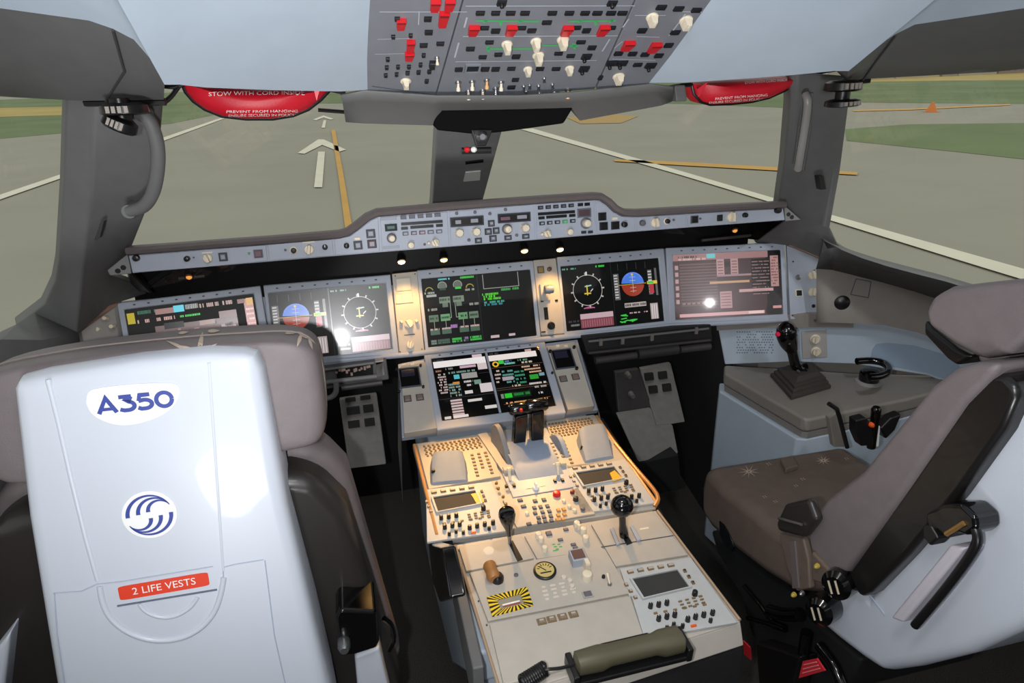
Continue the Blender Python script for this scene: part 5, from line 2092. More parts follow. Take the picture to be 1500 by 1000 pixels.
def guard(K, x, y, w, h, d=.009):
    """hinged red guard: sloping cover over a button"""
    sx, sy = K.sc(x, y)
    u, v = K.P.uv(x, y, K.base)
    W_, H_ = round(w * sx, 3), round(h * sy, 3)

    def mk():
        g = G()
        g.loft([[(-W_ / 2, H_ / 2, 0), (W_ / 2, H_ / 2, 0), (W_ / 2, H_ / 2, d), (-W_ / 2, H_ / 2, d)],
                [(-W_ * .42, -H_ / 2, 0), (W_ * .42, -H_ / 2, 0), (W_ * .36, -H_ / 2, d * .55), (-W_ * .36, -H_ / 2, d * .55)]], M_RED)
        g.box((0, H_ * .42, d * .9), (W_ * .9, H_ * .12, d * .3), mat('dark_red', (120, 20, 26), .4))
        return g.mesh('switch_guard')
    return K.put(K.cached(('g', W_, H_), mk), 'switch_guard', u, v)


def oknob(K, x, y, r=7.5, d=.026, rot=0.0):
    d *= .58
    """ivory rotary selector with a fluted body standing well out of the panel"""
    sx, sy = K.sc(x, y)
    u, v = K.P.uv(x, y, d * .5)
    R = round(r * sx, 3)

    def mk():
        g = G()
        g.lathe([(0, R * 1.12), (.12, R * 1.12), (.2, R * .95)], (0, 0, 0), (0, 0, d), M_CREAM, 20)
        g.loft([[(-R * .72, -R * .8, d * .15), (R * .72, -R * .8, d * .15), (R * .72, R * .9, d * .15), (-R * .72, R * .9, d * .15)],
                [(-R * .5, -R * .7, d), (R * .5, -R * .7, d), (R * .42, R * .85, d), (-R * .42, R * .85, d)]], M_CREAM)
        g.box((0, R * .5, d + .0004), (R * .14, R * .6, .0012), M_WHITE)
        return g.mesh('rotary_selector')
    o = K.put(K.cached(('ok', R, d), mk), 'rotary_selector', u, v, rot=rot)
    return o


def oline(K, pts, t, m, name='panel_line'):
    g = G()
    for a, b in zip(pts[:-1], pts[1:]):
        A, B = Vector(OP.uv(*a)), Vector(OP.uv(*b))
        d = (B - A).normalized()
        n = Vector((-d.y, d.x)) * t / 2
        g.add([(*(A - n), .0006), (*(B - n), .0006), (*(B + n), .0006), (*(A + n), .0006)], [(0, 1, 2, 3)], m)
    return flat(OP, K.root, g, name)


r, K = osect([(533, 132), (546, -60), (597, -500), (834, -500), (695, -60), (638, 140)], 'left section of the overhead panel, tall red guard over rows of small black switches')
for x, y, w, h in ((637, 7, 15, 16), (658, 6, 15, 16), (649, 27, 14, 22), (587, 34, 14, 15), (601, 66, 12, 16), (599, 81, 13, 12)):
    guard(K, x, y, w, h)
for x, y, w, h in ((626.7, 27, 12, 6), (628, 46.5, 12, 6), (620.6, 65.5, 12, 5), (645, 63, 12, 4.5), (582, 27, 8, 6)):
    K.btn(x, y, w, h, M_OBTN, 'push_button', .004)
for x, y in ((576, 53), (601.5, 51), (620.6, 80), (568, 86), (566.5, 98), (583, 97), (599, 97), (616, 94), (565, 109.5), (581, 108), (597, 106), (613, 105), (629, 104), (625, 118)):
    K.btn(x, y, 6, 5, M_OBTN, 'reset_switch', .004)
oknob(K, 595, 124, 7)
K.toggle(640, 84, 9, M_CREAM, 'toggle_switch', -.5, 2.4)
K.btn(633, 93, 9, 9, M_OBTN, 'switch_base', .008)
oline(K, [(556, 17), (684, 17)], .002, M_OLINE)
oline(K, [(553, 57), (600, 56)], .0015, M_OLINE)
oline(K, [(614, 16), (613, 36)], .0015, M_OLINE)
oline(K, [(549, 79), (595, 78)], .0015, M_OLINE)
oline(K, [(545, 126), (632, 138)], .002, M_LINE)

r, K = osect([(639.5, 140), (697, -60), (836, -500), (1246, -500), (957, -60), (871, 131), (760, 139)], 'middle section of the overhead panel, green lines between rows of buttons')
for x, y in ((735, 3.5), (896.7, 4)):
    K.btn(x, y, 14, 7, M_OBTN, 'push_button', .004)
    K.knob(x, y + 4, 3.2, M_BLACK, 'small_knob', .010)
for x in (703.5, 726, 748, 769, 809, 834, 857, 875, 895, 911.6):
    K.btn(x, 18.3, 13.5, 5, M_OBTN, 'push_button', .004)
for x, y in ((693, 43.5), (748, 43.5), (829.5, 44), (882.7, 43.5)):
    guard(K, x, y, 15, 14)
for x, y, w, h in ((710, 40, 13, 4.5), (726, 44.5, 13, 5.5), (764, 40, 13, 4), (779, 44, 13, 5), (801, 32, 14, 5), (845, 39.6, 12, 4), (859, 44, 12, 5.5), (896, 39.6, 12, 4), (717, 61, 12, 4), (689, 70.7, 13, 5),
                   (707, 82.7, 12, 4), (730, 79, 12, 4), (756, 82, 12, 5), (851, 60.7, 13, 4), (867, 69, 12, 5), (818, 77.5, 12, 3.5), (836, 81, 12, 4), (791, 100, 12, 4), (814.5, 100, 12, 4), (672, 101, 12, 5), (710.7, 100.5, 12, 5),
                   (726, 100.5, 12, 5), (749, 99.6, 12, 4), (755, 116, 10, 4), (749, 127, 11, 4)):
    K.btn(x, y, w, h, M_OBTN, 'push_button', .004)
K.window(692, 99, 17, 8.5, mat('overhead_lcd', (22, 30, 36), .2), rim=M_OVER)
for x, y in ((859, 82), (855.6, 100)):
    K.btn(x, y, 14, 6.5, M_OBTN, 'push_button', .005)
    K.knob(x - 3, y + 6, 3, M_BLACK, 'small_knob', .010)
for x, y in ((743.6, 71), (786, 67), (789.5, 87.5), (825.7, 64.5)):
    oknob(K, x, y, 7.4, .032)
for x, y in ((774, 106), (835, 104.6)):
    oknob(K, x, y, 6, .024)
M_TAN = mat('tan_toggle', (214, 168, 112), .4)
for x, y, m in ((671, 122, M_CREAM), (691.6, 121, M_CREAM), (686, 135, M_CREAM), (713, 119, M_TAN), (734, 122, M_CREAM), (726, 131, M_STEEL), (707, 134, M_CREAM), (832, 133, M_TAN)):
    K.toggle(x, y - 2, 11, m, 'toggle_switch', -.75, 2.9)
for x, y in ((767, 125.6), (775.7, 124), (770.5, 133), (788.7, 125), (797, 114), (790, 136), (809, 123), (812, 135)):
    K.toggle(x, y, 5, M_DKBTN, 'small_toggle', -.5, 1.8)
for a, b in (((682, 8.5), (930, 8)), ((678, 53), (905, 52)), ((667, 90), (874, 88))):
    oline(K, [a, b], .0022, M_OLINE)
for a, b in (((697, 30), (790, 31)), ((832, 31), (902, 30)), ((708, 33), (714, 28)), ((760, 33), (766, 28)), ((847, 33), (853, 28)), ((893, 33), (898, 28)), ((712, 71), (738, 71)), ((750, 71), (780, 71)), ((793, 66), (848, 67)), ((714, 67), (716, 76)), ((840, 63), (842, 72)), ((733, 31), (734, 37)), ((872, 31), (873, 37))):
    oline(K, [a, b], 0.0042, M_GREENL, 'flow_line')
for a, b in (((684, 25), (680, 40)), ((672, 62), (666, 84)), ((921, 27), (912, 40)), ((893, 57), (882, 75))):
    oline(K, [a, b], .003, M_OLINE)

r, K = osect([(873, 131), (959, -60), (1248, -500), (1468, -500), (1098, -60), (950, 123)], 'right section of the overhead panel with two red guards side by side')
for x, y, w, h in ((968.6, 10, 14, 6), (994, 12, 14, 6), (1020, 14, 14, 5.5), (940.5, 44, 13, 6), (989, 46.7, 13, 5.5), (979.4, 65.5, 12, 5.5), (906, 77.5, 12, 5), (926.5, 78, 12, 5), (945, 79, 12, 5), (965, 80.7, 12, 5), (934, 94, 12, 4)):
    K.btn(x, y, w, h, M_OBTN, 'push_button', .004)
for x, y in ((919, 66, ), (958, 68.7)):
    guard(K, x, y, 15, 13)
for x, y in ((956.5, 31), (1006, 35.5)):
    oknob(K, x, y, 8, .03)
oknob(K, 907, 117, 7.4, .028)
for x, y in ((896, 91.5), (911, 91.5), (953, 95)):
    K.btn(x, y, 15, 6, M_OBTN, 'push_button', .005)
    K.knob(x - 3, y + 6.5, 3, M_BLACK, 'small_knob', .010)
K.btn(879.5, 113, 6, 5, M_OBTN, 'reset_switch', .004)
for a, b in (((932, 53), (966, 54)), ((990, 16), (1040, 18)), ((900, 70), (912, 60)), ((897, 86), (960, 88)), ((930, 22), (975, 22))):
    oline(K, [a, b], .002, M_OLINE)
oline(K, [(1004, 20), (980, 52)], .003, M_OLINE)

# grey fairing along the front edge of the overhead panel
fg = wempty('overhead_fairing', (0, 1.45, 1.6), 'grey fairing closing the front edge of the overhead panel', 'fairing')
upd()
ft = [(498, 138, 1.40), (533, 131, 1.402), (640, 139, 1.402), (646, 139, 1.402), (760, 139, 1.402), (838, 134, 1.402), (850, 133, 1.402), (952, 122, 1.402), (986, 126, 1.40)]
fm = [(502, 150, 1.43), (536, 145, 1.44), (632, 150, 1.44), (646, 149, 1.44), (760, 149, 1.44), (838, 147, 1.44), (850, 146, 1.44), (960, 133, 1.44), (986, 131, 1.43)]
fb = [(506, 176, 1.47), (536, 178, 1.48), (632, 181, 1.48), (646, 159, 1.47), (760, 157, 1.47), (838, 155, 1.47), (850, 174, 1.48), (968, 152, 1.48), (984, 146, 1.47)]
g = G()
rg = [[hY(*p) for p in row] for row in (ft, fm, fb)]
rg.append([p + Vector((0, .10, .03)) for p in rg[2]])
g.loft(rg, mat('fairing_grey', (100, 100, 99), .55, noise=.03), caps=False, closed=False)
rel(fg, g, 'shell', solid=.004, smooth=True)

# black compass housing under it, with the little sighting device hanging below
cb = wempty('compass_housing', (.05, 1.5, 1.55), 'black housing under the overhead panel at the top of the centre pillar', 'compass')
upd()
g = G()
f = [hY(x, y, 1.47) for x, y in ((641, 158), (722, 155), (742, 160), (760, 155), (843, 153), (826, 181), (740, 193), (700, 197), (641, 191), (635, 182))]
g.prism(f, (0, .16, .01), mat('soft_black', (8, 8, 9), .8, spec=.1))
rel(cb, g, 'case', bevel=.004)
g = G()
p = [hY(x, y, 1.465) for x, y in ((690, 190), (722, 190), (712, 214), (698, 214))]
g.prism(p, (0, .02, 0), M_BLACK)
rel(cb, g, 'yoke', bevel=.002)
g = G()
c = hY(706, 200, 1.455)
g.lathe([(0, .006), (.3, .011), (.7, .011), (1, .006)], c + Vector((0, .016, 0)), c + Vector((0, -.008, 0)), M_STEEL, 14)
rel(cb, g, 'ball_joint', smooth=True)
g = G()
a, b = hY(676, 221, 1.465), hY(719, 220, 1.465)
g.tube([a, b], .007, M_BLACK, 10)
rel(cb, g, 'cross_bar', smooth=True)
for x, m in ((684, M_RED), (694, M_WHITE)):
    c = hY(x, 219, 1.458)
    g = G()
    g.lathe([(0, .003), (.3, .006), (.7, .006), (1, .003)], c + Vector((-.006, 0, 0)), c + Vector((.006, 0, 0)), m, 12)
    rel(cb, g, 'sight_ball', smooth=True)
# small placards on the centre pillar
for pts, m, nm, lb in (([(682, 253), (704, 251), (703, 264), (679, 266)], M_WHITE, 'placard', 'small white placard stuck low on the centre pillar'),
                       ([(682, 238), (708, 235), (708, 238), (682, 241)], M_BLACK, 'placard', 'thin dark marking on the centre pillar above the white placard')):
    n = Vector((0, -.30, -.40)).normalized()
    p0 = hY(690, 245, 2.075)
    nn = Vector((0, -.35, -.26)).normalized()
    A, B = hY(640, 188, 1.9), hY(633, 300, 2.25)
    C2 = hY(706, 300, 2.25)
    nn = (B - A).cross(C2 - A).normalized()
    if nn.y > 0:
        nn = -nn
    g = G()
    q = [hit(x, y, A + nn * .004, nn) for x, y in pts]
    g.prism(q, -nn * .004, m)
    o = g.build(nm)
    if m is M_WHITE:
        for k in range(2):
            pass
    tag(o, lb, 'placard')

# red pouches stowed at the top of the windscreens
M_POUCH = mat('red_nylon', (206, 24, 44), .45, noise=.10, nscale=18, bump=.12, bscale=300)
for s_, out, txt, lb in ((-1, [(266, 121), (300, 126), (380, 131), (440, 131), (484, 131), (470, 146), (452, 160), (430, 169), (400, 174), (360, 174), (325, 170), (300, 160), (283, 148), (272, 135)],
                          ((376, 137, 140, 'STOW WITH CORD INSIDE', 5.5), (384, 162.5, 104, 'PREVENT FROM HANGING', 3.6), (384, 168, 98, 'ENSURE SECURED IN POUCH', 3.6)), 'red pouch with white lettering hanging at the top of the left windscreen'),
                         (1, [(1012, 122), (1060, 118), (1110, 115), (1150, 111), (1178, 110), (1166, 122), (1148, 133), (1126, 143), (1100, 149), (1070, 152), (1040, 153), (1026, 149), (1016, 138)],
                          ((1122, 119.5, 62, 'STOW WITH CORD INSIDE', 3.6), (1086, 141.5, 76, 'PREVENT FROM HANGING', 3.4), (1078, 147, 78, 'ENSURE SECURED IN POUCH', 3.2)), 'red pouch with white lettering hanging at the top of the right windscreen')):
    YP = 1.50
    root = wempty('red_pouch', hY(sum(p[0] for p in out) / len(out), sum(p[1] for p in out) / len(out), YP), lb, 'pouch', None)
    upd()
    P3 = [hY(x, y, YP + .02) for x, y in out]
    c = sum(P3, Vector()) / len(P3)
    g = G()
    rings = [[p + Vector((0, .05, 0)) for p in P3], P3]
    for k, dy in ((.9, -.016), (.7, -.03), (.4, -.038), (.1, -.040)):
        rings.append([c + (p - c) * k + Vector((0, dy, 0)) for p in P3])
    g.loft(rings, M_POUCH)
    FB = surf(rel(root, g, 'bag', smooth=True))
    g = G()
    n4 = 5
    g.tube([p + Vector((0, -.002, 0)) for p in P3[n4 - 1:] + [P3[0]]], .0035, M_BLACK, 8)
    rel(root, g, 'piping', smooth=True)
    g = G()
    for x, y, wpx, t, hpx in txt:
        gg = G()
        text_into(gg, t, 0, 0, 0, hpx, M_WHITE, width=wpx)
        sl = -.012 if s_ < 0 else -.075
        vv = [FB(x + v[0], y - v[1] + v[0] * sl, .0012) for v in gg.v]
        ok = [f for f in gg.f if all(vv[i] is not None for i in f)]
        g.add([v if v is not None else CAM for v in vv], ok, M_WHITE)
    rel(root, g, 'lettering')
    if s_ < 0:
        fold = [(460, 132), (464, 148), (468, 132)]
    else:
        fold = [(1020, 130), (1036, 119), (1022, 142)]
    g = G()
    q = [hY(x, y, YP - .004) for x, y in fold]
    g.prism(q, (0, -.006, 0), mat('bright_red_fold', (235, 50, 66), .4))
    rel(root, g, 'fold')
    # black tie cords at either end
    for (x0, y0), (x1, y1), (x2, y2) in (((240, 126), (256, 127), (268, 123)), ((238, 152), (250, 142), (262, 126)), ((484, 131), (498, 134), (506, 134))) if s_ < 0 else (((985, 127), (1000, 125), (1013, 124)), ((1178, 110), (1200, 106), (1224, 102))):
        g = G()
        g.tube(smooth_path([hY(x, y, YP) for x, y in ((x0, y0), (x1, y1), (x2, y2))], 4), .0045, M_BLACK, 8)
        rel(root, g, 'tie_cord', smooth=True)
# dark rail beyond the left pouch and a small bracket beside the right one
g = G()
g.tube([hY(466, 161, 1.6), hY(506, 164, 1.6)], .004, M_BLACK, 8)
tag(g.build('blind_rail', smooth=True), 'short black rail at the right end of the left red pouch', 'rail')
g = G()
f = [hY(x, y, 1.46) for x, y in ((988, 125), (1004, 124), (1007, 148), (991, 149))]
g.prism(f, (0, .03, 0), M_GREY)
tag(g.build('hook_bracket', bevel=.003), 'small grey bracket at the left end of the right red pouch', 'bracket')

# swivelling vents / lamps at the head of each pillar
for lb, parts_ in (('black swivelling lamp cluster with pale slots at the head of the left pillar', [((146, 160), (218, 158), 8, (0.0)), ((150, 170), (202, 192), 9, .4)]),
                   ('black swivelling lamp cluster with pale slots at the head of the right pillar', [((1212, 127), (1258, 124), 9, 0), ((1212, 153), (1256, 148), 6, 0)])):
    (a0, a1, _, _), _2 = parts_
    c0 = hY((a0[0] + a1[0]) / 2, (a0[1] + a1[1]) / 2, 1.40)
    root = wempty('pillar_lamp', c0, lb, 'lamp', None)
    upd()
    for (p0, p1, r_, rot) in parts_:
        A, B = hY(*p0, 1.40), hY(*p1, 1.40)
        c = (A + B) / 2
        R = (B - A).length / 2
        ax = (B - A).normalized()
        up2 = Vector((0, 0, 1)) - ax * ax.z
        up2.normalize()
        h_ = r_ * .00125
        g = G()
        g.lathe([(0, R * .86), (.15, R), (.8, R * .96), (1, R * .7)], c - up2 * h_, c + up2 * h_, M_BLACK, 28)
        rel(root, g, 'swivel_ring', smooth=True)
        fw2 = ax.cross(up2)
        if fw2.y > 0:
            fw2 = -fw2
        for k in (-.45, -.2, .05, .3):
            g = G()
            ang = math.asin(k)
            pp = c + ax * R * k + fw2 * R * math.cos(ang) * .99
            g.box((0, 0, 0), (R * .16, h_ * 1.1, .004), mat('pale_slot', (150, 142, 132), .5))
            o = g.build('slot', root)
            o.matrix_local = root.matrix_world.inverted() @ frame(pp, ax, fw2)
    g = G()
    A = hY(sum(p[0][0] + p[1][0] for p in parts_) / 4, sum(p[0][1] + p[1][1] for p in parts_) / 4, 1.41)
    g.lathe([(0, .016), (1, .016)], A + Vector((0, 0, -.02)), A + Vector((0, 0, .03)), M_BLACK, 14)
    rel(root, g, 'hub', smooth=True)

# assist handles on the pillars
for pts, r_, lb, Y0, Y1 in (([(204, 166), (219, 178), (230, 210), (231, 246), (224, 282), (210, 302), (190, 309)], .013, 'dark grey curved assist handle on the left pillar', 1.46, 1.55),):
    root = wempty('assist_handle', hY(215, 240, 1.5), lb, 'handle')
    upd()
    g = G()
    P3 = [hY(x, y, Y0 + (Y1 - Y0) * (y - 170) / 130 - .03 * math.sin(math.pi * i / 6)) for i, (x, y) in enumerate(pts)]
    g.tube(smooth_path(P3, 5), r_, M_GREY, 12)
    rel(root, g, 'grip', smooth=True)
    for p in (P3[0], P3[-1]):
        g = G()
        g.lathe([(0, .016), (1, .014)], p + Vector((0, .04, 0)), p + Vector((0, -.008, 0)), M_GREY, 14)
        rel(root, g, 'mount', smooth=True)
root = wempty('assist_handle', hY(1176, 190, 1.5), 'recessed grey assist handle standing upright on the right pillar', 'handle')
upd()
g = G()
P3 = [hY(x, y, Y) for x, y, Y in ((1180, 138, 1.475), (1183, 150, 1.465), (1180, 180, 1.485), (1172, 230, 1.525), (1169, 248, 1.545))]
g.tube(smooth_path(P3, 5), .009, mat('satin_grey', (140, 138, 136), .35), 12)
rel(root, g, 'grip', smooth=True)
g = G()
f = [hY(x, y, Y) for x, y, Y in ((1175, 134, 1.492), (1190, 136, 1.492), (1186, 190, 1.53), (1176, 250, 1.578), (1161, 248, 1.578), (1168, 190, 1.53))]
g.prism(f, (0, -.006, 0), M_GREY)
rel(root, g, 'recess_plate', bevel=.002)
for pts, lb, Y in (([(1200, 258), (1206, 257), (1210, 277), (1203, 278)], 'small black slot on the right pillar', 1.575), ([(146, 328), (152, 324), (146, 348), (138, 352)], 'small black slot on the left pillar', 1.59)):
    g = G()
    f = [hY(x, y, Y) for x, y in pts]
    g.prism(f, (0, .02, 0), M_BLACK)
    tag(g.build('slot_cover'), lb, 'cover')

# ------------------------------------------------------------------ pilot seats
M_SEATPLASTIC_LIT = mat('seat_black_lit', (46, 42, 40), .36, coat=.1)  # black seat plastic with the flash put into its colour
M_BLUEPRINT = mat('blue_print', (46, 66, 150), .45)
M_BADGE = mat('white_badge', (246, 246, 244), .4)
M_LABELRED = mat('orange_red_label', (232, 62, 26), .45)
M_EMB = mat('beige_embroidery', (196, 178, 160), .6)
M_GROOVE = mat('shell_groove', (176, 186, 202), .4)


def rbox(g, c, d, m, e=5.0, n=28, ez=4.0, k=9, bulge=0.0):
    """soft box: superellipse slices along z with rounded ends"""
    rings = []
    for i in range(k + 1):
        t = -1 + 2 * i / k
        t = math.copysign(abs(t) ** .6, t)
        s = max(.02, (1 - abs(t) ** ez)) ** (1 / ez)
        s2 = .35 + .65 * s
        rings.append([Vector((c[0] + x * s2, c[1] + y * (.2 + .8 * s), c[2] + t * d[2] / 2)) for x, y in sup(d[0] / 2, d[1] / 2, e, n)])
    g.loft(rings, m)


def cushion(pts, ex, m, name, root, bevel, seg=4):
    g = G()
    g.prism(pts, ex, m)
    return rel(root, g, name, bevel=bevel, seg=seg)


# ---- left seat, seen from behind
XL = -.728
SN = Vector((0, -.59, .095)).normalized()
SPl = Plane((XL, 1.175, 1.19), (1, 0, 0), SN)
seatL = wempty('pilot_seat', (XL, 1.3, 0), 'left pilot seat seen from behind, pale blue back shell with white badges', 'seat', 'pilot seats')
upd()
# shell: outline on the back plane, pillowed
OUT = [(78, 1012), (36, 760), (16, 590), (14, 570), (22, 556), (60, 546), (200, 524), (300, 514), (355, 515), (374, 520), (384, 540), (420, 740), (484, 1012)]
ou = [Vector(SPl.uv(*p)) for p in OUT]
cu = Vector((sum(p.x for p in ou) / len(ou), sum(p.y for p in ou) / len(ou)))
bot = [Vector((ou[-1].x + .012, ou[-1].y - .28)), Vector((ou[0].x - .012, ou[0].y - .28))]
ou = ou + bot
cu = Vector((0, -.42))
g = G()
rings = []
for inset, n in ((0.0, -.11), (0.0, -.030), (.004, -.012), (.012, -.003), (.026, 0.0)):
    r_ = []
    for i, p in enumerate(ou):
        a, b = ou[i - 1], ou[(i + 1) % len(ou)]
        t1, t2 = (p - a).normalized(), (b - p).normalized()
        n1, n2 = Vector((t1.y, -t1.x)), Vector((t2.y, -t2.x))
        nn = (n1 + n2).normalized()
        if nn.dot(cu - p) < 0:
            nn = -nn
        q = p + nn * inset
        r_.append((q.x, q.y, n))
    rings.append(r_)
g.loft(rings, M_SHELL)
flat(SPl, seatL, g, 'back_shell', smooth=True)
# raised ridges and panel seams moulded into the shell
for pts, w_, nm in ([(70, 556), (86, 620), (104, 700), (126, 790), (143, 850)], .010, 'shell_ridge'), ([(306, 531), (312, 620), (319, 720), (327, 836)], .007, 'shell_ridge'):
    g = G()
    P2 = [SPl.uv(*p) for p in pts]
    g.tube([(u, v, -.0025) for u, v in P2], w_ * .5, M_SHELL, 10)
    flat(SPl, seatL, g, nm, smooth=True)
for pts in ([(78, 868), (120, 865), (142, 855), (178, 851), (312, 829)], [(328, 830), (344, 826), (386, 819)], [(80, 869), (84, 930), (96, 1010)], [(388, 820), (402, 930), (420, 1010)], [(327, 836), (328, 862)]):
    g = G()
    g.tube([(*SPl.uv(*p), .0006) for p in pts], .0011, M_GROOVE, 6)
    flat(SPl, seatL, g, 'panel_seam')
# life vest flap with its finger recess
g = G()
U = [Vector(SPl.uv(*p)) for p in ((146, 858), (150, 880), (160, 902), (180, 921), (208, 934), (240, 938), (272, 932), (298, 916), (315, 894), (324, 868), (328, 845))]
g.tube(smooth_path([(*p, -.001) for p in U], 4), .0055, M_SHELL, 10)
flat(SPl, seatL, g, 'flap_rim', smooth=True)
g = G()
U = [Vector(SPl.uv(*p)) for p in ((204, 884), (212, 894), (228, 902), (246, 904), (264, 899), (280, 888), (290, 874))]
g.tube(smooth_path([(*p, -.0008) for p in U], 4), .004, M_SHELL, 10)
flat(SPl, seatL, g, 'finger_recess_rim', smooth=True)
g = G()
a, b = SPl.uv(172, 887), SPl.uv(318, 863)
g.tube([(*a, .0005), (*b, .0005)], .0018, mat('seam_dark_grey', (96, 104, 122), .6), 8)  # flap edge drawn as a darker grey line
flat(SPl, seatL, g, 'flap_edge', smooth=True)
# white badge with the type number
bd = [SPl.uv(*p) for p in ((127, 590), (130, 575), (146, 568), (200, 562), (250, 561), (261, 566), (262, 578), (254, 594), (236, 608), (206, 619), (176, 622), (150, 615), (134, 604))]
g = G()
g.poly(smooth2 if False else [(p.x, p.y) for p in smooth_path([(*b_, 0) for b_ in bd + [bd[0]]], 4)[:-1]][::-1], .0004, .0016, M_BADGE)
flat(SPl, seatL, g, 'type_badge')
g = G()
# wide letters built as strokes: A 3 5 0


def stroke(g, pts, w, m, n, loc):
    o, ex, ey = loc
    P2 = [o + ex * x + ey * y for x, y in pts]
    L_, R_ = [], []
    for i, p in enumerate(P2):
        a = P2[max(i - 1, 0)]
        b = P2[min(i + 1, len(P2) - 1)]
        t = (b - a).normalized()
        q = Vector((-t.y, t.x)) * w / 2
        if 0 < i < len(P2) - 1:
            t1, t2 = (p - a).normalized(), (b - p).normalized()
            k = max(.5, math.sqrt(max(.05, (1 + t1.dot(t2)) / 2)))
            q = q / k
        L_.append(p + q)
        R_.append(p - q)
    vs = [(v.x, v.y, n) for v in L_ + R_]
    N = len(P2)
    g.add(vs, [(i, i + 1, N + i + 1, N + i) for i in range(N - 1)], m)


def arcp(cx, cy, rx, ry, a0, a1, k=12):
    return [(cx + rx * math.cos(math.radians(a0 + (a1 - a0) * i / k)), cy + ry * math.sin(math.radians(a0 + (a1 - a0) * i / k))) for i in range(k + 1)]


A0, A1 = Vector(SPl.uv(146, 606.5)), Vector(SPl.uv(255, 594.5))
top0 = Vector(SPl.uv(146, 580))
ex = (A1 - A0)
LW = ex.length
ey = Vector((-ex.y, ex.x)).normalized() * ((top0 - A0).length * .92)
th = ey.length * .24
wv = .205
loc = (A0, ex, ey)
stroke(g, [(.0, .02), (.115, .93), (.235, .02)], th, M_BLUEPRINT, .0020, loc)
stroke(g, [(.055, .26), (.20, .26)], th * .8, M_BLUEPRINT, .00205, loc)
stroke(g, [(.285, .90), (.455, .90)], th, M_BLUEPRINT, .0020, loc)
stroke(g, [(.45, .90), (.375, .60)] + arcp(.395, .33, .085, .25, 80, -90, 10) + [(.34, .08), (.285, .16)], th, M_BLUEPRINT, .00205, loc)
stroke(g, [(.70, .90), (.565, .90), (.545, .55)], th, M_BLUEPRINT, .0020, loc)
stroke(g, [(.54, .54), (.61, .60)] + arcp(.625, .33, .09, .26, 80, -90, 10) + [(.57, .07), (.525, .16)], th, M_BLUEPRINT, .00205, loc)
stroke(g, arcp(.885, .49, .105, .42, 0, 360, 26), th, M_BLUEPRINT, .0020, loc)
flat(SPl, seatL, g, 'type_number')
# round badge with the swirled globe
g = G()
c = Vector(SPl.uv(219.5, 753.5))
ru = (Vector(SPl.uv(260, 749)) - Vector(SPl.uv(179, 758))).length / 2
g.lathe([(0, ru), (.7, ru), (1, ru * .985)], (c.x, c.y, .0003), (c.x, c.y, .0016), M_BADGE, 48)
flat(SPl, seatL, g, 'round_badge')
g = G()
R0 = ru * .86
Ea = math.radians(20)
for flip in (1, -1):
    for r_ in (1.0, .768, .546):
        cc = Vector((math.cos(Ea), math.sin(Ea))) * (1 - r_)
        L_, R_ = [], []
        K_ = 26
        for i in range(K_ + 1):
            a = math.radians(180 - (160 - 6) * i / K_)
            w_ = .185 - .150 * (i / K_)
            for lst, rr in ((L_, r_), (R_, r_ - w_)):
                p = cc + Vector((math.cos(a), math.sin(a))) * rr
                lst.append(c + p * R0 * flip)
        vs = [(v.x, v.y, .0021) for v in L_ + R_]
        g.add(vs, [(i, i + 1, K_ + 2 + i, K_ + 1 + i) for i in range(K_)], M_BLUEPRINT)
flat(SPl, seatL, g, 'swirl_emblem')
# life vest label
lab = [SPl.uv(*p) for p in ((172, 858), (304, 838), (308, 857), (176, 879))]
g = G()
cl = sum((Vector(p) for p in lab), Vector((0, 0))) / 4
lw = ((Vector(lab[1]) - Vector(lab[0])).length + (Vector(lab[2]) - Vector(lab[3])).length) / 2
lh = ((Vector(lab[0]) - Vector(lab[3])).length + (Vector(lab[1]) - Vector(lab[2])).length) / 2 * .98
rr = [(cl.x + x, cl.y + y) for x, y in sup(lw / 2, lh / 2, 12, 40)]
g.poly(rr, .0004, .0012, M_LABELRED)
flat(SPl, seatL, g, 'label')
g = G()
text_into(g, '2 LIFE VESTS', cl.x, cl.y + .0005, .0016, lh * .50, M_BADGE, width=lw * .70)
flat(SPl, seatL, g, 'label_lettering')
# headrest
g = G()
hp = [(-.30, -.10), (-.30, .066), (-.27, .097), (-.15, .110), (0, .114), (.15, .111), (.255, .103), (.288, .08), (.294, .045), (.292, -.08), (.275, -.112), (.25, -.122), (-.26, -.122)]
HP = Plane((XL, 1.24, 1.095), (1, 0, 0), Vector((0, -1, .12)))
rings = []
for k, n in ((.90, .035), (.96, .028), (1.0, .008), (1.0, -.08), (.985, -.105), (.94, -.122), (.85, -.130)):
    rings.append([(x * (k if k > .9 else k * .99), y * k, n) for x, y in hp])
g.loft(rings, M_LEATHER)
hr = flat(HP, seatL, g, 'headrest', smooth=False, subsurf=2)
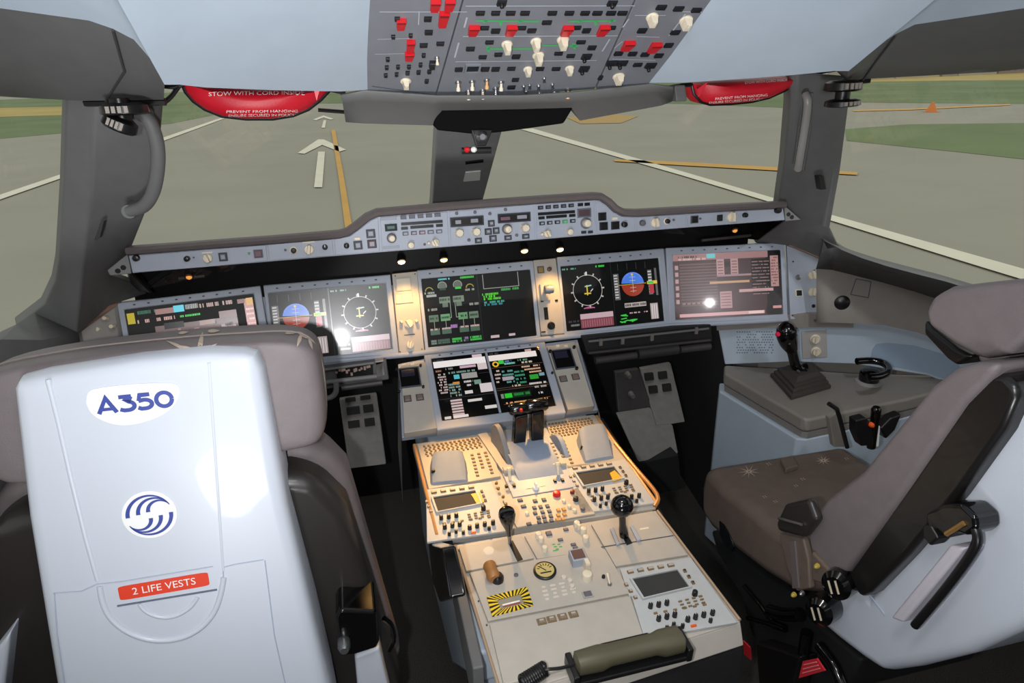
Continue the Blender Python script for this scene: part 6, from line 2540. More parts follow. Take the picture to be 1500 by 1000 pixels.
# stitched seam and embroidered rays
g = G()
g.tube(smooth_path([(x, y, -.02) for x, y in ((-.297, .02), (-.27, .089), (-.15, .1105), (0, .115), (.15, .112), (.26, .100), (.290, .045), (.289, -.05))], 5), .0016, mat('seam_thread', (150, 138, 132), .6), 6)
flat(HP, seatL, g, 'headrest_seam', smooth=True)
def leaf(F, p, q, w, m, name, root, k=5):
    """a slim tapering stitched leaf lying on a surface between two sight points"""
    L_, R_ = [], []
    d = Vector((q[0] - p[0], q[1] - p[1]))
    nn = Vector((-d.y, d.x)).normalized()
    for i in range(k + 1):
        t = i / k
        ww = w * math.sin(math.pi * min(1, .08 + .92 * t) ** .8) * .5 + .15
        c = Vector(p) + d * t
        a, b = F(*(c + nn * ww)), F(*(c - nn * ww))
        if a is None or b is None:
            break
        L_.append(a)
        R_.append(b)
    n = len(L_)
    if n < 2:
        return
    g = G()
    g.add(L_ + R_, [(i, i + 1, n + i + 1, n + i) for i in range(n - 1)], m)
    return rel(root, g, name)


FH = surf(hr)
for p, q, w_ in (((292, 514), (297, 487), 7), ((284, 513), (264, 507), 4), ((303, 513), (318, 504), 4), ((270, 511), (244, 500), 4), ((262, 489), (276, 487), 4), ((305, 486), (322, 485), 5), ((418, 489), (438, 487), 4), ((436, 487), (452, 497), 5), ((452, 497), (457, 512), 4), ((441, 491), (435, 508), 5)):
    leaf(FH, p, q, w_, M_EMB, 'embroidered_ray', seatL)
# backrest: black moulded rear, leather front
for nm, x_, Y0, Y1, z1, m, w_ in (('backrest_rear', XL, 1.20, 1.305, .93, M_SEATPLASTIC_LIT, .612), ('backrest_cushion', XL, 1.275, 1.40, .965, M_LEATHER, .625)):
    g = G()
    w2 = w_ / 2
    LW_ = .055
    prof = [(-w2 - .075, .30), (-w2 - .035, .6), (-w2, z1 - .10), (-w2 + .05, z1 - .02), (-w2 + .10, z1), (w2 - .10, z1), (w2 - .05, z1 - .02), (w2, z1 - .10), (w2 + .035, .6), (w2 + .075, .30)]
    g.prism([(x_ + x - (LW_ if x < 0 else 0), Y0, z) for x, z in prof], (0, Y1 - Y0, 0), m)
    rel(seatL, g, nm, bevel=.035 if 'rear' in nm else .045, seg=5)
# seat pan in front, base and rails
cushion([(XL - .26, 1.34, .30), (XL - .26, 1.34, .47), (XL - .26, 1.80, .49), (XL - .26, 1.84, .44), (XL - .26, 1.80, .36)], (.52, 0, 0), M_DKLEATHER, 'seat_cushion', seatL, .03)
g = G()
g.box((XL, 1.30, .16), (.34, .42, .32), M_MATBLACK)
rel(seatL, g, 'pedestal_base', bevel=.02)
# right armrest folded up beside the backrest, with its glossy black hinge
g = G()
pts = [hY(x, y, 1.16) for x, y in ((519, 962), (556, 948), (575, 1030), (528, 1060))]
g.prism(pts, (0, .07, 0), M_SHELL)
rel(seatL, g, 'armrest', bevel=.008)
g = G()
pts = [hY(x, y, 1.13) for x, y in ((492, 905), (498, 893), (552, 896), (556, 940), (552, 950), (520, 960), (498, 962))]
g.prism(pts, (0, .10, 0), M_GLOSSBLACK)
rel(seatL, g, 'armrest_hinge', bevel=.008, seg=3)
g = G()
a = hY(504, 944, 1.12)
g.lathe([(0, .008), (.3, .013), (.8, .013), (1, .007)], a + Vector((0, -.018, 0)), a + Vector((0, .02, 0)), M_STEEL, 16)
rel(seatL, g, 'hinge_knob', smooth=True)
g = G()
g.tube(smooth_path([hY(x, y, 1.18) for x, y in ((562, 905), (573, 915), (577, 935), (570, 952))], 5), .006, M_GLOSSBLACK, 8)
rel(seatL, g, 'release_lever', smooth=True)
g = G()
pts = [hY(x, y, 1.16) for x, y in ((-50, 1000), (-14, 962), (15, 925), (4, 1030), (-30, 1070))]
g.prism(pts, (0, .07, 0), M_SHELL)
rel(seatL, g, 'armrest', bevel=.008)

# ---- right seat, seen from its inboard side, slid back and reclined
XR = .54
seatR = wempty('pilot_seat', (XR + .23, 1.0, 0), 'right pilot seat seen from its side, dark leather with black backrest edge and raised armrest', 'seat', 'pilot seats')
upd()


def sx(pts, X=XR): return [hX(x, y, X) for x, y in pts]


cushR = cushion(sx([(1030, 682), (1062, 716), (1098, 742), (1134, 773), (1190, 800), (1230, 850), (1206, 872), (1160, 868), (1118, 842), (1072, 806), (1040, 776), (1024, 752), (1024, 712)]), (.46, 0, 0), M_DKLEATHER, 'seat_cushion', seatR, .034, 5)
# leather backrest: front slab with its side, then the black moulded rear
cushion(sx([(1396, 540), (1430, 530), (1462, 532), (1452, 552), (1412, 592), (1330, 712), (1242, 838), (1216, 838), (1186, 806), (1180, 770), (1210, 730), (1262, 690), (1310, 630), (1362, 566)], XR - .006), (.47, 0, 0), M_LEATHER, 'backrest_cushion', seatR, .022, 4)
cushion(sx([(1448, 548), (1470, 548), (1488, 566), (1490, 586), (1470, 630), (1402, 726), (1330, 812), (1276, 868), (1258, 876), (1238, 838), (1326, 712), (1408, 592)], XR + .004), (.45, 0, 0), mat('seat_black_unlit', (27, 25, 24), .3, coat=.15), 'backrest_rear', seatR, .020, 4)  # same black plastic in a darker copy, no flash in its colour
# headrest
HX = XR + .03
cushion(sx([(1357, 478), (1353, 455), (1364, 434), (1390, 420), (1440, 414), (1506, 408), (1530, 440), (1508, 490), (1480, 518), (1440, 526), (1425, 522), (1400, 508)], HX), (.40, 0, 0), M_LEATHER, 'headrest', seatR, .032, 5)
cushion(sx([(1352, 468), (1364, 482), (1400, 510), (1424, 522), (1400, 536), (1386, 526), (1352, 490)], HX + .05), (.30, 0, 0), M_BLACK, 'headrest_arm', seatR, .008)
cushion(sx([(1424, 518), (1470, 516), (1476, 540), (1440, 545)], HX + .05), (.30, 0, 0), M_LEATHER, 'neck_pad', seatR, .012)
# pale shell wrapping the rear and lower side
SHX = XR + .03
shell = sx([(1520, 500), (1496, 540), (1470, 618), (1398, 722), (1330, 806), (1270, 870), (1236, 842), (1216, 850), (1200, 880), (1196, 912), (1226, 938), (1262, 966), (1290, 985), (1340, 978), (1420, 958), (1490, 925), (1560, 880), (1600, 700), (1570, 520)], SHX)
g = G()
g.prism(shell, (.44, 0, 0), M_SHELL)
rel(seatR, g, 'back_shell', bevel=.03, seg=5)
# raised armrest: pale pad, black frame and cap
AX = SHX - .050
cushion(sx([(1390, 798), (1414, 802), (1322, 912), (1303, 905)], AX), (.045, 0, 0), mat('armrest_pad', (196, 190, 198), .5), 'armrest_pad', seatR, .006)
g = G()
g.tube(smooth_path(sx([(1340, 916), (1384, 864), (1421, 814), (1432, 788), (1422, 764), (1398, 748)], AX + .004), 6), .0075, M_BLACK, 10)
rel(seatR, g, 'armrest_frame', smooth=True)
cushion(sx([(1353, 752), (1380, 738), (1408, 738), (1428, 756), (1430, 776), (1416, 786), (1400, 780), (1386, 790), (1372, 778), (1356, 772)], AX - .004), (.05, 0, 0), M_GLOSSBLACK, 'armrest_cap', seatR, .008, 3)
cushion(sx([(1350, 770), (1362, 768), (1374, 788), (1362, 800), (1352, 788)], AX - .006), (.03, 0, 0), M_BLACK, 'armrest_latch', seatR, .004)
g = G()
g.tube(sx([(1386, 782), (1412, 766)], AX - .006), .004, mat('brass_trim', (170, 130, 76), .35, metal=.6), 8)
rel(seatR, g, 'cap_trim', smooth=True)
g = G()
g.tube(sx([(1272, 868), (1296, 900)], SHX - .001), .0018, M_GROOVE, 6)
rel(seatR, g, 'panel_seam')
# stowed adjusters: two ribbed black knobs with pale bars
for (x, y) in ((1224, 853), (1199, 892)):
    p = hX(x, y, SHX - .05)
    g = G()
    g.lathe([(0, .020), (.15, .030), (.75, .032), (.95, .028), (1, .018)], p + Vector((-.012, -.01, 0)), p + Vector((.05, .02, -.012)), M_GLOSSBLACK, 26)
    kb = rel(seatR, g, 'adjuster_knob', smooth=True)
    ax = Vector((.062, .03, -.012)).normalized()
    e1 = Vector((0, .55, .83))
    e1 = (e1 - ax * e1.dot(ax)).normalized()
    for k in (-.5, .5):
        g = G()
        c = p + Vector((-.013, -.0105, 0)) + e1 * .0
        s2 = ax.cross(e1)
        q0, q1 = c + s2 * .014 * k - e1 * .013, c + s2 * .014 * k + e1 * .013
        g.tube([q0, q1], .0022, mat('pale_bar', (196, 184, 160), .4), 6)
        o = g.build('pale_bar', kb)
        o.matrix_local = seatR.matrix_world.inverted()
        o.matrix_local = (seatR.matrix_world @ kb.matrix_local).inverted()
# lap belt: buckle, strap, and creased tail hanging over the side
cushion(sx([(1148, 738), (1184, 730), (1196, 762), (1176, 788), (1138, 778), (1136, 764)], XR - .03), (.022, 0, 0), M_SEATPLASTIC_LIT, 'belt_buckle', seatR, .010, 3)
g = G()
g.tube(sx([(1141, 759), (1174, 768)], XR - .034), .0035, M_STEEL, 8)
rel(seatR, g, 'buckle_bar', smooth=True)
cushion(sx([(1140, 780), (1176, 788), (1184, 820), (1186, 862), (1166, 866), (1152, 830)], XR - .016), (.016, 0, 0), M_DKLEATHER, 'belt_strap', seatR, .005)
cushion(sx([(1156, 792), (1164, 792), (1170, 862), (1160, 862)], XR - .020), (.006, 0, 0), mat('pale_fold', (104, 96, 94), .6), 'strap_fold', seatR, .002)
cushion(sx([(1188, 806), (1216, 836), (1206, 856), (1188, 850)], XR - .016), (.02, 0, 0), M_DKLEATHER, 'side_pad', seatR, .006)
for x, y, m in ((1198, 828, mat('brass_stud', (186, 160, 70), .35)), (1164, 870, mat('brass_stud', (186, 160, 70), .35)), (1176, 868, M_STEEL)):
    p = hX(x, y, XR - .02)
    g = G()
    g.lathe([(0, .006), (.7, .005), (1, .002)], p, p + Vector((-.010, -.004, 0)), m, 10)
    rel(seatR, g, 'stud', smooth=True)
# oval finger hole in the cushion side
p = [hX(x, y, XR - .001) for x, y in ((1055, 762), (1062, 768), (1070, 782), (1077, 800), (1074, 808), (1064, 800), (1056, 782))]
g = G()
g.prism(p, (-.004, 0, 0), M_GLOSSBLACK)
rel(seatR, g, 'side_socket', bevel=.0015)
# embroidered stars on the cushion top
FC = surf(cushR)
for cx_, cy_, L_ in ((1097, 691, 17), (1206, 675, 12), (1152, 678, 6), (1120, 728, 4), (1136, 735, 4), (1176, 702, 5), (1166, 712, 4), (1240, 672, 4), (1126, 680, 5)):
    g = G()
    K_ = 9 if L_ > 8 else 4
    for k in range(K_):
        a = math.pi * 2 * k / K_ + .2
        e_ = Vector((math.cos(a), .6 * math.sin(a)))
        n_ = Vector((-e_.y, e_.x)).normalized() * .7
        c_ = Vector((cx_, cy_))
        q_ = [FC(*(c_ + e_ * 1.5 + n_)), FC(*(c_ + e_ * L_)), FC(*(c_ + e_ * 1.5 - n_))]
        if all(q_):
            g.add(q_, [(0, 1, 2)], M_EMB)
    if g.f:
        rel(seatR, g, 'embroidered_star')
pz = [FC(x, y, .0) for x, y in ((1142, 678), (1160, 673), (1169, 688), (1150, 694))]
pz = [p for p in pz if p is not None]
# base under the seat: black carriage, levers, rails and red tags
base = sx([(1040, 776), (1072, 806), (1118, 842), (1160, 868), (1200, 880), (1196, 912), (1262, 966), (1240, 1010), (1150, 1010), (1100, 930), (1084, 870), (1050, 810)], XR + .05)
g = G()
g.prism(base, (.34, 0, 0), M_MATBLACK)
rel(seatR, g, 'seat_carriage', bevel=.01)
for pts, r_ in (([(1090, 858), (1112, 884), (1130, 908), (1150, 918)], .006), ([(1128, 894), (1150, 900), (1172, 900)], .016), ([(1182, 926), (1178, 950), (1176, 975)], .014), ([(1200, 945), (1222, 975), (1236, 1010)], .012), ([(1096, 905), (1120, 912), (1150, 922)], .007)):
    g = G()
    g.tube(smooth_path(sx(pts, XR + .02), 4), r_, M_GLOSSBLACK, 10)
    rel(seatR, g, 'control_lever', smooth=True)
cushion(sx([(1106, 940), (1172, 962), (1160, 1010), (1112, 1010)], XR + .0), (.05, 0, 0), M_BLACK, 'floor_bracket', seatR, .006)
for pts in ([(1176, 968), (1196, 964), (1208, 982), (1170, 993)], [(1088, 938), (1098, 948), (1099, 966), (1090, 958)]):
    g = G()
    g.prism(sx(pts, XR - .004), (.004, 0, 0), mat('red_tag', (214, 48, 60), .5))
    t_ = rel(seatR, g, 'red_tag')
    if pts[0][0] > 1100:
        g = G()
        for k in range(3):
            a = sx([bil(pts, .12, .25 + .25 * k), bil(pts, .88, .25 + .25 * k)], XR - .0046)
            g.tube(a, .0012, mat('pale_red_print', (240, 150, 150), .5), 5)
        g.build('tag_print', t_).matrix_local = (seatR.matrix_world @ t_.matrix_local).inverted()

# ------------------------------------------------------------------ right side console
ZC = .68
con = wempty('side_console', (1.1, 1.7, 0), 'right side console with grey top and pale blue inner wall below the side window', 'console')
upd()
plan = [hZ(x, y, ZC) for x, y in ((1061, 534), (1061, 546), (1176, 612), (1186, 614), (1330, 584), (1400, 566))]
plan += [Vector((1.62, 1.55, ZC)), Vector((1.62, 1.62, ZC))] + [hB(x, y) for x, y in ((1250, 532), (1160, 529))]
plan = [Vector((p.x, p.y, ZC)) for p in plan]
g = G()
g.prism(plan, (0, 0, -.045), M_TAUPE)
rel(con, g, 'console_top', bevel=.012, seg=3)
cc = sum(plan, Vector()) / len(plan)
low = [cc + (p - cc) * .985 for p in plan]
low = [Vector((p.x, p.y, ZC - .046)) for p in low]
g = G()
g.prism(low, (0, 0, -.02), mat('console_step_grey', (128, 124, 120), .6))
rel(con, g, 'console_step')
g = G()
body = [Vector((p.x - (.012 if i < 3 else 0), p.y, ZC - .067)) for i, p in enumerate(plan)]
g.prism(body, (0, 0, -.60), M_BLUE)
rel(con, g, 'inner_wall', bevel=.006)
# the slanting blue back panel
wp = wempty('blue_lining_panel', hB(1250, 505), 'pale blue panel standing behind the right side console', 'panel')
upd()
g = G()
f = [hB(x, y, .004) for x, y in ((1050, 470), (1100, 470), (1200, 468), (1250, 470), (1320, 478), (1400, 498), (1480, 530), (1420, 574), (1359, 550), (1250, 533), (1160, 530), (1062, 534))]
g.prism(f, BWn * .02, M_BLUE)
rel(wp, g, 'lining_panel', bevel=.004)
g = G()
f = [hB(x, y, .006) for x, y in ((1278, 512), (1284, 504), (1300, 502), (1340, 506), (1400, 524), (1420, 568), (1358, 546), (1274, 531))]
g.prism(f, BWn * .004, mat('darker_blue', (146, 164, 184), .6))  # thin plate in a darker blue, laid on the lining panel
rel(wp, g, 'darker_blue_plate', bevel=.001)
g = G()
f = [hB(x, y, .010) for x, y in ((1174, 486), (1211, 484), (1212, 523), (1176, 525))]
g.prism(f, BWn * .006, M_BEIGE2)
ap_ = rel(wp, g, 'control_plate', bevel=.001)
for x, y in ((1194, 496), (1195, 514)):
    c = hB(x, y, .010)
    g = G()
    g.lathe([(0, .016), (.3, .016), (.4, .013), (1, .011)], c, c - BWn * .016, M_CREAM, 16)
    g.box(c - BWn * .018, (.006, .004, .022), M_CREAM)
    o = g.build('rotary_selector', ap_, smooth=True)
    o.matrix_local = (wp.matrix_world @ ap_.matrix_local).inverted()
# perforated speaker area
g = G()
rnd = random.Random(4)
dots = []
for j in range(9):
    for i in range(15):
        if rnd.random() < .78:
            dots.append((1080 + i * 3.6 + (j % 2) * 1.6, 486 + j * 3.8))
for x, y in dots:
    c = hB(x, y, .0045)
    e1 = Vector((BWn.y, -BWn.x, 0)) * .0022
    g.add([c - e1 - Vector((0, 0, .0022)), c + e1 - Vector((0, 0, .0022)), c + e1 + Vector((0, 0, .0022)), c - e1 + Vector((0, 0, .0022))], [(0, 1, 2, 3)], mat('grille_hole', (104, 118, 136), .7))
o = rel(wp, g, 'speaker_grille')
o['kind'] = 'stuff'
# fittings on the grey lining above
c = hit(1233, 443, Vector((.87, 1.94, .68)) - BWn * .066, BWn)
g = G()
g.lathe([(0, .026), (.4, .026), (.7, .020), (1, .006)], c + BWn * .004, c - BWn * .014, M_BLACK, 22)
tag(g.build('oxygen_socket', smooth=True), 'black round cap set in the grey lining right of the displays', 'socket')
g = G()
f = [hit(x, y, Vector((.87, 1.94, .68)) - BWn * .073, BWn) for x, y in ((1254, 408), (1276, 412), (1272, 436), (1246, 431))]
for a, b in zip(f, f[1:] + f[:1]):
    g.tube([a, b], .0012, M_LINE, 5)
tag(g.build('access_hatch'), 'small square hatch outlined on the grey lining under the right window', 'hatch')

# side stick
bc = hZ(1172, 562, ZC)
ss = wempty('side_stick', bc, 'black side stick with red button on the right console', 'side stick')
upd()
b4 = [hZ(x, y, ZC + .001) for x, y in ((1128, 551), (1186, 541), (1217, 569), (1159, 586))]
cb_ = sum(b4, Vector()) / 4
g = G()
rings = []
M_BOOT = mat('boot_grey_brown', (62, 56, 52), .7)
for k, z in ((1.0, 0), (1.0, .012), (.90, .014), (.90, .024), (.80, .026), (.80, .036), (.62, .040), (.5, .052)):
    rings.append([cb_ + (p - cb_) * k + Vector((0, 0, z)) for p in b4])
g.loft(rings, M_BOOT)
rel(ss, g, 'boot', bevel=.002)
top0 = cb_ + Vector((0, 0, .05))
g = G()
pth = [top0, hY(1166, 535, cb_.y), hY(1160, 514, cb_.y), hY(1155, 500, cb_.y)]
g.tube(smooth_path(pth, 5), .015, M_GLOSSBLACK, 14, radii=[.024, .022, .020, .018, .017, .0165, .016, .016, .016, .016, .017, .018, .019, .020, .022, .022])
rel(ss, g, 'grip', smooth=True)
g = G()
hp_ = [hY(1160, 512, cb_.y), hY(1155, 500, cb_.y), hY(1152, 488, cb_.y - .006), hY(1154, 478, cb_.y - .004), hY(1157, 473, cb_.y)]
g.tube(smooth_path(hp_, 4), .02, M_GLOSSBLACK, 16, radii=[.019, .021, .024, .027, .029, .030, .031, .0315, .0315, .031, .030, .028, .025, .022, .017, .010, .004])
rel(ss, g, 'head', smooth=True)
for (x, y), m, r_, nm in (((1140, 490), mat('magenta_red', (220, 40, 80), .35), .0075, 'red_button'), ((1156, 503), M_STEEL, .004, 'trigger_pin'), ((1167, 491), M_STEEL, .003, 'screw'), ((1170, 544), M_STEEL, .004, 'screw')):
    c = hY(x, y, cb_.y - .028)
    g = G()
    g.lathe([(0, r_), (.6, r_), (1, r_ * .6)], c + Vector((0, .006, 0)), c + Vector((0, -.004, .001)), m, 14)
    rel(ss, g, nm, smooth=True)
# steering tiller
tc_ = hZ(1272, 560, ZC)
tl = wempty('steering_tiller', tc_, 'black curved steering tiller on the right console', 'tiller')
upd()
g = G()
g.lathe([(0, .040), (.6, .040), (1, .034)], tc_, tc_ + Vector((0, 0, .008)), mat('pale_collar', (150, 148, 146), .5), 28)
rel(tl, g, 'collar', smooth=True)
g = G()
g.lathe([(0, .030), (.5, .032), (.8, .030), (1, .018)], tc_ + Vector((0, 0, .006)), tc_ + Vector((0, 0, .05)), M_GLOSSBLACK, 24)
rel(tl, g, 'hub', smooth=True)
g = G()
zt_ = ZC + .085
pp = [hZ(x, y, zt_) for x, y in ((1255, 529), (1274, 528), (1292, 531), (1301, 538), (1299, 546), (1288, 551), (1274, 552))]
g.tube(smooth_path(pp, 5), .011, M_GLOSSBLACK, 12)
rel(tl, g, 'handle', smooth=True)

# armrest controls between the right seat and the console
ac = wempty('seat_armrest_control', hY(1282, 625, 1.36), 'black upright grip with orange button between right seat and console', 'control grip')
upd()
g = G()
pa = [hY(x, y, 1.36) for x, y in ((1276, 655), (1279, 630), (1282, 612), (1284, 596))]
g.tube(smooth_path(pa, 4), .012, M_GLOSSBLACK, 14, radii=[.012] * 8 + [.013] * 4 + [.009])
rel(ac, g, 'grip', smooth=True)
cushion([hY(x, y, 1.345) for x, y in ((1254, 616), (1270, 612), (1278, 622), (1280, 652), (1262, 654), (1254, 636))], (0, .03, 0), M_BLACK, 'switch_block', ac, .004, 2)
g = G()
c = hY(1278, 623, 1.338)
g.lathe([(0, .007), (.6, .007), (1, .004)], c + Vector((0, .008, 0)), c + Vector((0, -.004, 0)), M_ORANGE, 14)
rel(ac, g, 'orange_button', smooth=True)
cushion([hY(x, y, 1.36) for x, y in ((1282, 626), (1290, 624), (1288, 654), (1280, 656))], (0, .02, 0), M_WHITE, 'pale_post', ac, .003, 2)
cushion([hY(x, y, 1.40) for x, y in ((1290, 628), (1306, 612), (1322, 606), (1312, 630), (1298, 644))], (0, .03, 0), M_BLACK, 'armrest_tip', ac, .006, 2)
lv = wempty('bent_lever', hY(1230, 620, 1.40), 'thin bent black lever standing at the corner of the right console', 'lever')
upd()
g = G()
g.tube([hY(x, y, 1.40) for x, y in ((1214, 591), (1226, 599), (1230, 612), (1241, 655))], .0062, M_BLACK, 8)
rel(lv, g, 'rod')
cushion([hY(x, y, 1.415) for x, y in ((1215, 612), (1226, 604), (1238, 655), (1222, 655))], (0, .02, 0), M_TAUPE, 'stay', lv, .003, 2)

# ------------------------------------------------------------------ stowed tables and rudder pedals under the panel
M_FOOT = mat('pedal_grey', (124, 121, 118), .55, noise=.10, nscale=40)
M_FOOTD = mat('pedal_dark', (54, 50, 50), .6, noise=.1, nscale=40)


def slab(pts, Yt, Yb, root, name, m, th=.02, bevel=.004):
    """sloping plate: pixel outline, upper points at depth Yt and lower ones at Yb"""
    ys = [p[1] for p in pts]
    y0, y1 = min(ys), max(ys)
    P3 = [hY(x, y, Yt + (Yb - Yt) * (y - y0) / (y1 - y0)) for x, y in pts]
    g = G()
    g.prism(P3, (0, th, 0), m)
    return rel(root, g, name, bevel=bevel)


def holes(sets, Yt, Yb, y0, y1, root):
    for pts in sets:
        P3 = [hY(x, y, Yt + (Yb - Yt) * (y - y0) / (y1 - y0) - .010) for x, y in pts]
        g = G()
        g.prism(P3, (0, .010, 0), M_MATBLACK)
        rel(root, g, 'grip_hole')


def sq(x, y, w, h, k=.12): return [(x - w / 2, y - h / 2 + w * k / 2), (x + w / 2, y - h / 2 - w * k / 2), (x + w / 2 + h * .12, y + h / 2 - w * k / 2), (x - w / 2 + h * .12, y + h / 2 + w * k / 2)]


pl = wempty('rudder_pedal', hY(530, 630, 2.1), 'grey rudder pedal plate with square holes in the left footwell', 'pedal', 'rudder pedals')
upd()
slab([(497, 585), (552, 577), (566, 680), (511, 687)], 2.22, 2.02, pl, 'pedal_plate', M_FOOT)
holes([sq(517, 602, 19, 10), sq(539, 599, 15, 10), sq(518, 622, 17, 9), sq(541, 619, 15, 10), sq(513, 586, 15, 5), sq(535, 583, 15, 5)], 2.22, 2.02, 577, 687, pl)
pr = wempty('rudder_pedal', hY(975, 580, 2.1), 'grey rudder pedal plate with four square holes in the right footwell', 'pedal', 'rudder pedals')
upd()
slab([(938, 540), (983, 532), (1004, 618), (962, 625)], 2.22, 2.02, pr, 'pedal_plate', M_FOOT)
holes([sq(951, 552, 12, 10), sq(971, 550, 12, 10), sq(957, 571, 12, 10), sq(977, 568, 12, 10)], 2.22, 2.02, 532, 625, pr)
fr_ = wempty('foot_rest', hY(950, 640, 2.0), 'plain grey sloping footrest plate below the right rudder pedal', 'footrest')
upd()
slab([(904, 607), (955, 599), (962, 626), (986, 623), (994, 664), (936, 677)], 2.06, 1.86, fr_, 'rest_plate', M_FOOT)
slab([(936, 678), (994, 666), (999, 716), (942, 728)], 1.86, 1.87, fr_, 'front_face', M_MATBLACK, .10)
hb_ = wempty('heel_box', hY(928, 570, 2.1), 'dark box with two pale marks beside the right rudder pedal', 'box')
upd()
slab([(901, 545), (936, 540), (956, 596), (906, 604)], 2.16, 2.08, hb_, 'case', M_FOOTD)
for x, y in ((922, 551), (927, 580)):
    g = G()
    c = hY(x, y, 2.085)
    g.lathe([(0, .012), (1, .008)], c + Vector((0, .02, 0)), c + Vector((0, -.006, 0)), mat('dull_pale', (104, 100, 96), .5), 12)
    rel(hb_, g, 'pale_knob', smooth=True)
# stowed sliding tables
for lb, A, kind in (('dark stowed sliding table under the displays right of the pedestal', [(853, 494), (1042, 474), (1044, 500), (860, 520)], 1), ('stowed sliding table with papers under the display left of the pedestal', [(462, 541), (566, 527), (570, 556), (466, 572)], 0)):
    tb = wempty('stowed_table', hY((A[0][0] + A[2][0]) / 2, (A[0][1] + A[2][1]) / 2, 1.86), lb, 'table', 'stowed tables under the panel')
    upd()
    Y = 1.86
    g = G()
    g.prism([hY(*p, Y) for p in A], (0, .12, 0), mat('dark_table', (30, 29, 29), .5) if kind else M_GREY)
    rel(tb, g, 'table_body', bevel=.004)
    if kind:
        for (x0, y0), (x1, y1), r_, m in (((862, 500), (1038, 481), .004, M_GREY), ((862, 517), (1040, 498), .005, M_FOOTD), ((934, 518), (992, 511), .018, mat('table_roller', (46, 45, 45), .45)), ((872, 528), (932, 520), .012, M_FOOTD), ((996, 512), (1040, 507), .012, M_FOOTD)):
            g = G()
            g.tube([hY(x0, y0, Y - .01), hY(x1, y1, Y - .01)], r_, m, 10)
            rel(tb, g, 'rail', smooth=True)
        for x, y in ((880, 501), (912, 499), (955, 494), (1020, 484)):
            g = G()
            g.box(hY(x, y, Y - .012), (.010, .006, .022), mat('dull_pale', (104, 100, 96), .5))
            rel(tb, g, 'latch')
    else:
        for (x0, y0), (x1, y1), r_, m in (((464, 543), (548, 531), .004, M_GREY2), ((466, 561), (552, 551), .007, M_GREY2), ((500, 568), (560, 560), .009, mat('table_shade', (70, 66, 66), .5))):
            g = G()
            g.tube([hY(x0, y0, Y - .01), hY(x1, y1, Y - .01)], r_, m, 10)
            rel(tb, g, 'rail', smooth=True)
        g = G()
        g.prism([hY(x, y, Y - .004) for x, y in ((492, 540), (546, 533), (547, 550), (494, 557))], (0, .004, 0), M_BLACK)
        rel(tb, g, 'slot')
        rnd = random.Random(9)
        for k in range(14):
            x, y = 492 + 3.7 * k, 546 - .45 * k
            g = G()
            g.box(hY(x + rnd.uniform(0, 2), y + rnd.uniform(-4, 5), Y - .008), (.006, .004, rnd.uniform(.004, .012)), mat('paper_edge', (170, 146, 138), .6))
            rel(tb, g, 'paper_edge')
        g = G()
        g.tube(smooth_path([hY(x, y, Y - .02) for x, y in ((470, 583), (484, 582), (492, 574), (492, 560))], 4), .008, M_GREY2, 8)
        rel(tb, g, 'hook', smooth=True)
        cushion([hY(x, y, Y) for x, y in ((549, 529), (562, 527), (565, 550), (551, 553))], (0, .05, 0), M_BEIGE2, 'end_block', tb, .003, 2)

# short strap end on the right seat cushion
if len(pz) > 2:
    cushion(pz, (0, 0, .016), M_DKLEATHER, 'crotch_strap', seatR, .004, 2)


# ------------------------------------------------------------------ pieces that belong to a part go one level deeper
upd()


def reparent(ch, new):
    W_ = ch.matrix_world.copy()
    ch.parent = new
    ch.matrix_parent_inverse = Matrix()
    ch.matrix_local = new.matrix_world.inverted() @ W_


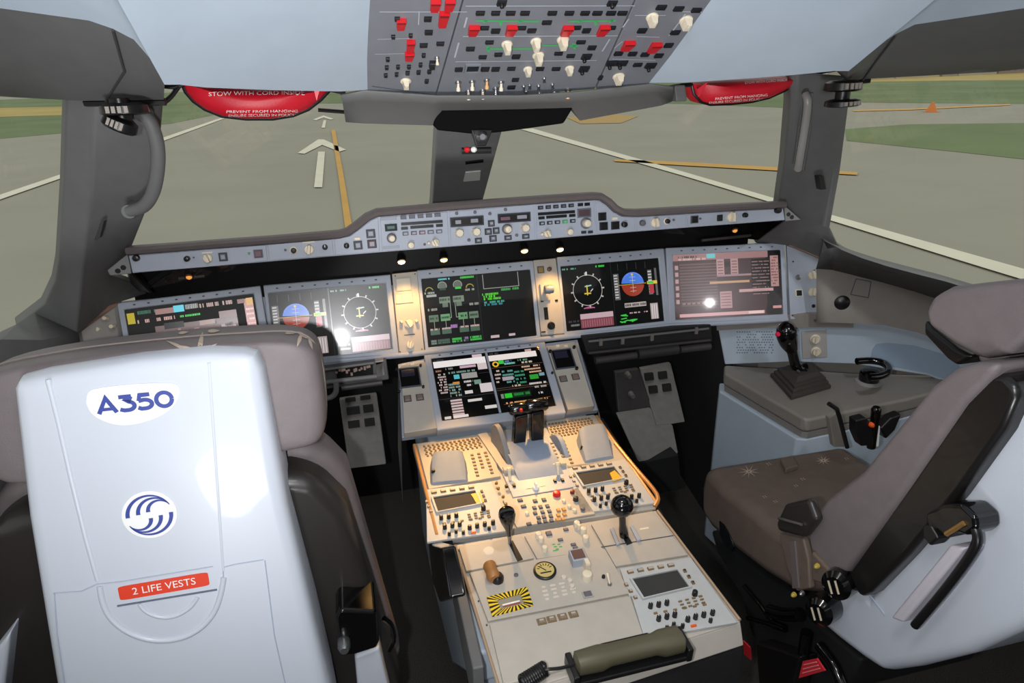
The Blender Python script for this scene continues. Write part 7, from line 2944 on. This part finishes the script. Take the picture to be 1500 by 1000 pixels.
RULES = {'pilot_seat': {'shell_ridge': 'back_shell', 'panel_seam': 'back_shell', 'flap_rim': 'back_shell', 'finger_recess_rim': 'back_shell', 'flap_edge': 'back_shell', 'type_badge': 'back_shell', 'type_number': 'back_shell',
                        'round_badge': 'back_shell', 'swirl_emblem': 'back_shell', 'label': 'back_shell', 'label_lettering': 'back_shell', 'headrest_seam': 'headrest', 'embroidered_ray': 'headrest', 'hinge_knob': 'armrest_hinge',
                        'release_lever': 'armrest_hinge', 'embroidered_star': 'seat_cushion', 'side_socket': 'seat_cushion', 'cap_trim': 'armrest_cap', 'armrest_latch': 'armrest_cap', 'buckle_bar': 'belt_buckle', 'strap_fold': 'belt_strap'},
         'display_unit': {'bezel_key': 'bezel', 'display_page': 'screen', 'cover_glass': 'screen'},
         'keyboard_unit': {'cursor_button': 'palm_rest'},
         'thrust_lever_quadrant': {'lever_grip': 'thrust_lever', 'lever_foot': 'thrust_lever', 'disconnect_button': 'thrust_lever'},
         'red_pouch': {'lettering': 'bag', 'piping': 'bag', 'fold': 'bag'},
         'pillar_lamp': {'slot': 'swivel_ring'},
         'parking_brake_panel': {'guarded_window': 'striped_guard', 'gauge_face': 'gauge_ring', 'brake_hub': 'brake_handle'},
         'speed_brake_unit': {'lever_knob': 'lever_shaft'}, 'flap_lever_unit': {'lever_head': 'lever_shaft'},
         'landing_gear_panel': {'lever_wheel': 'lever_shaft'}, 'side_stick': {'red_button': 'head', 'trigger_pin': 'head'}}


def stem(o): return o.name.rsplit('.', 1)[0] if o.name.rsplit('.', 1)[-1].isdigit() else o.name


for root in [o for o in COL.objects if o.parent is None and stem(o) in RULES]:
    rule = RULES[stem(root)]
    kids = list(root.children)
    for ch in kids:
        tgt = rule.get(stem(ch))
        if not tgt:
            continue
        cand = [k for k in kids if stem(k) == tgt]
        if cand:
            mid_ = lambda o: sum((o.matrix_world @ Vector(b) for b in o.bound_box), Vector()) / 8
            reparent(ch, min(cand, key=lambda k: (mid_(k) - mid_(ch)).length))
for o in COL.objects:
    if stem(o) == 'type_badge':
        o['label'] = 'white badge behind the blue type number'
    elif stem(o) == 'round_badge':
        o['label'] = 'round white badge with blue swirled emblem'
    elif stem(o) == 'label':
        o['label'] = 'orange red label with white lettering'
    elif stem(o) == 'striped_guard':
        o['label'] = 'yellow and black striped guard'
